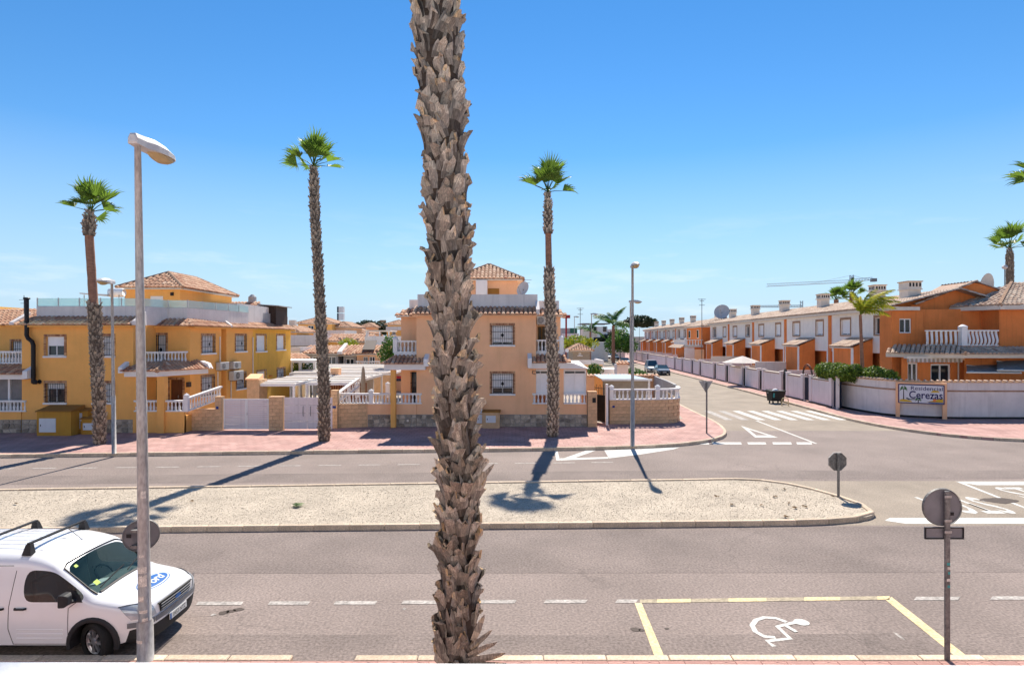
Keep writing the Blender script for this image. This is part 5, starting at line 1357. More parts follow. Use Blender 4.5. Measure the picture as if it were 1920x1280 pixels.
def glass_rail(par, pts, z0, h, step=1.2):
    mb = MB(); P = [Vector((*p, 0)) for p in pts]; secs = []
    for i, p in enumerate(P):
        d = (P[min(i+1, len(P)-1)]-P[max(i-1, 0)]).normalized(); q = Vector((-d.y, d.x, 0))*.02
        secs.append([(p.x-q.x, p.y-q.y, z0), (p.x-q.x, p.y-q.y, z0+.03), (p.x+q.x, p.y+q.y, z0+.03), (p.x+q.x, p.y+q.y, z0)])
    loft(mb, secs)
    rl = mb.build('glass_railing', 'greypaint', par)
    pm_ = MB(); pm_.box(-.025, .025, -.025, .025, 0, h+.02); pm_ = pm_.mesh('railing_post', 'greypaint')
    for a, b in zip(pts, pts[1:]):
        a, b = Vector((*a, 0)), Vector((*b, 0)); n = max(1, round((b-a).length/step))
        for k in range(n): p = a.lerp(b, k/n); inst('railing_post', pm_, rl, (p.x, p.y, z0+.001))
    for a, b in zip(pts, pts[1:]):
        a, b = Vector((*a, 0)), Vector((*b, 0)); n = max(1, round((b-a).length/step))
        for k in range(n):
            p, q = a.lerp(b, (k+.03)/n), a.lerp(b, (k+.97)/n); g = MB(); d = (q-p).normalized(); nn = Vector((-d.y, d.x, 0))*.006
            g.hexa([(v.x, v.y, z) for z in (z0+.03, z0+h) for v in (p-nn, q-nn, q+nn, p+nn)]); g.build('glass_pane', 'rail_glass', rl)
def meter_box(label, x0, x1, y0, y1, D, mat, doors, dep=.7, slope=.12):
    X0, X1, Z1 = fx(x0, D), fx(x1, D), fz(y0, D)
    root = thing('utility_cabinet', label, 'cabinet', ((X0+X1)/2, D, PV)); mb = MB(); mb.box(X0, X1, D, D+dep, PV, Z1); mb.build('casing', mat, root)
    mb = MB(); mb.hexa([(X0-.05, D-.06, Z1+.002), (X1+.05, D-.06, Z1+.002), (X1+.05, D+dep, Z1+.002), (X0-.05, D+dep, Z1+.002), (X0-.05, D-.06, Z1+.05), (X1+.05, D-.06, Z1+.05), (X1+.05, D+dep, Z1+.05+slope), (X0-.05, D+dep, Z1+.05+slope)]); mb.build('top', 'mustard_dark', root)
    for (a, b, c, d) in doors:
        mb = MB(); mb.box(fx(a, D), fx(b, D), D-.03, D-.002, fz(d, D), fz(c, D)); dr = mb.build('door', 'sign_white', root)
        mb = MB(); mb.box(fx(a, D)+.06, fx(a, D)+.10, D-.036, D-.031, fz((c+d)/2, D)-.05, fz((c+d)/2, D)+.05); mb.build('latch', 'dark', dr)
    return root

# ================================================================== HOUSE A: ochre house with glass roof railing
DA = 32.4; FA = Fr(0, DA); EZ = 6.0
hA = thing('house', 'ochre two storey house with black flue pipe and glass railed roof terrace', 'house', (-22, 36, PV))
XL, XR = fx(41, DA), fx(250, DA)
FR_ = Fr(0, 34.5); FS = Fr(-18.6, 34.5, .0624, .998)
w1 = px_hole(FA, 87, 120.5, 631, 667); w2 = px_hole(FA, 87, 121, 718, 754.5); w3 = px_hole(FA, 178, 212, 630, 667); w4 = px_hole(FA, 178, 212, 718, 754.5)
mb = MB(); wall(mb, FA, XL, XR, PV, EZ, [w1, w2, w3, w4])
mb.poly([(XR, DA, PV), (XR, 34.5, PV), (XR, 34.5, EZ), (XR, DA, EZ)]); mb.poly([(XL, 48, PV), (XL, DA, PV), (XL, DA, EZ), (XL, 48, EZ)])
dU = px_hole(FR_, 295, 310.5, 628, 664); dU = (dU[0], dU[1], 3.75, dU[3])
dG = px_hole(FR_, 318.5, 342.5, 711.5, 760); dG = (dG[0], dG[1], 1.05, dG[3]); dG2 = (fx(290, 34.5), fx(298, 34.5), 1.05, dG[3]-.05)
wall(mb, FR_, XR, -18.6, PV, EZ, [dU, dG, dG2])
Lh = FS.u(474)
sw = [px_hole(FS, 379, 401.5, 629, 661.5), px_hole(FS, 442, 460.5, 629, 658), px_hole(FS, 378.5, 400.5, 706, 741), px_hole(FS, 444, 460, 700, 728)]
uA, uB = FS.u(415), FS.u(424.5)
wall(mb, FS, 0, uA, PV, EZ, [sw[0], sw[2]]); wall(mb, FS, uB, Lh, PV, EZ, [sw[1], sw[3]])
q = -.35; P = FS.p
mb.poly([P(uA, PV), P(uA, PV, q), P(uA, EZ, q), P(uA, EZ)]); mb.poly([P(uB, PV, q), P(uB, PV), P(uB, EZ), P(uB, EZ, q)]); mb.poly([P(uA, PV, q), P(uB, PV, q), P(uB, EZ, q), P(uA, EZ, q)])
mb.poly([(XL, DA, EZ), (XR, DA, EZ), (XR, 34.5, EZ), (-18.6, 34.5, EZ), P(Lh, EZ), (XL, 48, EZ)])
mb.build('wall', 'ochre', hA)
window(hA, FA, w1, .48, 0, surround='brick'); window(hA, FA, w2, .30, 11, surround='brick'); window(hA, FA, w3, .95, 11, surround='brick'); window(hA, FA, w4, .95, 11, surround='brick')
for h in (sw[0], sw[1], sw[2], sw[3]): window(hA, FS, h, .96, 8, surround='brick', fw=.06)
window(hA, FR_, dU, .98, 5, sill=False, surround='brick', frame='dark', mull=0, door=True)
def panel_door(par, fr, h, mat, depth=.14, leaves=2):
    a, b, c, d = h; mb = MB(); q = -depth
    fr.box(mb, a, b, q-.05, q, c, d); dr = mb.build('door', mat, par)
    n = leaves*1
    for k in range(n):
        x0, x1 = a+(b-a)*k/n+.04, a+(b-a)*(k+1)/n-.04; r = 3
        for j in range(r):
            z0_, z1_ = c+.08+(d-c-.12)*j/r, c+(d-c-.12)*(j+1)/r; mb = MB(); fr.box(mb, x0+.05, x1-.05, q, q+.022, z0_+.03, z1_); mb.build('door_panel', mat, dr)
    mb = MB(); fr.box(mb, (a+b)/2+.05, (a+b)/2+.08, q+.02, q+.06, (c+d)/2-.15, (c+d)/2); mb.build('handle', 'alloy', dr)
    return dr
panel_door(hA, FR_, dG, 'wood'); panel_door(hA, FR_, dG2, 'darkwood', leaves=1)
mb = MB(); t = .12; n = 22
for (u0, u1, z0_, z1_) in ((dG[0]-t, dG[0]-.004, dG[2], dG[3]), (dG[1]+.004, dG[1]+t, dG[2], dG[3])):
    for k in range(n): FR_.box(mb, u0, u1, -.02, .025+random.random()*.01, z0_+(z1_-z0_)*k/n, z0_+(z1_-z0_)*(k+.86)/n, random.random())
for k in range(12): FR_.box(mb, dG[0]-t+(dG[1]-dG[0]+2*t)*k/12, dG[0]-t+(dG[1]-dG[0]+2*t)*(k+.86)/12, -.02, .03, dG[3]+.004, dG[3]+t, random.random())
mb.build('brick_surround', 'brick', hA)
for (x, y, m) in ((395/5.333+200+3, 634, 'cream'), (280, 720, 'darkwood'), (353.5, 720, 'darkwood')):
    mb = MB(); D = 34.35 if x > 290 else 34.2; mb.box(fx(x, D)-.08, fx(x, D)+.08, D-.12, D+.15, fz(y, D)-.16, fz(y, D)+.12); mb.build('wall_lamp', m, hA)
# skirt roof, parapet, glass
tiles(hA, (XL-.25, 32.1, 5.96), (XR+.05, 32.1, 5.96), (XR+.05, 33.15, 6.42), (XL-.25, 33.15, 6.42))
tiles(hA, (-20.3, 34.15, 5.96), (-18.25, 34.15, 5.96), (-18.75, 34.85, 6.36), (-20.3, 34.85, 6.36))
tiles(hA, P(-.35, 5.96, .32), P(uB-.1, 5.96, .32), P(uB-.1, 6.36, -.35), P(.3, 6.36, -.35))
tiles(hA, P(uB+.12, 5.96, .32), P(Lh, 5.96, .32), P(Lh, 6.36, -.35), P(uB+.12, 6.36, -.35))
mb = MB(); FA.box(mb, XL-.3, XR+.05, -.02, .28, 5.86, 5.945); FS.box(mb, .0, Lh, -.02, .30, 5.86, 5.945); FR_.box(mb, XR+.05, -18.62, -.02, .30, 5.86, 5.945); mb.build('eaves', 'ochre', hA)
mb = MB(); pp = [(XL+.2, 33.15), (XR, 33.15), (-20.1, 34.85), (-18.95, 34.85), (-18.35, 38.6), (-18.35+.0624*2.6, 41.2)]
poly_wall(mb, pp, 6.0, 7.02, .18)
mb.hexa([(XR-.35, 32.2, 5.97), (XR+.25, 32.2, 5.97), (XR+.25, 33.2, 5.97), (XR-.35, 33.2, 5.97), (XR+.05, 32.2, 6.2), (XR+.2, 32.2, 6.2), (XR+.2, 33.2, 6.75), (XR+.05, 33.2, 6.75)])
a, b = P(uB-.15, 0), P(uB+.1, 0)
mb.hexa([P(uB-.14, 5.97, .36), P(uB+.08, 5.97, .36), P(uB+.08, 5.97, -.35), P(uB-.14, 5.97, -.35), P(uB-.14, 6.12, .36), P(uB+.08, 6.12, .36), P(uB+.08, 6.62, -.35), P(uB-.14, 6.62, -.35)])
mb.build('roof_parapet', 'offwhite', hA)
glass_rail(hA, [(p[0], p[1]+.06) for p in pp], 7.02, .46)
mb = MB(); mb.hexa([(XL-.35, 32.0, 5.98), (XL-.12, 32.0, 5.98), (XL-.12, 33.15, 5.98), (XL-.35, 33.15, 5.98), (XL-.35, 32.0, 6.12), (XL-.12, 32.0, 6.12), (XL-.12, 33.15, 6.7), (XL-.35, 33.15, 6.7)]); mb.build('roof_kerb', 'offwhite', hA)
# roof tower
FT_ = Fr(0, 36.35); mb = MB(); wall(mb, FT_, -23.55, -20.2, 6, 8.3, [], back=6.7); mb.build('tower_wall', 'ochre', hA)
mb = MB(); FT_.box(mb, fx(282, 36.3), fx(305, 36.3), 0, .04, 6.2, 8.0-.18); mb.build('tower_door', 'white', hA)
mb = MB(); FT_.box(mb, fx(320, 36.3), fx(325, 36.3), 0, .1, 7.85, 8.05); mb.build('tower_lamp', 'dark', hA)
hip(hA, -23.55, -20.2, 36.35, 43.05, 8.32, 9.42)
mb = MB(); mb.box(-20.0, -18.4, 40.0, 45.2, 6.0, 7.62); mb.build('terrace_store', 'offwhite', hA)
mb = MB(); mb.box(-19.0, -17.9, 45.3, 47.6, 6.0, 7.75); ts = mb.build('terrace_shed', 'darkwood', hA)
mb = MB(); mb.hexa([(-19.2, 45.1, 7.8), (-17.6, 45.1, 7.7), (-17.6, 47.8, 7.7), (-19.2, 47.8, 7.8), (-19.2, 45.1, 7.86), (-17.6, 45.1, 7.76), (-17.6, 47.8, 7.76), (-19.2, 47.8, 7.86)]); mb.build('shed_roof', 'greyrender', ts)
# flue pipe
fl = [(50, 560), (50, 628), (52.5, 634), (60, 640), (62.5, 647), (62.5, 718)]; D = DA-.22
mb = MB(); mb.tube([(fx(x, D), D, fz(y, D)) for x, y in fl], .105, 12); mb.lathe([(.16, 0), (.16, .07), (.13, .10)], (fx(50, D), D, fz(561, D)), 12); mb.tube([(fx(62.5, D), D, fz(716, D)), (fx(62.5, D)+.18, D, fz(716, D)), (fx(62.5, D)+.18, D+.2, fz(716, D))], .12, 10)
mb.build('flue_pipe', 'black', hA, smooth=False)
# porch: roof, fascia, column, balustrades
pr = MB(); a0, a1, a2, a3 = (-20.75, 31.95), (-19.0, 31.95), (-17.9, 35.2), (-18.6, 35.2)
zc = 3.20; pr.prism([a0, a1, a2, (-18.5, 35.3), (-18.6, 34.5), (-20.75, 34.5)], zc, zc+.27); po = pr.build('porch_canopy', 'white', hA)
tiles(po, (-20.9, 31.85, zc+.28), (-18.95, 31.85, zc+.28), (-19.25, 33.05, zc+.72), (-20.75, 33.05, zc+.72), pitch=.24)
tiles(po, (-18.95, 31.85, zc+.28), (-17.75, 35.25, zc+.28), (-18.6, 35.2, zc+.72), (-19.25, 33.05, zc+.72), pitch=.24)
mb = MB(); ridge(mb, (-18.95, 31.85, zc+.30), (-19.25, 33.05, zc+.76), .12); mb.build('ridge_tiles', 'ridge', po, kind='stuff')
mb = MB(); mb.hexa([(-20.98, 31.8, zc+.2), (-20.76, 31.8, zc+.2), (-20.76, 32.4, zc+.2), (-20.98, 32.4, zc+.2), (-20.98, 31.8, zc+.5), (-20.76, 31.8, zc+.5), (-20.76, 32.4, zc+.8), (-20.98, 32.4, zc+.8)]); mb.hexa([(-17.95, 35.0, zc+.28), (-17.70, 35.0, zc+.28), (-17.70, 35.4, zc+.28), (-17.95, 35.4, zc+.28), (-18.3, 35.0, zc+.75), (-17.85, 35.0, zc+.6), (-17.85, 35.4, zc+.6), (-18.3, 35.4, zc+.75)]); mb.build('canopy_kerb', 'white', po)
mb = MB(); mb.box(XR, -19.05, 33.1, 34.5, 3.62, 3.80); mb.build('balcony_slab', 'white', hA)
balustrade(hA, [(XR+.1, 33.15), (-19.55, 33.15), (-18.72, 34.4)], 3.80, .72, .17)
xc0, xc1 = fx(296, 32.3), fx(309, 32.3); mb = MB(); mb.box(xc0, xc1, 32.2, 32.6, PV, zc); mb.box(XR-.02, XR+.22, 32.402, 32.8, PV, zc); mb.build('porch_column', 'ochre', hA)
mb = MB(); mb.box(XR, fx(346, DA), DA, 34.5, PV, 1.05); mb.box(XR, fx(346, DA), DA-.05, DA+.15, PV, 1.28); mb.build('porch_base', 'ochre', hA)
balustrade(hA, [(XR+.05, DA+.05), (xc0, DA+.05)], 1.28, .62, .19); balustrade(hA, [(xc1, DA+.05), (fx(346, DA), DA+.05)], 1.28, .62, .19)
balustrade(hA, [(fx(350, DA), DA+.05, 1.28), (fx(408, 34.2), 34.6, 1.75)], 1.28, .75, .19, posts=[(fx(349, DA), DA+.05)])
stone_clad(hA, FA, XL-.0, fx(69, DA), PV, .84); stone_clad(hA, FA, fx(176, DA), fx(345, DA), PV, .84)
meter_box('large mustard utility cabinet with white door below the ground floor window', 69, 133, 772, 820, 31.35, 'cabinet', [(74, 105, 784, 810)], .95, .22)
meter_box('small mustard meter cabinet with two stacked white doors behind the palm', 131, 164, 771, 812, 32.0, 'cabinet', [(133, 154, 774, 789), (134, 151, 790, 803.5)], .35)
meter_box('lowest mustard meter cabinet half hidden by the palm trunk', 152.5, 186, 786, 813, 31.8, 'cabinet', [(156, 175, 793, 806)], .4)
aircon('air conditioner on the ochre side wall nearest the porch', FS, FS.u(412), FS.z(412, 693), 1.05, .48)
aircon('upper of two air conditioners stacked beside the white drainpipe', FS, FS.u(436), FS.z(436, 691), .95, .46)
aircon('lower air conditioner with black fan, under the other one', FS, FS.u(437), FS.z(437, 712), 1.25, .60, .40, True)
for x, y0, y1 in ((411, 631, 678), (407, 696, 745), (432, 712, 748)):
    mb = MB(); u = FS.u(x); mb.tube([FS.p(u, FS.z(x, y1), .05), FS.p(u, FS.z(x, y0), .05)], .04, 8); mb.build('drainpipe', 'cream', hA)
# solar water heater on the roof
root = thing('solar_water_heater', 'white cylindrical solar water tank with tilted panel on the ochre roof', 'water heater', (-23.4, 35.3, 6))
mb = MB(); z = 7.95; mb.tube([(-23.9+.2, 35.2, z), (-23.68, 35.2, z), (-22.95, 35.2, z), (-22.85, 35.2, z)], [.15, .26, .26, .2], 16); tk = mb.build('tank', 'white', root, smooth=True)
mb = MB(); mb.hexa([(-25.2, 34.8, 7.85), (-23.6, 34.8, 7.72), (-23.6, 35.6, 7.72), (-25.2, 35.6, 7.85), (-25.2, 34.8, 7.91), (-23.6, 34.8, 7.82), (-23.6, 35.6, 7.82), (-25.2, 35.6, 7.91)]); mb.build('panel', 'greypaint', root)
mb = MB()
for x, y in ((-25, 34.9), (-25, 35.5), (-23, 34.95), (-23, 35.5)): mb.tube([(x, y, 6), (x, y, 7.8)], .025, 5)
mb.build('stand', 'galv', root)
# aerial beside the flue
root = thing('tv_aerial', 'thin television aerial left of the black flue pipe', 'aerial', (fx(45, 34), 34, 6)); x = fx(45, 34)
mb = MB(); mb.tube([(x, 34, 6), (x, 34, 7.7)], .02, 5); mb.build('mast', 'galv_d', root)
mb = MB()
for z, l in ((6.5, .35), (7.25, .2), (7.45, .28)): mb.tube([(x-l, 34, z), (x+l, 34, z)], .012, 4)
mb.build('elements', 'galv_d', root)

# the neighbour to the left: porch with grey screen
hN = thing('house', 'ochre house cut by the left edge, grey screen under its tiled porch', 'house', (-30, 36, PV))
FN = Fr(0, 34.4); mb = MB(); hd = px_hole(FN, 23, 41.5, 640, 664); hd = (hd[0], hd[1], 3.75, hd[3]); wall(mb, FN, -40, XL-.02, PV, 6.0, [hd], back=10); mb.build('wall', 'ochre', hN); window(hN, FN, hd, .98, 5, sill=False, surround='brick')
tiles(hN, (-40, 34.0, 6.0), (XL-.1, 34.0, 6.0), (XL-.1, 36.5, 7.0), (-40, 36.5, 7.0))
mb = MB(); mb.hexa([(-40, 36.6, 6.0), (fx(20, 37), 36.6, 6.0), (fx(20, 37), 42, 6.0), (-40, 42, 6.0), (-40, 36.6, 7.2), (fx(8, 37), 36.6, 7.2), (fx(8, 37), 42, 7.2), (-40, 42, 7.2)]); mb.build('upper_wall', 'mustard', hN)
mb = MB(); mb.box(-40, fx(51, 32.3), 32.1, 34.4, 3.05, 3.30); po = mb.build('porch_canopy', 'white', hN)
tiles(po, (-40, 31.95, 3.32), (fx(47, 32), 31.95, 3.32), (fx(44, 33), 33.1, 3.86), (-40, 33.1, 3.86), pitch=.24)
mb = MB(); mb.hexa([(fx(46, 32), 31.85, 3.1), (fx(55, 32), 31.85, 3.1), (fx(55, 32), 33.1, 3.1), (fx(46, 32), 33.1, 3.1), (fx(46, 32), 31.85, 3.5), (fx(55, 32), 31.85, 3.5), (fx(55, 32), 33.1, 4.05), (fx(46, 32), 33.1, 4.05)]); mb.build('canopy_kerb', 'white', po)
balustrade(hN, [(-32, 33.0), (XL-.05, 33.0)], 3.85, .70, .17); balustrade(hN, [(-32, DA+.02), (fx(50, DA), DA+.02)], 1.28, .62, .19)
mb = MB(); mb.box(-40, XL-.01, DA-.04, DA+.2, PV, 1.28); mb.build('porch_base', 'ochre', hN)
mb = MB(); mb.box(fx(13, DA), fx(50, DA), DA+.3, DA+.34, 1.3, 3.04); mb.box(-40, fx(9, DA), DA+.2, DA+.5, 1.28, 3.05); mb.build('screen', 'canvas', hN)
mb = MB(); mb.box(fx(9, DA), fx(12.5, DA), DA+.2, DA+.36, 1.28, 3.05); mb.build('screen_post', 'white', hN)
stone_clad(hN, Fr(0, DA-.04), -30, XL-.01, PV, .84)

# yellow house continuing the ochre row backwards
hY = thing('house', 'mustard yellow house end behind the air conditioners, sun raking its side wall', 'house', P(Lh+3, PV, -2))
Le = FS.u(545); yw = [px_hole(FS, 481, 498, 629, 658), px_hole(FS, 519, 533.5, 629, 655), px_hole(FS, 482, 498, 696, 722), px_hole(FS, 520, 533.5, 691, 714)]
mb = MB(); wall(mb, FS, Lh+.002, Le, PV, EZ, yw, back=6); mb.poly([P(Lh, EZ), P(Le, EZ), P(Le, EZ, -6), P(Lh, EZ, -6)]); mb.build('wall', 'mustard', hY)
for i, h in enumerate(yw): window(hY, FS, h, .97, 0 if i < 3 else 5, surround='brick', sill=i != 2)
tiles(hY, P(Lh+.05, 5.96, .32), P(Le+.3, 5.96, .32), P(Le, 6.36, -.35), P(Lh+.05, 6.36, -.35))
mb = MB(); FS.box(mb, Lh, Le+.2, -.02, .30, 5.86, 5.945); mb.build('eaves', 'mustard', hY)
mb = MB(); FS.box(mb, Lh-1.5, Le, -.6, -.4, 6.0, 7.15); mb.build('roof_parapet', 'greyrender', hY)
mb = MB(); x = 473; mb.tube([P(FS.u(x), FS.z(x, 716), .05), P(FS.u(x), FS.z(x, 632), .05)], .045, 8); mb.build('drainpipe', 'cream', hY)
mb = MB(); x = 506; mb.lathe([(.18, .05), (.2, .0), (.05, .06)], P(FS.u(x), FS.z(x, 705), .04), 10); mb.build('wall_lamp', 'orange', hY)
g0 = FS.u(495); mb = MB(); c = (P(Lh+1.6, 6.6, -2.6), P(Le-.4, 6.6, -2.6)); FS.box(mb, Lh+1.0, Le-.2, -5, -1.2, 6, 7.0)
mb.add([P(Lh+1, 7.0, -1.2), P(Le-.2, 7.0, -1.2), P((Lh+Le)/2+.4, 7.95, -1.2), P(Lh+1, 7.0, -5), P(Le-.2, 7.0, -5), P((Lh+Le)/2+.4, 7.95, -5)], [(0, 1, 2), (3, 5, 4), (0, 2, 5, 3), (1, 4, 5, 2)]); mb.build('roof_gable', 'offwhite', hY)
tiles(hY, P(Lh+.9, 7.0, -1.15), P(Lh+.9, 7.0, -5), P((Lh+Le)/2+.4, 8.0, -5), P((Lh+Le)/2+.4, 8.0, -1.15))
mb = MB(); c = P((Lh+Le)/2+.4, 7.9, -1.8); mb.box(c[0]-.22, c[0]+.22, c[1]-.22, c[1]+.22, 7.9, 8.35); mb.lathe([(.3, 0), (.3, .05), (.1, .25)], (c[0], c[1], 8.35), 10); mb.build('chimney', 'greyrender', hY)
root = thing('flag', 'small red and yellow flag hung at the end of the yellow roof', 'flag', P(Le-.1, 6.4, .2)); u0 = FS.u(539)
for k, m in enumerate(('red', 'sign_yellow', 'red')):
    mb = MB(); a = P(u0+.05+k*.0, 0, -.3); 
    mb.poly([P(u0+.28*k, 6.35, -.38), P(u0+.28*(k+1), 6.3, -.38), P(u0+.28*(k+1), 7.0, -.36), P(u0+.28*k, 7.05, -.36)]); mb.build('stripe', m, root)

# ================================================================== driveway walls and gates between the houses
DG = 33.2
wA = thing('garden_wall', 'sand coloured block wall below the ochre porch stair', 'wall', (fx(380, DG), DG, PV))
block_wall(wA, [(fx(346, DG), DG-.05), (fx(417, DG), DG-.05)], PV, 1.30)
pA = thing('gate_pillar', 'sand block pillar with blue number plaque left of the slatted gate', 'pillar', (fx(411, DG), DG, PV), 'gate pillars')
block_wall(pA, [(fx(405, DG), DG-.12), (fx(417.5, DG), DG-.12)], PV, 1.98, .34); mb = MB(); mb.box(fx(408, DG), fx(412.5, DG), DG-.185, DG-.165, fz(766, DG), fz(761, DG)); mb.build('number_plaque', 'blueplaque', pA)
pB = thing('gate_pillar', 'sand block pillar standing between the two white driveway gates', 'pillar', (fx(518, DG), DG, PV), 'gate pillars'); block_wall(pB, [(fx(505.5, DG), DG-.1), (fx(531, DG), DG-.1)], PV, 1.98, .34)
g1 = thing('driveway_gate', 'white slatted double driveway gate beside the ochre house', 'gate', (fx(461, DG), DG, PV+.06), 'white driveway gates')
x0, x1 = fx(418.5, DG), fx(505, DG); zt = 1.90; z0 = PV+.07; xm = fx(462, DG)
SL = box_mesh('slat', 1, .03, .128, 'lilac', .008)
for (a, b) in ((x0+.03, xm-.008), (xm+.008, x1-.03)):
    mb = MB()
    for (p, q_, r, s_) in ((a, a+.06, z0, zt), (b-.06, b, z0, zt), (a+.06, b-.06, z0, z0+.05), (a+.06, b-.06, zt-.05, zt)): mb.box(p, q_, DG-.02, DG+.03, r, s_)
    lf = mb.build('gate_leaf', 'white', g1); n = 13
    for k in range(n): inst('slat', SL, lf, ((a+b)/2, DG+.004, z0+.05+(zt-z0-.1)*(k+.5)/n), (0, 0, 0), (b-a-.12, 1, (zt-z0-.1)/n/.136))
mb = MB(); mb.box(xm+.03, xm+.06, DG-.06, DG-.025, 1.0, 1.12); mb.build('handle', 'alloy', g1)
g2 = thing('driveway_gate', 'white flat panel driveway gate with two long vertical handles', 'gate', (fx(577, DG), DG, PV+.06), 'white driveway gates')
x0, x1 = fx(532, DG), fx(624, DG); zt = 1.98; xm = fx(576, DG)
for (a, b) in ((x0+.03, xm-.01), (xm+.01, x1-.03)):
    for k in range(4):
        mb = MB(); h4 = (zt-z0)/4; mb.box(a, b, DG-.01, DG+.04, z0+h4*k+.008, z0+h4*(k+1)-.008); o = mb.build('gate_panel', 'lilac', g2); bv = o.modifiers.new('b', 'BEVEL'); bv.width = .006
for x in (fx(569, DG), fx(583, DG)): mb = MB(); mb.tube([(x, DG-.01, .95), (x, DG-.07, .98), (x, DG-.07, 1.45), (x, DG-.01, 1.48)], .016, 8); mb.build('handle', 'galv_d', g2)

# ================================================================== HOUSE B: peach house
DB = 34.6; FB = Fr(0, DB); EB = 6.62
hB = thing('house', 'peach two storey corner house with tiled tower behind the big palm trunk', 'house', (-1, 38, PV))
bx0, bx1 = fx(781, DB), fx(1005, DB)
v1 = px_hole(FB, 922.5, 961.5, 610, 646.5); v2 = px_hole(FB, 922.5, 962, 700, 738); v3 = (v1[0]-3.2, v1[1]-3.2, v1[2], v1[3])
mb = MB(); wall(mb, FB, bx0, bx1, PV, EB, [v1, v2], back=9); FBk = Fr(0, 36.6)
xl, xr = fx(752, 36.6), fx(1051, 36.6); dd = px_hole(FBk, 771, 790.5, 697, 738)
dd = (dd[0], dd[1], 1.15, dd[3]); wall(mb, FBk, xl, bx0, PV, EB, [dd], back=7); ru = (fx(1008, 36.6), fx(1024, 36.6), 4.1, 6.0); wall(mb, FBk, bx1, xr, PV, EB, [ru], back=7); mb.poly([(xl, 36.6, EB), (xr, 36.6, EB), (xr, 43, EB), (xl, 43, EB)]); mb.poly([(bx0, DB, EB), (bx1, DB, EB), (bx1, 36.6, EB), (bx0, 36.6, EB)])
mb.build('wall', 'peach', hB)
window(hB, FB, v1, .86, 10, surround='brick'); window(hB, FB, v2, .72, 10, surround='brick'); window(hB, FBk, dd, .0, 6, sill=False, frame='dark', door=True, mull=0); window(hB, FBk, ru, .0, 0, sill=False, frame='mustard_dark', door=True, mull=1, glass='sideglass')
tiles(hB, (bx0-.25, DB-.3, EB), (bx1+.05, DB-.3, EB), (bx1+.05, DB+.75, EB+.46), (bx0-.25, DB+.75, EB+.46))
tiles(hB, (xl-.35, 36.3, EB), (bx0-.2, 36.3, EB), (bx0-.2, 37.2, EB+.45), (xl+.2, 37.2, EB+.45)); tiles(hB, (bx1+.1, 36.3, EB), (xr+.4, 36.3, EB), (xr-.1, 37.2, EB+.45), (bx1+.1, 37.2, EB+.45))
mb = MB(); FB.box(mb, bx0-.2, bx1+.02, -.02, .26, EB-.10, EB-.015); FBk.box(mb, xl-.25, bx0-.25, -.02, .28, EB-.10, EB-.015); FBk.box(mb, bx1+.05, xr+.3, -.02, .28, EB-.10, EB-.015); mb.build('eaves', 'peach', hB)
mb = MB(); mb.box(fx(783, 35.4), bx1+.12, DB+.75, DB+.95, EB, 7.86); mb.box(fx(768, 37.3), fx(783, 37.3)-.001, 37.2, 37.4, EB, fz(562, 37.3)); mb.box(bx1+.125, fx(1048, 37.3), 37.2, 37.4, EB, 7.6)
mb.hexa([(bx1+.0, DB-.25, EB+.02), (bx1+.2, DB-.25, EB+.02), (bx1+.2, DB+.74, EB+.02), (bx1+.0, DB+.74, EB+.02), (bx1+.0, DB-.25, EB+.3), (bx1+.2, DB-.25, EB+.3), (bx1+.2, DB+.74, EB+.85), (bx1+.0, DB+.74, EB+.85)]); mb.build('roof_parapet', 'offwhite', hB)
FTb = Fr(0, 38.85); mb = MB(); wall(mb, FTb, -3.5, .38, EB, 9.08, [], back=3.6); mb.build('tower_wall', 'peach', hB)
mb = MB(); FTb.box(mb, fx(893, 38.8), fx(914, 38.8), .0, .5, 7, 9.0); mb.build('white_cabinet', 'white', hB)
mb = MB(); FTb.box(mb, fx(915, 38.8), fx(936, 38.8), 0, .05, 7.6, 8.5); mb.build('tower_panel', 'mustard_dark', hB)
hip(hB, -3.5, .38, 38.85, 42.6, 9.1, 10.25)
# left porch
zc = fz(693, 34.2); X0, X1 = fx(721, 34.2), fx(797, 34.2)
mb = MB(); mb.box(X0, X1, 34.1, 36.6, zc, zc+.32); po = mb.build('porch_canopy', 'white', hB)
tiles(po, (X0-.1, 33.95, zc+.33), (X1-.05, 33.95, zc+.33), (X1-.05, 35.1, zc+.80), (X0+.55, 35.1, zc+.80), pitch=.24); tiles(po, (X0-.1, 36.6, zc+.33), (X0-.1, 33.95, zc+.33), (X0+.55, 35.1, zc+.80), (X0+.55, 36.6, zc+.80), pitch=.24)
mb = MB(); mb.hexa([(X1-.05, 33.9, zc+.2), (X1+.2, 33.9, zc+.2), (X1+.2, DB-.001, zc+.2), (X1-.05, DB-.001, zc+.2), (X1-.05, 33.9, zc+.62), (X1+.2, 33.9, zc+.62), (X1+.2, DB-.001, zc+.9), (X1-.05, DB-.001, zc+.9)]); mb.build('canopy_kerb', 'white', po)
mb = MB(); mb.box(fx(739, 35), bx0, 35.0, 36.6, zc+.5, zc+.95); mb.build('balcony_slab', 'white', hB); balustrade(hB, [(fx(740, 35), 36.4), (fx(740, 35), 35.1), (bx0, 35.1)], zc+.95, .72, .22, posts=[(fx(740, 35)+.02, 35.1)])
mb = MB(); mb.box(fx(733, 34.3), fx(742, 34.3), 34.2, 34.5, PV, zc); mb.build('porch_column', 'ochre', hB)
mb = MB(); mb.box(fx(689, DB), bx0, DB-.06, DB+.14, PV, fz(757, DB)); mb.box(fx(689, DB), bx0, DB+.14, 36.6, PV, 1.15); mb.build('porch_base', 'peach', hB)
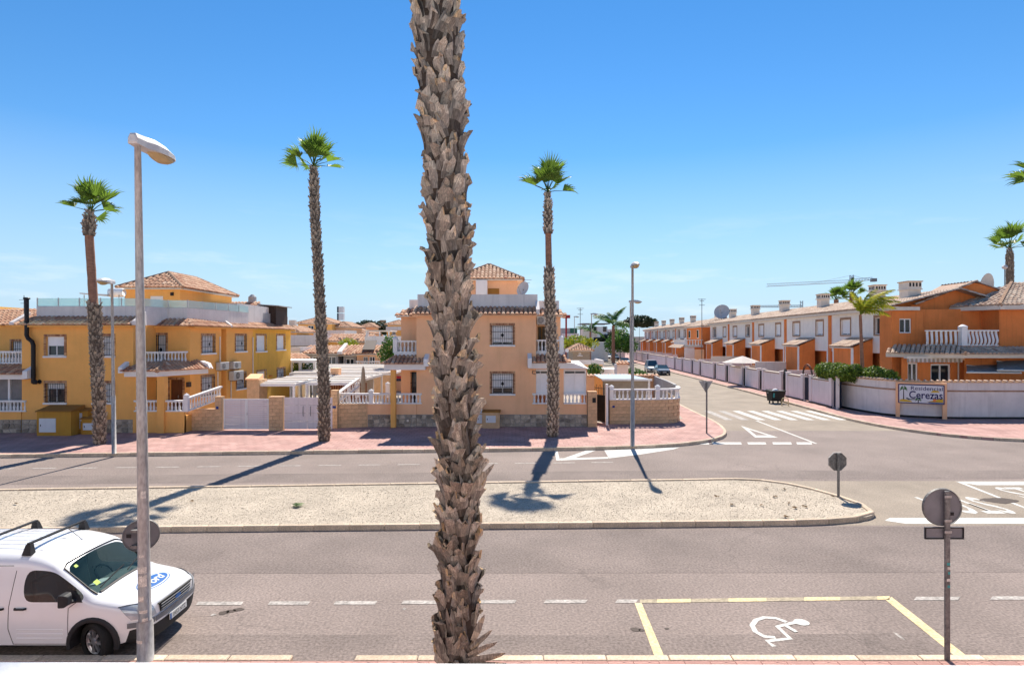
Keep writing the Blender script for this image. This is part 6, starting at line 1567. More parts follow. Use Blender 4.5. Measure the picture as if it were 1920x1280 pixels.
zb_ = fz(757, DB); balustrade(hB, [(fx(743, DB), DB+.02), (fx(791, DB), DB+.02)], zb_, .62, .19); balustrade(hB, [(fx(634, DB), DB+.02), (fx(733, DB), DB+.02)], zb_, .62, .19, posts=[(fx(696, DB), DB+.02)])
stone_clad(hB, Fr(0, DB-.06), fx(690, DB), bx0, PV, fz(777, DB)); stone_clad(hB, Fr(0, DB-.003), bx0, fx(1005, DB), PV, fz(777, DB))
mb = MB(); mb.box(fx(763, DB), fx(767, DB), DB-.10, DB-.05, fz(790, DB), fz(786, DB)); mb.build('vent', 'cream', hB)
# stair behind the front balustrade
balustrade(hB, [(fx(634, 35), 35.0, 1.5), (fx(668, 37), 37.6, 2.2)], 1.5, .6, .3); balustrade(hB, [(fx(668, 38), 38, 0), (fx(728, 38), 38, 0)], 1.5, .75, .35, posts=[(fx(670, 38), 38), (fx(727, 38), 38)])
# sunroom on the right
zr_ = fz(690, 34.4); X0, X1 = fx(991, 34.2), fx(1102, 34.4); xs1 = fx(1101, DB)
mb = MB(); wall(mb, Fr(0, DB+.002), bx1, xs1, PV, zr_, [px_hole(FB, 997.5, 1028, 692, 757), px_hole(FB, 1057, 1099, 692, 757)], depth=.3); mb.poly([(xs1, DB, PV), (xs1, 38, PV), (xs1, 38, zr_), (xs1, DB, zr_)]); mb.build('sunroom_wall', 'peach', hB)
for (a, b) in ((998, 1028), (1057, 1099)):
    h = px_hole(FB, a, b, 692, 737); window(hB, FB, h, 0, 0, sill=False, fw=.07, mull=1, glass='blind', depth=.10)
    h2 = px_hole(FB, a, b, 692, 701); window(hB, FB, (h2[0], h2[1], h2[2], h2[3]-.08), 0, 0, sill=False, fw=.04, mull=1, glass='sideglass', depth=.06)
    balustrade(hB, [(fx(a, DB), DB-.02), (fx(b, DB), DB-.02)], fz(757, DB), .62, .19)
mb = MB(); mb.hexa([(X0, 34.1, zr_), (X1, 34.1, zr_-.02), (X1, 38, zr_-.02), (X0, 38, zr_), (X0, 34.1, zr_+.30), (fx(1075, 34.1), 34.1, zr_+.30), (fx(1085, 38), 38, zr_+.30), (X0, 38, zr_+.30)]); po = mb.build('sunroom_canopy', 'white', hB)
tiles(po, (X0+.2, 33.95, zr_+.32), (fx(1072, 34), 33.95, zr_+.32), (fx(1055, 35), 35.1, zr_+.76), (X0+.2, 35.1, zr_+.76), pitch=.24)
mb = MB(); mb.hexa([(X0-.05, 33.85, zr_+.05), (X0+.18, 33.85, zr_+.05), (X0+.18, DB-.002, zr_+.05), (X0-.05, DB-.002, zr_+.05), (X0-.05, 33.85, zr_+.58), (X0+.18, 33.85, zr_+.58), (X0+.18, DB-.002, zr_+.86), (X0-.05, DB-.002, zr_+.86)]); mb.build('canopy_kerb', 'white', po)
mb = MB(); mb.box(bx1+.002, fx(1056, 35), 35.0, 36.6, zr_+.5, zr_+.92); mb.build('balcony_slab', 'white', hB); balustrade(hB, [(bx1+.05, 35.1), (fx(1054, 35), 35.1), (fx(1054, 35), 36.5)], zr_+.92, .72, .2, posts=[(fx(1053, 35), 35.1)])
stone_clad(hB, Fr(0, DB-.003), bx1, xs1, PV, fz(777, DB))
aircon('air conditioner high on the peach house beside the palm', Fr(0, 36.6), fx(1016, 36.3), fz(608, 36.3), .62, .5)
meter_box('sand utility cabinet with white door under the peach window', 905, 937, 773, 797, 34.0, 'sand_block', [(911, 929.5, 779, 792)], .55, .06)
meter_box('tall slim meter cabinet with grey doors half hidden by the big trunk', 893, 905.5, 760, 795, 34.2, 'sand_block', [(894, 904, 763, 775), (894, 904, 777, 793)], .35, .03)
# roof dish
def dish(label, c, r, yaw, tilt, mat='greypaint'):
    root = thing('satellite_dish', label, 'satellite dish', c); mb = MB(); c = Vector(c); q = Matrix.Rotation(yaw, 3, 'Z') @ Matrix.Rotation(tilt, 3, 'X'); n = 20; V = []
    for k in range(5):
        rr = r*k/4
        for i in range(n): t = 2*math.pi*i/n; V.append(c+q @ Vector((rr*math.cos(t), -.22*r*(k/4)**2*-1 if 0 else .0-.25*r*(1-(k/4)**2)*-1, rr*math.sin(t)*1.05)))
    mb.add(V, [(k*n+i, k*n+(i+1) % n, (k+1)*n+(i+1) % n, (k+1)*n+i) for k in range(4) for i in range(n)]); mb.build('reflector', mat, root, smooth=True)
    mb = MB(); a = q @ Vector((0, -r*.9, -r*.25)); mb.tube([c+q @ Vector((0, .02, -r*.9)), c+a], .02, 5); mb.box(c.x+a.x-.05, c.x+a.x+.05, c.y+a.y-.05, c.y+a.y+.05, c.z+a.z-.05, c.z+a.z+.05); mb.build('feed_arm', 'galv', root)
    mb = MB(); mb.tube([c+q @ Vector((0, .2*r, 0)), c+Vector((0, .25*r, -r*1.1))], .035, 6); mb.build('mount', 'galv_d', root)
D = 37.5; dish('satellite dish on the roof terrace of the peach house', (fx(980, D), D, fz(541, D)), .46, R(-40), R(-20))
D = 40
root = thing('tv_aerial', 'television aerial above the dish on the peach house', 'aerial', (fx(984, D), D, EB)); x = fx(984, D)
mb = MB(); mb.tube([(x, D, EB), (x, D, fz(523, D))], .02, 5); mb.build('mast', 'galv_d', root); mb = MB()
for z, l in ((fz(525, D), .3), (fz(530, D), .22)): mb.tube([(x-l, D, z), (x+l*1.5, D, z)], .014, 4)
mb.build('elements', 'galv_d', root)
# block walls of the peach house
wB = thing('garden_wall', 'sand block wall with blue number plaque left of the peach porch', 'wall', (fx(660, DB), DB, PV))
block_wall(wB, [(fx(622, DG+.6), DG+.9), (fx(689, DB), DB-.08)], PV, fz(758, DB)); mb = MB(); mb.box(fx(623.5, 34), fx(630, 34), 33.95, 33.97, fz(765, 34), fz(760.5, 34)); mb.build('number_plaque', 'blueplaque', wB)
pC = thing('gate_pillar', 'sand block pillar right of the flat panel gate', 'pillar', (fx(628, 34), 34, PV), 'gate pillars'); block_wall(pC, [(fx(620.5, 34), 34.0), (fx(633, 34), 34.0)], PV, fz(733, 34), .34)
pD = thing('gate_pillar', 'sand block pillar with letter slot beside the dark garden gate', 'pillar', (fx(1110, DB), DB, PV), 'gate pillars'); block_wall(pD, [(fx(1101.5, DB), DB-.12), (fx(1119, DB), DB-.12)], PV, fz(735, DB), .4)
mb = MB(); mb.box(fx(1110, DB), fx(1116.5, DB), DB-.17, DB-.152, fz(754, DB), fz(745, DB)); mb.build('letter_box', 'dark', pD)
gt = thing('garden_gate', 'narrow dark barred garden gate standing ajar by the curved wall', 'gate', (fx(1131, 35), 35, PV))
mb = MB(); a, b = Vector((fx(1142, 35.4), 35.5, 0)), Vector((fx(1121, 35.4), 36.6, 0)); zt = fz(727, 35.2)
for k in range(9): p = a.lerp(b, k/8); mb.tube([(p.x, p.y, PV+.08), (p.x, p.y, zt+(.12 if k % 2 else 0))], .014, 5)
for z in (PV+.1, 1.0, zt-.1): mb.tube([(a.x, a.y, z), (b.x, b.y, z)], .02, 5)
mb.build('bars', 'dark', gt); mb = MB(); mb.tube([(a.x, a.y, PV), (a.x, a.y, zt)], .035, 6); mb.build('frame_post', 'dark', gt)
mb = MB(); mb.hexa([(p.x+dx, p.y+.03, z) for z in (PV+.12, zt-.5) for p, dx in ((a.lerp(b, .1), 0), (a.lerp(b, .9), 0), (a.lerp(b, .9), .02), (a.lerp(b, .1), .02))]); mb.build('backing_sheet', 'dark', gt)
mb = MB(); mb.box(fx(1136, 35.2), fx(1140.5, 35.2), 35.2, 35.45, PV, fz(720, 35.2)); tag(mb.build('gate_post', 'white'), 'white post at the hinge side of the narrow dark gate', 'post')
cw = thing('garden_wall', 'rounded sand block corner wall carrying a white balustrade', 'wall', (9, 36.5, PV))
cv = [(fx(1143, 35.7), 35.7)]+arcpts([(fx(1144, 35.7), 35.7), (8.3, 35.8), (10.2, 36.2), (10.55, 38.2), (10.9, 41.5)], 2)[1:]
wz = fz(749.5, 35.8); block_wall(cw, cv, PV, wz, .22, False)
balustrade(cw, [(p[0]-.0, p[1]+.08) for p in cv if p[1] < 38.4], wz, .66, .215, posts=[(fx(1146, 35.9), 35.85), (fx(1233, 36), 36.02)])
mb = MB(); poly_wall(mb, [(p[0]-.02, p[1]) for p in cv if p[1] > 37.6]+[(11.3, 47)], PV, wz+.75, .16); mb.build('rear_wall', 'greyrender', cw)
mb = MB(); mb.box(fx(1148, 35.7), fx(1152.5, 35.7), 35.64, 35.665, fz(764, 35.7), fz(760, 35.7)); mb.build('number_plaque', 'blueplaque', cw)
# lean-to with polycarbonate roof behind that wall
lt = thing('lean_to', 'lean-to with translucent sheet roof behind the rounded corner wall', 'lean-to', (6.5, 39, PV))
P4 = lambda x, y, D: (fx(x, D), D, fz(y, D))
mb = MB(); a, b, c, d = P4(1129, 712, 38), P4(1222, 712.5, 38), P4(1176, 702.5, 41.5), P4(1113, 703, 41.5); mb.hexa([a, b, c, d]+[(p[0], p[1], p[2]+.05) for p in (a, b, c, d)]); rf = mb.build('roof_sheet', 'poly_sheet', lt)
mb = MB(); mb.box(a[0]-.02, b[0]+.02, 37.94, 38.0, a[2]-.06, a[2]+.07); mb.build('roof_edge', 'white', rf)
mb = MB(); mb.box(a[0]+.1, b[0]-.2, 38.3, 38.4, PV, a[2]-.03); mb.build('wall', 'fabric', lt); mb = MB(); mb.box(b[0]-.18, b[0]-.05, 38.25, 38.42, PV, b[2]); mb.build('post', 'white', lt)
mb = MB(); mb.poly([(a[0]+.05, 38.1, PV), (a[0]+.05, 38.1, a[2]), (d[0]+.05, 41.5, d[2]), (d[0]+.05, 41.5, PV)]); mb.build('side_wall', 'ochre', lt)
# ================================================================== RIGHT SIDE: garden walls, hedge, sign
FW = Fr(23.75, 45.2, -.061, -.998)
ORD = ['nearest', 'second', 'third', 'fourth', 'fifth', 'sixth', 'seventh', 'eighth', 'ninth', 'tenth', 'eleventh', 'twelfth', 'thirteenth', 'fourteenth', 'fifteenth']
gates = [(1560, 1574), (1506, 1517.5), (1465.6, 1474), (1422.5, 1429), (1392, 1398), (1360, 1366), (1338, 1343), (1311, 1315), (1296, 1300), (1278, 1281), (1264, 1267), (1248, 1250), (1213, 1216), (1203, 1204.5), (1193, 1194.4)]
gu = [(FW.u(a), FW.u(b)) for a, b in gates]; WT = 2.22
for i in range(len(gu)):
    b = gu[i][0]; a = gu[i+1][1] if i+1 < len(gu) else b-12
    o = thing('garden_wall', 'pale lilac white garden wall panel, %s from the hedge along the side street' % ORD[i], 'wall', FW.p((a+b)/2, PV), 'garden walls along the side street')
    mb = MB(); FW.box(mb, a+.42, b-.42, -.2, 0, PV+.12, WT-.16); FW.box(mb, a+.42, b-.42, -.16, -.03, PV, PV+.119); mb.build('panel', 'lilac', o)
    for (p, q_) in ((a+.002, a+.42), (b-.42, b-.002)):
        mb = MB(); FW.box(mb, p, q_, -.26, .05, PV, WT+.05); FW.box(mb, p-.04, q_+.04, -.30, .09, WT+.052, WT+.12); mb.build('pier', 'lilac', o)
    mb = MB(); FW.box(mb, a+.46, b-.46, -.26, .06, WT-.158, WT-.10); mb.build('coping', 'ridge', o)
    mb = MB(); FW.box(mb, a+.46, b-.46, -.24, .04, WT-.098, WT-.02); mb.build('coping_top', 'cream', o)
    mb = MB(); FW.box(mb, a+.002, b-.002, -.02, .02 if 0 else .062, PV+.001, PV+.118); mb.build('plinth', 'black', o)
for i, (a, b) in enumerate(gu):
    m = 'navy' if i not in (2, 3, 4, 5, 6) else 'black'
    o = thing('garden_gate', 'dark metal garden gate, %s from the hedge along the side street' % ORD[i], 'gate', FW.p((a+b)/2, PV), 'dark gates along the side street')
    mb = MB(); FW.box(mb, a+.03, b-.03, -.16, -.12, PV+.08, WT-.12); lf = mb.build('gate_leaf', m, o)
    n = 6
    for k in range(n): mb = MB(); u = a+.06+(b-a-.12)*(k+.5)/n; FW.box(mb, u-.03, u+.03, -.119, -.10, PV+.12, WT-.16); mb.build('slat', m, lf)
    if i == 2:
        mb = MB(); P = []; 
        for k in range(9): t = math.pi*k/8; P.append(((a+b)/2-math.cos(t)*(b-a)/2, WT-.12+math.sin(t)*.5))
        mb.add([FW.p(u, z, -.14) for u, z in P], [tuple(range(9))]); mb.build('arched_top', m, lf)
    if i == 1:
        mb = MB()
        for rr in (.95, .80): mb.tube([FW.p((a+b)/2-math.cos(math.pi*k/12)*rr, WT+math.sin(math.pi*k/12)*rr*1.0, -.1) for k in range(13)], .03, 5)
        for k in range(1, 6): t = math.pi*k/6; mb.tube([FW.p((a+b)/2-math.cos(t)*.8, WT+math.sin(t)*.8, -.1), FW.p((a+b)/2-math.cos(t)*.95, WT+math.sin(t)*.95, -.1)], .02, 4)
        mb.build('wrought_arch', 'dark', o)
        mb = MB()
        for k in range(9): u = a-.5+k*.32; mb.tube([FW.p(u, WT-.05, -.1), FW.p(u+.1, WT+.18, -.1), FW.p(u+.2, WT+.05, -.1)], .02, 4)
        mb.build('wrought_scroll', 'dark', o)
# curved sign wall
sw_ = thing('garden_wall', 'streaked white curved corner wall with the residential sign', 'wall', (27, 38.6, PV))
cvp = [(24.62, 45.0)]+arcpts([(24.4, 44.6), (24.5, 41.5), (25.0, 39.2), (27.6, 38.0), (30.5, 37.95), (34, 37.95)], 3)+[(60, 38.2)]
cvp[0] = FW.p(gu[0][1], 0)[:2]
ZT = 2.44
mb = MB(); poly_wall(mb, cvp, PV, ZT, .22); mb.build('wall_core', 'offwhite', sw_)
def offs(pts, d):
    P = [Vector((*p, 0)) for p in pts]; out = []
    for i, p in enumerate(P): t = (P[min(i+1, len(P)-1)]-P[max(i-1, 0)]).normalized(); out.append((p.x+t.y*d, p.y-t.x*d))
    return out
mb = MB(); poly_wall(mb, offs(cvp, .025), 1.86, 1.96, .1); mb.build('band', 'ridge', sw_)
mb = MB(); poly_wall(mb, offs(cvp, .012), PV+.002, PV+.13, .1); mb.build('plinth', 'black', sw_)
mb = MB(); poly_wall(mb, offs(cvp, .06), ZT+.002, ZT+.07, .34); mb.build('coping', 'sand_block', sw_)
# coping tiles proud of the edge
P = offs(cvp, .07); tm_ = MB(); tm_.tube([(0, -.05, 0), (0, .30, .03)], [.075, .065], 6); tm_ = tm_.mesh('coping_tile', 'tile2'); cnt = 0
for a, b in zip(P, P[1:]):
    a, b = Vector((*a, 0)), Vector((*b, 0)); n = max(1, int((b-a).length/.24))
    if a.x > 34: break
    for k in range(n):
        p = a.lerp(b, (k+.5)/n); d = (b-a).normalized(); inst('coping_tile', tm_, sw_, (p.x, p.y, ZT+.09), (0, 0, math.atan2(d.y, d.x)))
A = Vector((fx(1684, 39.0), 39.0, 0)); B = Vector((fx(1771, 37.75), 37.75, 0)); FG = Fr(A.x, A.y, (B-A).x, (B-A).y); LG = (B-A).length
fr_ = MB(); FG.box(fr_, -.13, .10, -.3, .02, PV, ZT-.02); FG.box(fr_, LG-.10, LG+.13, -.3, .02, PV, ZT-.02); FG.box(fr_, .101, LG-.101, -.3, .02, fz(720, 38.4), ZT-.02); fr_.build('sign_surround', 'peach', sw_)
sg = thing('residential_sign', 'painted sign with palm trees and blue lettering on the curved wall', 'sign', FG.p(LG/2, 1.2)); z0, z1 = fz(756.5, 38.4), fz(720.5, 38.4); HG = z1-z0
mb = MB(); FG.box(mb, .0, LG, .022, .05, z0, z1); mb.build('frame', 'sign_navy', sg); mb = MB(); FG.box(mb, .06, LG-.06, .03, .056, z0+.06, z1-.06); bd = mb.build('board', 'sign_white', sg)
def sp(u, v, n): return FG.p(u*LG, z0+v*HG, n)
def blob(pts, m, n=.060, nm='painting'): mb = MB(); mb.poly([sp(u, v, n) for u, v in pts]); return mb.build(nm, m, bd)
blob([(.03, .08), (.32, .07), (.28, .14), (.18, .20), (.08, .21), (.03, .16)], 'sign_yellow'); blob([(.62, .10), (.97, .10), (.97, .30), (.86, .26), (.74, .18)], 'sign_yellow'); blob([(.70, .60), (.90, .62), (.86, .70), (.76, .72)], 'sign_yellow')
blob([(.66, .06), (.97, .06), (.97, .10), (.66, .12)], 'logo_blue')
def spalm(u, v0, v1, s_):
    mb = MB(); mb.poly([sp(u-.012, v0, .062), sp(u+.012, v0, .062), sp(u+.008, v1, .062), sp(u-.008, v1, .062)]); mb.build('painted_trunk', 'dark', bd)
    mb = MB()
    for a in (20, 60, 110, 150, 195, -20):
        c, s2 = math.cos(R(a)), math.sin(R(a)); mb.poly([sp(u, v1, .064), sp(u+c*.05*s_, v1+(s2*.14+.08)*s_, .064), sp(u+c*.10*s_, v1+(s2*.12-.10)*s_, .064), sp(u+c*.045*s_, v1+(s2*.10+.0)*s_, .064)])
    mb.build('painted_fronds', 'sign_green', bd)
spalm(.12, .2, .74, 1.0); spalm(.44, .06, .20, .8)
def stext(body, cu, cv_, wd, ht, m, bold=.0, shear=0):
    me = text_mesh(body, 1, bold=bold, shear=shear); vs_ = [v.co for v in me.vertices]
    x0, x1 = min(v.x for v in vs_), max(v.x for v in vs_); y0, y1 = min(v.y for v in vs_), max(v.y for v in vs_)
    for v in me.vertices: p = FG.p(cu*LG+((v.co.x-x0)/(x1-x0)-.5)*wd*LG, z0+HG*cv_+((v.co.y-y0)/(y1-y0)-.5)*ht*HG, .067); v.co = p
    me.transform(Matrix.Translation(-wloc(bd))); me.materials.clear(); me.materials.append(mt[m]); o = bpy.data.objects.new('lettering', me); col.objects.link(o); o.parent = bd
stext('Residencial', .62, .80, .68, .20, 'sign_navy', .005); stext('Cerezas', .60, .46, .72, .40, 'sign_navy', .016)
mb = MB(); P = [(.17+.10*(1-math.sin(t*.2618)), .22+.02*t) for t in range(0, 1)]; 
blob([(.17, .24), (.24, .18), (.40, .20), (.40, .24), (.26, .23), (.19, .30)], 'dark', .0625)
mb = MB(); mb.lathe([(.01, 0), (.06, .0)], (0, 0, 0), 4); 
blob([(.79+.035*math.cos(t*.6283), .20+.08*math.sin(t*.6283)) for t in range(10)], 'orange', .063)
# hedge on top of the wall
hp_ = [FW.p(u, 0)[:2] for u in (gu[1][1]+1.6, gu[0][0]-1.2, gu[0][1]+.2)]+[(24.75, 42.5), (24.95, 41.0), (25.5, 39.9)]
blobs = []
for i, (a, b) in enumerate(zip(hp_, hp_[1:])):
    n = max(1, int(math.hypot(b[0]-a[0], b[1]-a[1])/.5))
    for k in range(n):
        t = k/n; blobs.append((a[0]+(b[0]-a[0])*t+.34, a[1]+(b[1]-a[1])*t, 2.78+random.uniform(-.06, .10)-(i*.045), .62, .62, .66+random.uniform(-.05, .1)))
hd = thing('hedge', 'clipped green hedge overhanging the white garden wall by the sign', 'hedge', (24.6, 43, 2.2))
leafcloud(blobs, 16000, .085, 4).build('foliage', 'hedge', hd, kind='stuff')
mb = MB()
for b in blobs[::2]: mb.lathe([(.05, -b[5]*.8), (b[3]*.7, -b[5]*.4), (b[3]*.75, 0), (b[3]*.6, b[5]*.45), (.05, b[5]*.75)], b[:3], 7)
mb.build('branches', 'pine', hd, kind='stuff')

# ================================================================== ORANGE TERRACE
TX, TY, TL = 29.0, 45.0, 10.6
FTR = Fr(TX, TY, -.065, -.998); du = Vector((FTR.ux, FTR.uy, 0))
U0 = FTR.u(1475)               # far end of the first unit built; u grows towards the camera
ZE, ZR = 7.45, 8.95
def terrace_unit(label):
    r = thing('terraced_house', label, 'house', FTR.p(U0+TL/2, PV), 'orange and white terraced houses')
    f = Fr(*FTR.p(U0, 0)[:2], FTR.ux, FTR.uy); P = f.p
    h1, h2 = (1.8, 3.5, 5.6, 6.93), (7.4, 8.9, 5.6, 6.93)
    mb = MB(); wall(mb, f, 0, 10.1, 4.1, ZE, [h1, h2]); mb.build('upper_wall', 'terrace_white', r)
    ga = (7.8, 9.5, .9, 3.4); mb = MB(); g_ = Fr(*P(0, 0, -.7)[:2], f.ux, f.uy); wall(mb, g_, 0, TL, PV, 4.1, [ga]); mb.poly([P(0, 4.098), P(TL, 4.098), P(TL, 4.098, -.7), P(0, 4.098, -.7)])
    mb.poly([P(0, PV, -9), P(0, PV), P(0, ZE), P(0, ZE, -9)]); mb.poly([P(TL, PV), P(TL, PV, -9), P(TL, ZE, -9), P(TL, ZE)]); mb.poly([P(TL, PV, -9), P(0, PV, -9), P(0, ZE, -9), P(TL, ZE, -9)]); f.box(mb, -.0, .30, -.69, 0, PV, 4.09); mb.build('lower_wall', 'orange', r)
    mb = MB(); g_.box(mb, ga[0], ga[1], -.16, -.10, ga[2], ga[3]); gd = mb.build('garage_door', 'white', r)
    for k in range(5): mb = MB(); g_.box(mb, ga[0]+.05, ga[1]-.05, -.099, -.08, ga[2]+.05+k*.49, ga[2]+.48+k*.49); mb.build('door_panel', 'white', gd)
    for h in (h1, h2):
        wd = window(r, f, h, .92, 0, sill=False, frame='white', depth=.2)
        mb = MB()
        for (a, b, c, d) in ((h[0]-.12, h[0]-.005, h[2]-.12, h[3]+.2), (h[1]+.005, h[1]+.12, h[2]-.12, h[3]+.2), (h[0]-.004, h[1]+.004, h[3]+.005, h[3]+.2), (h[0]-.004, h[1]+.004, h[2]-.12, h[2]-.005)): f.box(mb, a, b, -.03, .05, c, d)
        mb.build('window_trim', 'ridge', wd)
    mb = MB(); f.box(mb, 10.1, TL, -.72, .10, PV, ZE-.05); mb.build('pilaster', 'orange', r)
    mb = MB(); f.box(mb, 9.72, 10.09, -.2, .06, 1, 4.09); mb.build('bay_edge', 'white', r)
    # porch
    pu0, pu1, pn = 3.7, 7.1, 1.55; mb = MB(); zt, zf = 5.22, 4.55
    A = [P(pu0, PV, 0), P(pu0, PV, pn), P(pu1, PV, pn), P(pu1, PV, 0)]; B = [P(pu0, zt, 0), P(pu0, zf, pn), P(pu1, zf, pn), P(pu1, zt, 0)]
    mb.add(A+B, [(0, 1, 5, 4), (1, 2, 6, 5), (2, 3, 7, 6), (4, 5, 6, 7)]); po = mb.build('porch', 'orange', r)
    tiles(po, P(pu0-.2, zf+.03, pn+.25), P(pu1+.12, zf+.03, pn+.25), P(pu1+.12, zt+.06, 0), P(pu0-.2, zt+.06, 0), 'tile2', pitch=.30)
    mb = MB(); f.box(mb, pu1-.26, pu1+.03, pn-.03, pn+.04, PV, zf-.04); f.box(mb, pu0-.03, pu0+.12, pn-.03, pn+.04, PV, zf-.04); mb.build('porch_corner', 'white', po)
    mb = MB(); f.box(mb, pu0-.2, pu1+.1, pn+.02, pn+.22, zf-.10, zf+.0); mb.build('porch_eaves', 'cream', po)
    # roof
    mb = MB(); f.box(mb, 0, TL, -.05, .42, ZE-.02, ZE+.22); rf = mb.build('eaves', 'cream', r)
    tiles(rf, P(0, ZE+.23, .48), P(TL, ZE+.23, .48), P(TL, ZR, -4.5), P(0, ZR, -4.5), 'tile2', pitch=.34, row=.42)
    tiles(rf, P(TL, ZE, -9.3), P(0, ZE, -9.3), P(0, ZR, -4.5), P(TL, ZR, -4.5), 'tile2', pitch=.42, row=.6)
    mb = MB(); c0, c1 = P(2.2, 0, -2.9), None; f.box(mb, 1.7, 2.65, -3.4, -2.5, 7.8, 9.45); ch = mb.build('chimney', 'cream', rf)
    mb = MB(); f.box(mb, 1.58, 2.77, -3.52, -2.38, 9.452, 9.53); f.box(mb, 1.66, 2.69, -3.44, -2.46, 9.532, 9.95); mb.build('chimney_cap', 'cream', ch)
    mb = MB()
    for k in range(4):
        u = 1.76+k*.235; f.box(mb, u, u+.13, -2.459, -2.45, 9.62, 9.86); 
        n_ = -3.36+k*.22; P2 = [f.p(2.695, 9.62, n_), f.p(2.695, 9.62, n_+.13), f.p(2.695, 9.86, n_+.13), f.p(2.695, 9.86, n_)]; mb.poly(P2)
    mb.build('chimney_vents', 'dark', ch, kind='stuff')
    mb = MB(); f.box(mb, 1.6, 2.75, -3.5, -2.4, 9.952, 10.02); mb.build('chimney_top', 'sand_block', ch)
    # front boundary low structures
    mb = MB(); f.box(mb, 9.9, 10.05, 0.2, 4.2, PV, 2.3); mb.build('yard_wall', 'lilac', r)
    return r
lab = ['terraced house with the second porch from the hedge', 'terraced house with the porch directly behind the hedge and young palm', 'terraced house with the third porch, pale parasol before it', 'terraced house with the fourth porch counted from the hedge', 'terraced house with the last porch before the balcony house']
u0 = terrace_unit('orange and white '+lab[0])
def shifted(src, k, label, base=0.0):
    c = copy_tree(src); c.location = src.location-du*(TL*k+base); c['label'] = label
    for wd in [x for x in c.children if x.name.startswith('window')]:
        for bl in [x for x in wd.children if x.name.startswith('blind')]:
            if random.random() < .4: bpy.data.objects.remove(bl)
    return c
shifted(u0, -1, 'orange and white '+lab[1])
for k, l in ((1, lab[2]), (2, lab[3]), (3, lab[4])): shifted(u0, k, 'orange and white '+l)
FO = ['nearest', 'second', 'third', 'fourth', 'fifth']
far = []
for k in range(5): far.append(shifted(u0, 4+k, 'distant orange and white terraced house, %s unit beyond the balcony house' % FO[k], 16.0))
def gable(par, fr, u, z0=PV):
    """orange end wall of a row at u"""
    mb = MB(); P = fr.p; mb.poly([P(u, z0, .1), P(u, z0, -9.2), P(u, ZE, -9.2), P(u, ZR+.12, -4.5), P(u, ZE+.22, .35), P(u, ZE-.1, .1)][::-1]); Q = [P(u-.22, z, n) for z, n in ((ZE, -9.2), (ZR+.12, -4.5), (ZE+.22, .35))]; W = [P(u, z, n) for z, n in ((ZE, -9.2), (ZR+.12, -4.5), (ZE+.22, .35))]
    for i in (0, 1): mb.poly([W[i], W[i+1], Q[i+1], Q[i]])
    return mb.build('gable_wall', 'orange', par)
gable(far[0], FTR, U0-TL*3-16+.02)

# house with balcony closing the near row at its far end
ub = U0-TL*3-.3
hb = thing('house', 'orange house with white balcony projecting from the middle of the terrace', 'house', FTR.p(ub-6, PV, 1))
f = Fr(*FTR.p(ub-11, 0)[:2], FTR.ux, FTR.uy); P = f.p
mb = MB(); f.box(mb, 0, 10.6, -8, 1.2, PV, 7.3); mb.build('wall', 'orange', hb)
mb = MB(); e = [P(-.4, 7.32, 1.7), P(11, 7.32, 1.7), P(11, 7.32, -8), P(-.4, 7.32, -8)]; r1, r2 = P(4, 9.0, -3.2), P(6.6, 9.0, -3.2)
mb.add([(p[0], p[1], p[2]-.14) for p in e]+e, [(0, 1, 2, 3), (0, 4, 5, 1), (1, 5, 6, 2), (2, 6, 7, 3), (3, 7, 4, 0)]); ro = mb.build('roof', 'cream', hb)
tiles(ro, e[0], e[1], r2, r1, 'tile2', .4, .5); tiles(ro, e[1], e[2], r2, r2, 'tile2', .4, .5); tiles(ro, e[3], e[0], r1, r1, 'tile2', .4, .5)
for (a, b) in ((1.5, 2.8), (7.6, 8.8)):
    wb = MB(); f.box(wb, a, b, 1.2, 1.26, 5.4, 6.8); wo = wb.build('window', 'white', hb); wb = MB(); f.box(wb, a+.12, b-.12, 1.262, 1.28, 5.5, 6.7); wb.build('pane', 'pane', wo)
mb = MB(); P0 = P(10.6, 0, 0); wx = [(.9-.1, .9)]; mb.box(P0[0]+1.6, P0[0]+2.8, P0[1]-.05, P0[1]+.05, 5.4, 6.8); mb.build('side_window', 'white', hb)
mb = MB(); f.box(mb, 2.2, 11.6, 1.2, 4.2, 3.9, 4.2); sl = mb.build('balcony', 'cream', hb)
tiles(sl, P(2.0, 3.75, 4.9), P(11.9, 3.75, 4.9), P(11.6, 4.25, 4.1), P(2.2, 4.25, 4.1), 'tile2', .34)
mb = MB(); f.box(mb, 3.2, 10.6, 1.2, 3.6, PV, 3.899); mb.build('ground_floor', 'orange', hb)
balustrade(sl, [P(2.4, 0, 4.0)[:2], P(11.4, 0, 4.0)[:2], P(11.4, 0, 1.2)[:2]], 4.2, .95, .42, posts=[P(11.4, 0, 4.0)[:2], P(6.5, 0, 4.0)[:2]], r=.12)
for i, n_ in enumerate((.0, 1.0)):
    mb = MB(); c = P(3+i*3.5, 0, -3.5); mb.box(c[0]-.45, c[0]+.45, c[1]-.45, c[1]+.45, 8.2, 9.9); mb.build('chimney', 'cream', ro)

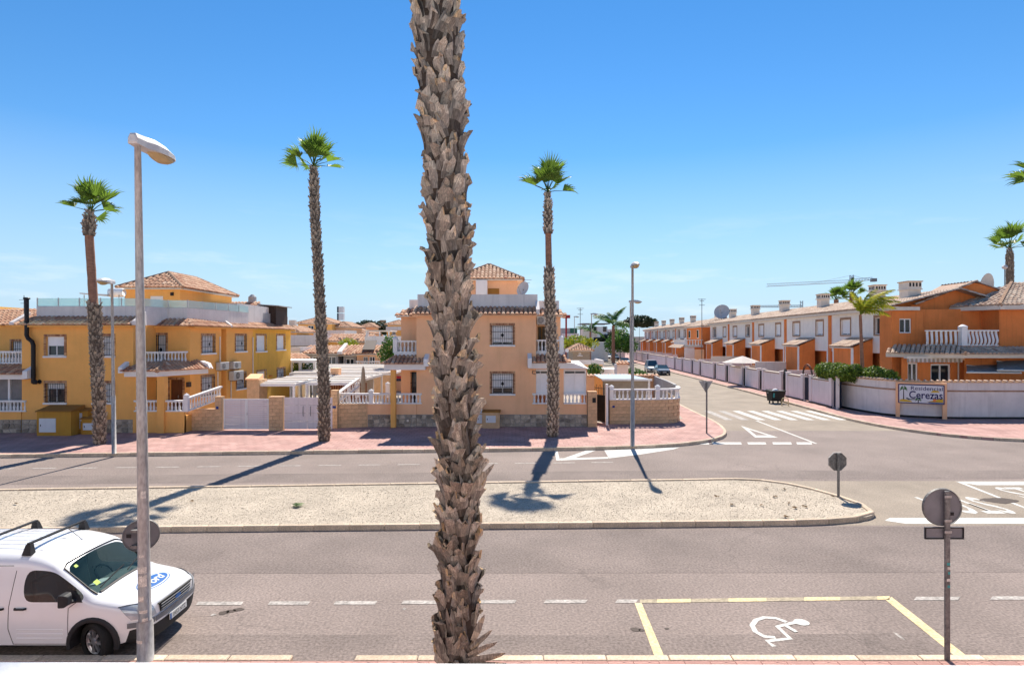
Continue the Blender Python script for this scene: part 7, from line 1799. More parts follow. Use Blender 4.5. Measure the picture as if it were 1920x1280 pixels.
# ------------------------------------------------------------------ corner house
hc = thing('house', 'orange corner house with white balcony, awnings and hipped roof above the sign wall', 'house', (31, 45, PV))
uc = U0+2*TL-.9
gable(hc, FTR, uc)
D1 = 44.6; F1 = Fr(0, D1)
x0, x1 = fx(1672.5, D1), fx(1731, D1); win = px_hole(F1, 1686.5, 1709.5, 597, 624.5)
mb = MB(); wall(mb, F1, x0, x1, PV, ZE-.12, [win], back=1.5)
D2 = 45.4; F2 = Fr(0, D2); X2 = fx(1892, D2)
ap = (fx(1827, D2), fz(530, D2)); e0 = (x1-.35, fz(571, D2)); e1 = (fx(1893, D2), fz(545, D2))
dr = px_hole(F2, 1805, 1847, 592, 650); dr = (dr[0], dr[1], 4.55, dr[3])
wall(mb, F2, x1-.4, X2, PV, 6.9, [dr]); mb.poly([F2.p(x1-.4, 6.9), F2.p(X2, 6.9), F2.p(X2, e1[1]), F2.p(ap[0], ap[1]), F2.p(x1-.4, e0[1]-.05)])
mb.build('wall', 'orange', hc)
window(hc, F1, win, .0, 0, sill=False, fw=.09, mull=1, glass='sideglass'); window(hc, F2, dr, 0, 0, sill=False, fw=.12, mull=2, door=True)
mb = MB(); F1.box(mb, fx(1664, D1), fx(1719, D1), -.1, .35, ZE-.10, ZE+.16); mb.build('eaves', 'cream', hc)
# verge of the gable
tiles(hc, (fx(1719, 45), 45.0, fz(571, 45)), (fx(1719, 47), 49, fz(571, 45)), (ap[0], 49, ap[1]+.08), (ap[0], 45.0, ap[1]+.08), 'tile2', .34)
tiles(hc, (fx(1905, 45), 49, e1[1]-.3), (fx(1905, 45), 45.25, e1[1]-.3), (ap[0], 45.25, ap[1]+.08), (ap[0], 49, ap[1]+.08), 'tile2', .34)
# balcony and wrap-round tiled canopy
D3 = 42.6; zc = fz(670, D3); zb = fz(648, D3)
mb = MB(); bx_ = fx(1664, D3); cx_ = fx(1804.5, 41.3)
mb.prism([(fx(1664, 44), 44.2), (cx_, 41.2), (46, 41.2), (46, 44.5), (fx(1664, 44.5), 44.6)], zc, zc+.26); cn_ = mb.build('canopy', 'cream', hc)
tiles(cn_, (fx(1662, 44), 44.1, zc+.27), (cx_, 41.0, zc+.27), (cx_+.35, 42.3, zc+.72), (fx(1672, 44.6), 44.58, zc+.72), 'tile2', .30); tiles(cn_, (cx_, 41.0, zc+.27), (46, 41.0, zc+.27), (46, 42.3, zc+.72), (cx_+.35, 42.3, zc+.72), 'tile2', .30)
mb = MB(); ridge(mb, (cx_, 41.0, zc+.3), (cx_+.35, 42.3, zc+.76), .13); mb.build('ridge_tiles', 'ridge', cn_, kind='stuff')
mb = MB(); mb.prism([(x1-.1, 44.55), (fx(1734, 43.4), 43.4), (fx(1807, 42.3), 42.35), (fx(1874, 42.3), 42.35), (fx(1874, 42.3), 45.3), (x1-.1, 45.3)], zc+.27, zb+.0); bl = mb.build('balcony', 'orange', hc)
# swelling balcony balusters
pb = MB(); hB_ = fz(619.5, 43)-zb-.12; pr_ = [(-.0, 0), (.10, .16), (.13, .35), (.06, .62), (-.02, .85), (0, 1)]
for (o0, t0), (o1, t1) in zip(pr_, pr_[1:]): pb.hexa([(-.07, -o0-.035, t0*hB_), (.07, -o0-.035, t0*hB_), (.07, -o0+.035, t0*hB_), (-.07, -o0+.035, t0*hB_), (-.07, -o1-.035, t1*hB_), (.07, -o1-.035, t1*hB_), (.07, -o1+.035, t1*hB_), (-.07, -o1+.035, t1*hB_)])
pbm = pb.mesh('baluster', 'white'); pl_ = [(fx(1734, 43.4), 43.4), (fx(1807, 42.3), 42.4), (fx(1873, 42.3), 42.4)]
rb_ = MB()
for a, b in zip(pl_, pl_[1:]):
    F4 = Fr(a[0], a[1], b[0]-a[0], b[1]-a[1]); L4 = math.hypot(b[0]-a[0], b[1]-a[1]); F4.box(rb_, 0, L4, -.10, .10, zb, zb+.06); F4.box(rb_, 0, L4, -.10, .12, zb+hB_+.06, zb+hB_+.15)
c4 = pl_[1]; rb_.box(c4[0]-.2, c4[0]+.2, c4[1]-.2, c4[1]+.2, zb, zb+hB_+.32); rb_.lathe([(.30, 0), (.30, .08), (.05, .22)], (c4[0], c4[1], zb+hB_+.32), 8); rl = rb_.build('balcony_railing', 'white', hc)
for a, b in zip(pl_, pl_[1:]):
    L4 = math.hypot(b[0]-a[0], b[1]-a[1]); n = int(L4/.27); yaw = math.atan2(b[1]-a[1], b[0]-a[0])
    for k in range(n):
        t = (k+.5)/n; p = (a[0]+(b[0]-a[0])*t, a[1]+(b[1]-a[1])*t)
        if math.hypot(p[0]-c4[0], p[1]-c4[1]) > .25: inst('baluster', pbm, rl, (p[0], p[1], zb+.06), (0, 0, yaw))
# ground floor front under the canopy
F5 = Fr(0, 43.6); g1_ = px_hole(F5, 1702, 1721.5, 680, 716); g2_ = px_hole(F5, 1745, 1783, 682, 716); g1_ = (g1_[0], g1_[1], 1, g1_[3]); g2_ = (g2_[0], g2_[1], 1, g2_[3])
mb = MB(); wall(mb, F5, fx(1690, 43.6), fx(1808, 43.6), PV, zc, [g1_, g2_]); wall(mb, Fr(0, 42.8), fx(1808, 42.8), 46, PV, zc, []); mb.poly([(fx(1808, 42.8), 42.8, PV), (fx(1808, 43.6), 43.6, PV), (fx(1808, 43.6), 43.6, zc), (fx(1808, 42.8), 42.8, zc)]); mb.build('ground_floor', 'orange', hc)
window(hc, F5, g1_, 0, 0, sill=False, fw=.1, mull=1, door=True); window(hc, F5, g2_, 0, 0, sill=False, fw=.12, mull=1, door=True)
mb = MB(); mb.tube([(fx(1797, 43.5), 43.5, PV), (fx(1797, 43.5), 43.5, zc)], .05, 6); mb.build('drainpipe', 'cream', hc)
# right bay with hipped roof
D6 = 42.9; F6 = Fr(0, D6); mb = MB(); xb = fx(1873.5, D6); wall(mb, F6, xb, 46, zc+.25, 7.6, [], back=8); mb.build('bay_wall', 'orange', hc)
e = [(fx(1781, 44.9), 44.95, fz(581, 44.2)), (fx(1873, 42.4), 42.3, fz(574, 42.4)), (47, 42.3, fz(574, 42.4)), (47, 50, 7.6)]; zE = 7.62
e = [(fx(1783, 45.2), 45.3, zE), (fx(1873, 42.3), 42.2, zE), (47, 42.2, zE)]; apx = (fx(1897, 46.5), 46.5, fz(531, 46.5)); apx2 = (47, 46.5, apx[2])
mb = MB(); mb.prism([e[0][:2], e[1][:2], e[2][:2], (47, 50), (fx(1783, 45.2), 50)], zE-.30, zE-.01); ro = mb.build('roof', 'cream', hc)
tiles(ro, e[0], e[1], apx, apx, 'tile2', .32); tiles(ro, e[1], e[2], apx2, apx, 'tile2', .32)
mb = MB(); ridge(mb, e[1], apx, .15); mb.build('ridge_tiles', 'ridge', ro, kind='stuff')
mb = MB(); mb.lathe([(.12, 0), (.16, .1), (.1, .22)], (fx(1824, 45), 45.2, fz(588, 45)), 10); mb.build('ceiling_lamp', 'cream', hc)
# awnings
aw = thing('awning', 'striped fringed awning rolled above the terrace doors', 'awning', (fx(1750, 42.5), 42.5, 3.5), 'awnings of the orange house')
Da = 42.7; a, b = fx(1696, Da), fx(1800, Da); zt = fz(668.5, Da); mb = MB(); mb.box(a, b, Da-.25, Da+.1, zt-.12, zt+.02); mb.build('cassette', 'cream', aw); mb = MB(); mb.box(b-.02, b+.18, Da-.2, Da+.1, zt-.25, zt+.02); mb.build('end_cap', 'peach', aw)
n = 26
for k in range(n): mb = MB(); x = a+(b-a)*k/n; mb.poly([(x, Da-.24, zt-.121), (x+(b-a)/n, Da-.24, zt-.121), (x+(b-a)/n*.9, Da-.25, zt-.42+.03*(k % 2)), (x+(b-a)/n*.1, Da-.25, zt-.42+.03*(k % 2))]); mb.build('fringe', 'palecanvas' if k % 2 else 'fabric', aw)
for (lb, x0, x1, y0, y1) in (('dark grey awning propped open low over the right terrace', 1813, 1905, 685, 698), ('second dark awning at the right edge, higher and overlapping the other', 1870, 1945, 677, 694)):
    aw = thing('awning', lb, 'awning', (fx(x0, 41), 41.3, 3), 'awnings of the orange house'); Da = 40.6
    A, B, C, E = (fx(x0, Da), Da, fz(y1, Da)), (fx(x1+10, Da), Da, fz(y1+1, Da)), (fx(x1, 42.4), 42.7, fz(y0-2, 42.4)), (fx(x0+5, 42.4), 42.7, fz(y0, 42.4))
    mb = MB(); mb.poly([A, B, C, E]); mb.build('canvas', 'canvas', aw); mb = MB(); mb.tube([A, B], .06, 6); mb.build('front_bar', 'cream', aw)
    mb = MB(); mb.tube([A, ((A[0]+E[0])/2+1.2, 41.6, (A[2]+E[2])/2-.1)], .05, 5); mb.tube([E, (E[0]+1.6, 41.6, A[2]+.05)], .06, 5); mb.build('arms', 'white', aw)
D = 47; dish('huge pale satellite dish on the corner house roof ridge', (fx(1850, D), D, fz(537, D)), 1.0, R(25), R(8))
D = 70; dish('satellite dish between two chimneys of the terrace', (fx(1387, D), D+6, fz(584, D+6)), .95, R(-30), R(-25))
mb = MB(); D = 60; root = thing('roof_lamp', 'small round lamp on a pole above the corner house roof', 'lamp', (fx(1884, D), D, 6)); mb.tube([(fx(1884, D), D, 6), (fx(1884, D), D, fz(503, D))], .05, 6); mb.build('pole', 'galv_d', root)
mb = MB(); mb.lathe([(.05, -.2), (.22, -.1), (.26, .05), (.15, .2), (.02, .24)], (fx(1884, D), D, fz(501, D)), 10); mb.build('globe', 'greypaint', root)
for (x, D, lb) in ((1316, 92, 'tall thin aerial over the terrace beyond the third porch'), (1088, 100, 'tall aerial with dipoles at the end of the side street')):
    root = thing('tv_aerial', lb, 'aerial', (fx(x, D), D, 5)); yt = 560 if x > 1200 else 577; mb = MB(); mb.tube([(fx(x, D), D, 2), (fx(x, D), D, fz(yt, D))], .05, 5); mb.build('mast', 'galv_d', root); mb = MB()
    for k, (dy, l) in enumerate(((1, .6), (4, .35), (12, .45))): z = fz(yt+dy, D); mb.tube([(fx(x, D)-l, D, z), (fx(x, D)+l, D, z)], .035, 4)
    mb.build('elements', 'galv_d', root)
# chimney of the near unit sits beside the corner house
mb = MB(); D = 47.5; X = fx(1716, D); 
ch = thing('chimney', 'tallest cream chimney stack beside the corner house gable', 'chimney', (X, D+.8, 7.8)); mb.box(X-.55, X+.45, D, D+1.1, 7.4, fz(543, D)); mb.build('stack', 'cream', ch); z = fz(543, D); mb = MB(); mb.box(X-.64, X+.54, D-.1, D+1.2, z+.002, z+.08); mb.box(X-.58, X+.48, D-.05, D+1.15, z+.082, z+.62); mb.build('cap', 'cream', ch); mb = MB()
for k in range(4): mb.box(X-.5+k*.26, X-.36+k*.26, D-.056, D-.049, z+.25, z+.55)
mb.build('vents', 'dark', ch, kind='stuff'); mb = MB(); mb.box(X-.66, X+.56, D-.12, D+1.22, z+.622, z+.70); mb.build('top_slab', 'sand_block', ch)
# parasol and yard clutter behind the street wall
ps = thing('parasol', 'pale pyramid parasol behind the garden walls', 'parasol', (fx(1390, 68), 68, PV)); D = 66; c = Vector((fx(1392, D), D, fz(667, D))); mb = MB(); R_ = 2.15; ring = [(c.x+R_*math.cos(k*math.pi/4+.39), c.y+R_*math.sin(k*math.pi/4+.39), fz(679.5, D)) for k in range(8)]
mb.add([tuple(c)]+ring, [(0, 1+k, 1+(k+1) % 8) for k in range(8)]+[tuple(range(8, 0, -1))]); mb.build('canopy', 'palecanvas', ps); mb = MB(); mb.tube([(c.x, c.y, PV), tuple(c)], .04, 6); mb.build('pole', 'white', ps)
for (x0, x1, y, D, m, lb) in ((1418, 1474, 678, 62, 'offwhite', 'low white yard wall behind the parasol'), (1334, 1400, 668, 80, 'cream', 'cream yard wall with glazed top before the far porches'), (1284, 1302, 652, 96, 'white', 'white boundary wall below the orange balcony house'), (1303, 1320, 655, 92, 'peach', 'peach coloured yard wall beside the white boundary wall')):
    mb = MB(); mb.box(fx(x0, D), fx(x1, D), D, D+.25, PV, fz(y, D)); tag(mb.build('yard_wall', m), lb, 'wall')
# ================================================================== YARDS AND HOUSES BETWEEN THE TWO CORNER HOUSES
def pergola(label, x0, x1, yb, D0, D1, mat='white', roof='palecanvas', rise=.15, slats=5, infill=None, shift=0.0):
    X0, X1 = fx(x0, D0), fx(x1, D0); zt = fz(yb, D0); s_ = shift
    r = thing('pergola', label, 'pergola', ((X0+X1)/2, (D0+D1)/2, PV), 'car shelters behind the gates')
    for x, y, dz, sh in ((X0, D0, 0, 0), (X1, D0, 0, 0), (X0, D1, rise, s_), (X1, D1, rise, s_)): mb = MB(); mb.box(x+sh-.06, x+sh+.06, y-.06, y+.06, PV, zt+dz-.001); mb.build('post', mat, r)
    def beam(p, q): mb = MB(); p, q = Vector(p), Vector(q); d = (q-p).normalized(); n = Vector((-d.y, d.x, 0)).normalized()*.06; mb.hexa([tuple(v+Vector((0, 0, z))) for z in (0, .16) for v in (p-n, q-n, q+n, p+n)]); mb.build('beam', mat, r)
    beam((X0-.1, D0, zt), (X1+.1, D0, zt)); beam((X0+s_-.1, D1, zt+rise), (X1+s_+.1, D1, zt+rise)); beam((X0, D0+.07, zt+.003), (X0+s_, D1-.07, zt+rise)); beam((X1, D0+.07, zt+.003), (X1+s_, D1-.07, zt+rise))
    mb = MB(); mb.hexa([(X0, D0+.1, zt+.17), (X1, D0+.1, zt+.17), (X1+s_, D1, zt+rise+.17), (X0+s_, D1, zt+rise+.17), (X0, D0+.1, zt+.20), (X1, D0+.1, zt+.20), (X1+s_, D1, zt+rise+.20), (X0+s_, D1, zt+rise+.20)]); rf = mb.build('reed_roof', roof, r)
    for k in range(slats):
        t = (k+.5)/slats; y = D0+(D1-D0)*t; z = zt+.205+rise*t; mb = MB(); mb.box(X0+s_*t, X1+s_*t, y-.04, y+.04, z, z+.05); mb.build('slat', mat if k % 3 == 0 else 'cream', rf)
    if infill:
        mb = MB(); n = 16
        for k in range(n): x = X0+(X1-X0)*k/n; mb = MB(); mb.box(x+s_*.5+.02, x+s_*.5+(X1-X0)/n-.02, (D0+D1)/2, (D0+D1)/2+.04, PV, zt-.1); mb.build('board', infill, r)
    return r
pergola('white framed car shelter with reed roof just behind the slatted gate', 470, 551, 724, 36.4, 43.0, shift=.6)
pergola('white car shelter with red brown boards behind the flat panel gate', 576, 655, 722, 37.5, 44.5, infill='teak', shift=.5)
pergola('long pale slatted shelter roof farther back behind both driveways', 545, 735, 703, 46, 54, rise=.35, slats=6, roof='palecanvas', shift=.6)
mb = MB(); D = 36.2; mb.box(fx(463, D), fx(486, D), D, D+1.2, PV, fz(712, D)); o = thing('meter_house', 'small sand coloured masonry hut with sloping cap beside the ochre house', 'hut', (fx(474, D), D, PV)); mb.build('walls', 'sand_block', o)
mb = MB(); z = fz(712, D); mb.hexa([(fx(461, D), D-.1, z), (fx(486, D), D-.1, z), (fx(494, D+1.3), D+1.3, z), (fx(470, D+1.3), D+1.3, z), (fx(461, D), D-.1, z+.08), (fx(486, D), D-.1, z+.08), (fx(494, D+1.3), D+1.3, z+.30), (fx(470, D+1.3), D+1.3, z+.30)]); mb.build('cap', 'peach', o)
D = 38.2; x = fx(681, D); ps = thing('parasol', 'folded beige parasol standing on the peach house terrace', 'parasol', (x, D, 1)); mb = MB(); mb.lathe([(.05, 0), (.17, .15), (.15, .9), (.09, 1.6), (.03, 1.75)], (x, D, fz(738, D)), 10); mb.build('folded_canopy', 'fabric', ps); mb = MB(); mb.tube([(x, D, PV), (x, D, fz(738, D)+.02)], .03, 6); mb.build('pole', 'galv_d', ps)
D = 37.2; sp_ = thing('towel', 'pink and dark towels hung on the peach porch railing', 'towel', (fx(750, D), D, 2))
for (x0, x1, y0, y1, m) in ((744, 755, 704.5, 709, 'red'), (743, 754, 709.2, 714, 'navy')): mb = MB(); mb.box(fx(x0, D), fx(x1, D), D-.1, D+.1, fz(y1, D), fz(y0, D)); mb.build('cloth', m, sp_)
mb = MB(); D = 44; mb.box(fx(622, D), fx(700, D), D, D+.2, PV, fz(704, D)); tag(mb.build('yard_wall', 'offwhite'), 'white yard wall behind the folded parasol', 'wall')
mb = MB(); D = 43; mb.box(fx(622, D), fx(637, D), D-.3, D+.4, PV, fz(690, D)); tag(mb.build('yard_pillar', 'peach'), 'stepped peach pillar right of the tall slim palm', 'pillar')
mb = MB(); D = 46; mb.hexa([(fx(640, D), D, PV), (fx(740, D), D, PV), (fx(740, D), D+.2, PV), (fx(640, D), D+.2, PV), (fx(640, D), D, fz(716, D)), (fx(740, D), D, fz(696, D)), (fx(740, D), D+.2, fz(696, D)), (fx(640, D), D+.2, fz(716, D))]); tag(mb.build('ramp_wall', 'sand_block'), 'rising sand coloured wall behind the peach porch', 'wall')

def bg_house(label, D, x0, x1, ye, yr, wallm, dep=8, wins=(), over=.4, roofm='tile', parapet=None, pitch=.34, gables=False, chim=None, z0=PV):
    """house seen frontally: eaves row ye, ridge row yr; wins: px rectangles"""
    r = thing('house', label, 'house', ((fx(x0, D)+fx(x1, D))/2, D+dep/2, PV), 'houses behind the corner plots')
    X0, X1, ze = fx(x0, D), fx(x1, D), fz(ye, D); f = Fr(0, D); hs_ = [px_hole(f, *q[:4]) for q in wins]
    mb = MB(); wall(mb, f, X0, X1, z0, ze, hs_, back=dep); mb.build('wall', wallm, r)
    for h, q in zip(hs_, wins): window(r, f, h, q[4] if len(q) > 4 else .4, 0, sill=True, fw=.08, glass='pane')
    if parapet:
        mb = MB(); mb.poly([(X0, D, ze), (X1, D, ze), (X1, D+dep, ze), (X0, D+dep, ze)]); zz = fz(parapet, D); mb.box(X0-.1, X1+.1, D-.1, D+.12, ze, zz); mb.box(X0-.1, X0+.12, D+.12, D+dep, ze, zz); mb.box(X1-.12, X1+.1, D+.12, D+dep, ze, zz); mb.build('parapet', 'offwhite', r)
    elif yr is not None:
        zr = fz(yr, D+dep*.4)
        if gables:
            base = MB(); base.box(X0-over, X1+over, D-over, D+dep, ze-.06, ze+.02); ro = base.build('roof', 'cream', r); a, b, c, d = (X0-over, D-over, ze+.03), (X1+over, D-over, ze+.03), (X1+over, D+dep*.5, zr), (X0-over, D+dep*.5, zr); tiles(ro, a, b, c, d, roofm, pitch, .5)
            mb = MB(); mb.poly([a, d, (X0-over, D+dep*.5, ze)]); mb.poly([b, c, (X1+over, D+dep*.5, ze)]); mb.poly([(X0-over, D+dep*.5, ze), (X1+over, D+dep*.5, ze), c, d]); mb.build('gable', 'offwhite', ro)
        else: hip(r, X0, X1, D, D+dep, ze, zr, roofm, over)
    if chim:
        for (cx_, yt) in chim: mb = MB(); X = fx(cx_, D+dep*.4); mb.box(X-.35, X+.35, D+dep*.4, D+dep*.4+.7, ze, fz(yt, D+dep*.4)); mb.build('chimney', 'cream', r)
    return r
# low tiled row
bg_house('low tiled house end with white parapet step beside the mustard house', 57, 545, 562, 658, None, 'cream', 7, [], parapet=651)
bg_house('low terracotta roofed house left of the slim palm, glazed porch', 58, 562, 634, 663, 649, 'greyrender', 8, [(585, 606, 668, 690, 0), (612, 630, 668, 690, 0)], gables=True)
bg_house('low terracotta roofed house right of the slim palm', 58.4, 644, 668, 666, 648, 'greyrender', 8, [(648, 664, 672, 690, 0)], gables=True)
bg_house('low house with brown roof panel and white balustrade', 57.6, 669, 712, 664, 648, 'peach', 8, [(681, 690, 668, 683, 0), (692, 703, 668, 683, 0)], gables=True)
bg_house('low tiled house touching the peach porch roofline', 58.2, 713, 775, 658, 643, 'peach', 8, [(716, 724, 667, 683, 0)], gables=True)
mb = MB(); D = 57.0; mb.hexa([(fx(679, D), D, fz(657, D)), (fx(702, D), D, fz(657, D)), (fx(707, D+3), D+3, fz(639, D+3)), (fx(686, D+3), D+3, fz(639, D+3)), (fx(679, D), D, fz(655, D)), (fx(702, D), D, fz(655, D)), (fx(707, D+3), D+3, fz(637.5, D+3)), (fx(686, D+3), D+3, fz(637.5, D+3))]); tag(mb.build('roof_panel', 'darkwood'), 'dark brown ribbed panel sloping on a terracotta roof', 'roof panel')
mb = MB(); mb.hexa([(fx(632, 57.4), 57.4, fz(664, 57.4)), (fx(640, 57.4), 57.4, fz(664, 57.4)), (fx(652, 62), 62, fz(646, 62)), (fx(646, 62), 62, fz(646, 62)), (fx(632, 57.4), 57.4, fz(659, 57.4)), (fx(640, 57.4), 57.4, fz(659, 57.4)), (fx(652, 62), 62, fz(643, 62)), (fx(646, 62), 62, fz(643, 62))]); tag(mb.build('party_wall', 'offwhite'), 'white sloping party wall dividing two terracotta roofs', 'wall')
bt_ = thing('balustrade', 'white balustrade of the low house behind the peach terrace', 'balustrade', (fx(690, 56), 56, PV)); mb = MB(); mb.box(fx(667, 56), fx(722, 56), 56, 56.3, PV, fz(687, 56)); mb.build('base_wall', 'peach', bt_); balustrade(bt_, [(fx(667, 56), 56.1), (fx(722, 56), 56.1)], fz(687, 56), .5, .22)
# flat roofed middle row
bg_house('flat roofed house with pale terrace wall left of the slim palm', 67, 546, 606, 648, None, 'fabric', 7, [(557, 570, 650, 656, 0)], parapet=628)
bg_house('orange flat topped house right of the slim palm, two small windows', 68, 610, 650, 640, 627, 'ochre', 7, [(634, 639, 633, 641, .9), (643, 648, 633, 641, .9)], gables=True)
bg_house('sandy house with yellow shrub before the white glazed terrace', 69, 650, 686, 641, 627, 'peach', 6, [(655, 660, 634, 640, 0), (668, 674, 634, 640, 0)], gables=True)
bg_house('white terrace house with open roof frame beside the peach house', 66, 686, 770, 642, None, 'white', 7, [(690, 699, 644, 652, 0)], parapet=630)
fm = thing('roof_frame', 'white open steel frame on the white terrace roof', 'frame', (fx(705, 66), 67, 5))
for x, y in ((687, 66.2), (712, 66.2), (729, 66.2), (690, 70), (729, 70)): mb = MB(); mb.box(fx(x, y)-.06, fx(x, y)+.06, y-.06, y+.06, 5.1, fz(621, 66)-.001); mb.build('post', 'white', fm)
mb = MB(); mb.box(fx(685, 66), fx(731, 66), 66.1, 70.2, fz(621, 66), fz(621, 66)+.12); mb.build('top', 'cream', fm)
# upper yellow hipped houses
bg_house('yellow hipped house farthest left above the low roofs', 82, 559, 622, 606.5, 595, 'ochre', 8, [(577, 588, 610, 618, 0)], z0=4)
bg_house('white balcony storey under the yellow hipped house', 79, 556, 645, 629, None, 'ochre', 6, [(562, 585, 631, 637, 0)], parapet=619)
bg_house('second yellow hipped house beside the pylon sign', 84, 623, 655, 613, 604, 'peach', 7, [], z0=3)
bg_house('distant small hipped roof among dark tree tops', 110, 677, 701, 613, 606, 'peach', 8, [(682, 686, 615, 619, 0)], z0=2)
bg_house('distant yellow hipped house against the peach house corner', 96, 727, 762, 608, 601, 'ochre', 8, [(737, 743, 620, 627, 0)], z0=2)
bg_house('distant white balcony house against the peach house corner', 93, 725, 770, 619, None, 'ochre', 5, [(735, 742, 620, 628, 0)], parapet=612)
bg_house('distant ochre house left of the pylon, low roof', 100, 640, 690, 625, 617, 'peach', 8, [(650, 655, 627, 631, 0)], z0=1)
bg_house('ochre house cut off behind the mustard gable', 70, 530, 556, 622, 612, 'ochre', 6, [], chim=[(547, 600)], z0=3)
# green in the yards
def bush(label, x, y, D, r, h, n=900, m='bush', cat='bush', size=.12):
    c = (fx(x, D), D, fz(y, D)); o = thing('bush', label, cat, (c[0], D, PV), 'yard bushes'); leafcloud([(c[0], D, c[2], r, r, h), (c[0]+r*.6, D+.3, c[2]-h*.3, r*.8, r*.8, h*.8), (c[0]-r*.6, D, c[2]-h*.35, r*.7, r*.8, h*.7)], n, size, int(x)).build('foliage', m, o, kind='stuff')
    mb = MB(); mb.tube([(c[0], D, PV), c], [.08, .04], 6); mb.build('stem', 'trunk', o)
bush('dark green yard bush beside the mustard house corner', 552, 695, 50, .8, .9); bush('bright green leafy bush under the white canopy', 583, 694, 50, 1.4, .8, 1400); bush('yellow shrub between the distant houses', 653, 641, 64, .8, .5, 500, 'leaf_y'); bush('leafy green tree top above the peach porch roof', 733, 654, 50, .9, 1.2, 1500)
bush('dark palm like tree top on the horizon beside the billboard', 716, 615, 115, 1.6, 1.4, 700, 'pine', 'tree', .3); bush('dark tree top on the horizon left of the small hipped roof', 671, 615, 120, 1.3, 1.2, 500, 'pine', 'tree', .3); bush('dark tree top poking above the small hipped roof', 690, 606, 124, 1.6, .7, 400, 'pine', 'tree', .3)
cn2 = thing('canopy', 'white flat canopy on posts beyond the mustard house', 'canopy', (fx(575, 49), 49, PV)); mb = MB(); z = fz(680, 48); mb.hexa([(fx(541, 48), 48, z), (fx(592, 48), 48, z), (fx(603, 52), 52, z), (fx(545, 52), 52, z), (fx(541, 48), 48, z+.2), (fx(592, 48), 48, z+.2), (fx(603, 52), 52, z+.2), (fx(545, 52), 52, z+.2)]); mb.build('roof', 'white', cn2)
for x in (563, 590, 546): mb = MB(); X = fx(x, 48.3); mb.box(X-.1, X+.1, 48.2, 48.4, PV, z-.001); mb.build('post', 'white', cn2)
r_ = thing('porch_roof', 'small terracotta porch roof above the white canopy', 'roof', (fx(560, 52), 52, 3)); mb = MB(); mb.box(fx(541, 52.5), fx(572, 52.5), 52.5, 55, PV, fz(675, 52.5)); mb.build('wall', 'white', r_); tiles(r_, (fx(541, 52), 52, fz(674, 52)), (fx(581, 52), 52, fz(672, 52)), (fx(566, 55), 55, fz(664, 55)), (fx(545, 55), 55, fz(664, 55)), 'tile', .32)

# ================================================================== BEYOND THE PEACH HOUSE, ALONG THE SIDE STREET
mb = MB(); D = 47; mb.box(fx(1098, D), fx(1238, D), D, D+.3, PV, fz(706, D)); w_ = thing('garden_wall', 'long wall with tiled coping behind the lean-to roof', 'wall', (fx(1168, D), D, PV)); mb.build('wall_core', 'peach', w_); tiles(w_, (fx(1098, D), D-.12, fz(706, D)), (fx(1236, D), D-.12, fz(706, D)), (fx(1236, D), D+.3, fz(703, D)), (fx(1098, D), D+.3, fz(703, D)), 'tile', .3)
bg_house('little beige gabled annex with terracotta roof near the street lamp', 66, 1074, 1106, 657, 645, 'fabric', 5, [(1085, 1090, 661, 666, .0)])
bg_house('flat ochre roofed annex in front of the little gabled one', 58, 1062, 1130, 683, None, 'sand_block', 5, [], parapet=675)
bush('yellow green shrub beside the gabled annex', 1082, 640, 72, 2.0, .8, 900, 'leaf_y', 'shrub', .2); bush('small dark green bush behind the tiled coping', 1115, 691, 50, .6, .5, 600); bush('green bush beside the lamp post by the coping wall', 1190, 700, 52, .9, .5, 700)
mb = MB(); D = 53; mb.box(fx(1100, D), fx(1160, D), D, D+3, PV, fz(692, D)); tag(mb.build('yard_store', 'white'), 'low white store behind the tiled coping wall', 'store')
mb = MB(); D = 51; mb.box(fx(1157, D), fx(1178, D), D, D+1.4, PV, fz(683, D)); o = thing('garden_pier', 'white garden pier with terracotta cap by the side street', 'pier', (fx(1167, D), D, PV)); mb.build('pier', 'offwhite', o); tiles(o, (fx(1155, D), D-.2, fz(683, D)), (fx(1180, D), D-.2, fz(683, D)), (fx(1176, D+1), D+.9, fz(678, D)), (fx(1160, D+1), D+.9, fz(678, D)), 'tile', .3)
D = 150
mbh = thing('building', 'white modern flat roofed building at the end of the side street', 'building', (fx(1118, D), D, PV)); mb = MB(); mb.box(fx(1120, D), fx(1139, D), D, D+8, PV, fz(612, D)); mb.build('wall', 'white', mbh); mb = MB(); mb.box(fx(1094, D), fx(1120, D)-.02, D+1, D+8, PV, fz(614, D)); mb.build('rear_wall', 'cream', mbh)
mb = MB(); mb.box(fx(1090, D), fx(1143, D), D-1, D+9, fz(607.5, D), fz(606, D)); mb.build('roof_slab', 'sign_back', mbh)
for (a, b, c, d) in ((1130.5, 1137, 612, 622), (1113, 1138, 632.5, 641), (1113, 1118, 612, 622)): mb = MB(); mb.box(fx(a, D), fx(b, D), D-.1, D-.02, fz(d, D), fz(c, D)); mb.build('window', 'pane', mbh)
D = 175
gb = thing('building', 'grey and green clad industrial building behind the red sign', 'building', (fx(1070, D), D, PV)); mb = MB(); mb.box(fx(1053, D), fx(1069, D), D, D+15, PV, fz(615, D)); mb.build('grey_wing', 'greyrender', gb); mb = MB(); mb.box(fx(1069, D)+.02, fx(1082, D), D-.5, D+15, PV, fz(615, D)); mb.build('green_wing', 'green', gb); mb = MB(); mb.box(fx(1053, D), fx(1085, D), D-.6, D-.52, PV, fz(625, D)); mb.build('base_band', 'offwhite', gb)
D = 140
for (x0, x1, y, m, lb) in ((1080, 1140, 641, 'white', 'long white boundary wall across the end of the side street'), (1050, 1080, 634, 'offwhite', 'pale low building behind the peach balcony corner'),): mb = MB(); mb.box(fx(x0, D), fx(x1, D), D, D+4, PV, fz(y, D)); tag(mb.build('boundary_wall', m), lb, 'wall')
D = 165
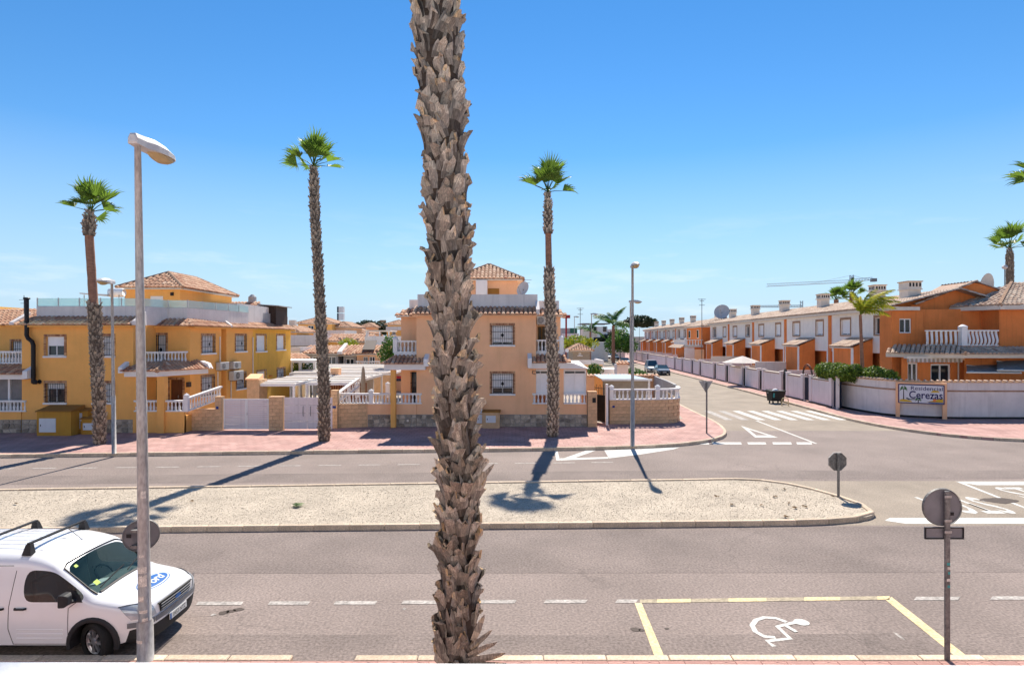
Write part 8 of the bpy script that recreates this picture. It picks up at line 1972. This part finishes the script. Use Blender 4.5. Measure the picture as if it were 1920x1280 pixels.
wv_ = thing('building', 'white villa behind the large dark feathery palm', 'building', (fx(1152, D), D, PV)); mb = MB(); mb.box(fx(1142, D), fx(1172, D), D, D+10, PV, fz(617, D)); mb.build('wall', 'offwhite', wv_)
for k in range(5): mb = MB(); mb.box(fx(1148+k*3.2, D), fx(1150.2+k*3.2, D), D-.06, D-.01, fz(627, D), fz(623, D)); mb.build('window', 'pane', wv_)
bush('dark pine crown behind the farthest terrace chimneys', 1199, 602, 210, 5.0, 2.2, 1500, 'pine', 'tree', .6); bush('green tree at the far end of the garden walls', 1163, 640, 135, 3.0, 2.6, 1600, 'bush', 'tree', .35); bush('dark shrub under the feathery palm', 1150, 632, 150, 3.0, 1.6, 900, 'pine', 'shrub', .35)
for i in range(14):
    x = -1500+i*240+random.uniform(-40, 40); 
mbk = MB(); rgx = random.Random(5)
for i in range(900):
    D = rgx.uniform(420, 620); x = fx(rgx.uniform(-200, 2150), D); h = rgx.uniform(2, 7); s_ = rgx.uniform(2, 6)
    mbk.lathe([(s_, 0), (s_*.9, h*.6), (s_*.4, h)], (x, D, 0), 5, rgx.random())
tag(mbk.build('treeline', 'pine'), 'low dark band of distant trees along the horizon', 'trees', kind='stuff')
mbk = MB()
for i in range(260):
    D = rgx.uniform(230, 400); px = rgx.choice((rgx.uniform(-100, 760), rgx.uniform(1045, 1190), rgx.uniform(1200, 2000))); x = fx(px, D); mbk.box(x, x+rgx.uniform(5, 12), D, D+8, 0, rgx.uniform(3.0, 6.5), rgx.random())
tag(mbk.build('far_town', M('far_walls', (.5, .4, .3), .9, .1, tint=[(.5, .28, .14), (.62, .55, .48), (.55, .38, .25), (.66, .62, .58)])), 'distant low town of pale and orange houses on the horizon', 'town', kind='stuff')

# ------------------------------------------------------------------ parked cars along the side street
def car(label, D, px, yaw, paint, tall=0.0, light='headlamp', L=4.2):
    X = fx(px, D); root = thing('parked_car', label, 'car', (X, D, 0), 'cars parked along the side street'); Rm = Matrix.Rotation(yaw, 4, 'Z')
    def bld(mb, name, m, par=root, smooth=False): mb.v = [tuple(Rm @ Vector(v)+Vector((X, D, 0))) for v in mb.v]; return mb.build(name, m, par, smooth)
    h = tall; mb = MB()     # nose towards -y
    S = lambda y, w_, zb, zt: [(-w_*.92, y, zb), (-w_, y, zb+.12), (-w_, y, (zb+zt)/2+.1), (-w_*.9, y, zt), (w_*.9, y, zt), (w_, y, (zb+zt)/2+.1), (w_, y, zb+.12), (w_*.92, y, zb)]
    loft(mb, [S(-L/2, .70, .30, .66), S(-L/2+.12, .83, .22, .76), S(-L/2+.9, .89, .20, .94), S(-L/2+1.2, .90, .20, .97), S(L/2-.5, .90, .20, 1.0), S(L/2-.1, .86, .22, .98), S(L/2, .78, .3, .9)]); b = bld(mb, 'body', paint)
    mb = MB(); C = lambda y, w_, z: [(-w_, y, z), (w_, y, z)]
    a = [(-.82, -L/2+1.05, .95), (.82, -L/2+1.05, .95), (.84, L/2-.25, .97), (-.84, L/2-.25, .97)]; t = [(-.62, -L/2+1.75, 1.40+h), (.62, -L/2+1.75, 1.40+h), (.62, L/2-.75, 1.40+h), (-.62, L/2-.75, 1.40+h)]
    mb.add(a+t, [(0, 1, 5, 4), (1, 2, 6, 5), (2, 3, 7, 6), (3, 0, 4, 7)]); bld(mb, 'glazing', 'screen_far')
    mb = MB(); tt = [(x*1.04, y+(-.05 if y < 0 else .05), z-.015) for x, y, z in t]; mb.add(tt+[(x*.9, y*.95, z+.05) for x, y, z in t], [(0, 1, 5, 4), (1, 2, 6, 5), (2, 3, 7, 6), (3, 0, 4, 7), (4, 5, 6, 7)]); bld(mb, 'roof', paint)
    for i in range(4):
        mb = MB(); p, q = a[i], t[i]; mb.tube([p, q], .045, 5); bld(mb, 'pillar', paint)
    for sx_ in (-1, 1):
        for yy in (-L/2+.8, L/2-.8): mb = MB(); mb.tube([(sx_*.74, yy, .31), (sx_*.92, yy, .31)], .31, 14); wl = bld(mb, 'wheel', 'rubber'); mb = MB(); mb.tube([(sx_*.921, yy, .31), (sx_*.935, yy, .31)], .19, 10); bld(mb, 'rim', 'alloy', wl)
        mb = MB(); mb.hexa([(sx_*.50, -L/2-.02, .60), (sx_*.82, -L/2+.12, .60), (sx_*.80, -L/2+.2, .60), (sx_*.5, -L/2+.1, .6), (sx_*.50, -L/2+.05, .74), (sx_*.82, -L/2+.22, .78), (sx_*.8, -L/2+.3, .78), (sx_*.5, -L/2+.2, .74)]); bld(mb, 'headlamp', light)
        mb = MB(); mb.box(sx_*.95-.09, sx_*.95+.09, -L/2+1.2, -L/2+1.3, .95, 1.08); bld(mb, 'mirror', paint)
    mb = MB(); mb.box(-.55, .55, -L/2-.035, -L/2-.005, .34, .56); bld(mb, 'grille', 'black'); mb = MB(); mb.box(-.26, .26, -L/2-.06, -L/2-.04, .40, .51); bld(mb, 'number_plate', 'plate')
    return root
mt['screen_far'] = M('far_car_glass', (.05, .09, .11), .06, 0, spec=.8)
YW = -R(3.6)
car('dark blue grey hatchback nearest the camera on the side street', 88, 1241, YW, 'navy_car')
car('pale van parked right behind the blue grey hatchback', 95, 1222, YW, 'silver_car', .45)
car('dark car leading the far row of parked cars', 150, 1153, YW, 'dark_car'); car('white car second in the far row', 158, 1144, YW, 'carwhite'); car('light van third in the far row', 167, 1136, YW, 'carwhite', .4); car('dark grey car at the end of the far row', 176, 1125, YW, 'navy_car'); car('silver car beside the thin far lamp post', 122, 1172, YW, 'silver_car')
# round convex mirror / sign near the peach balcony
root = thing('round_sign', 'small round pale sign on a post beyond the peach balcony', 'sign', (fx(1063, 60), 60, PV)); mb = MB(); mb.tube([(fx(1063, 60), 60, PV), (fx(1063, 60), 60, fz(660, 60))], .04, 6); mb.build('post', 'galv_d', root); disc_sign(root, (fx(1063, 60), 59.9, fz(657, 60)), .19, 0, 'galv', plate='sign_white', rim=False)
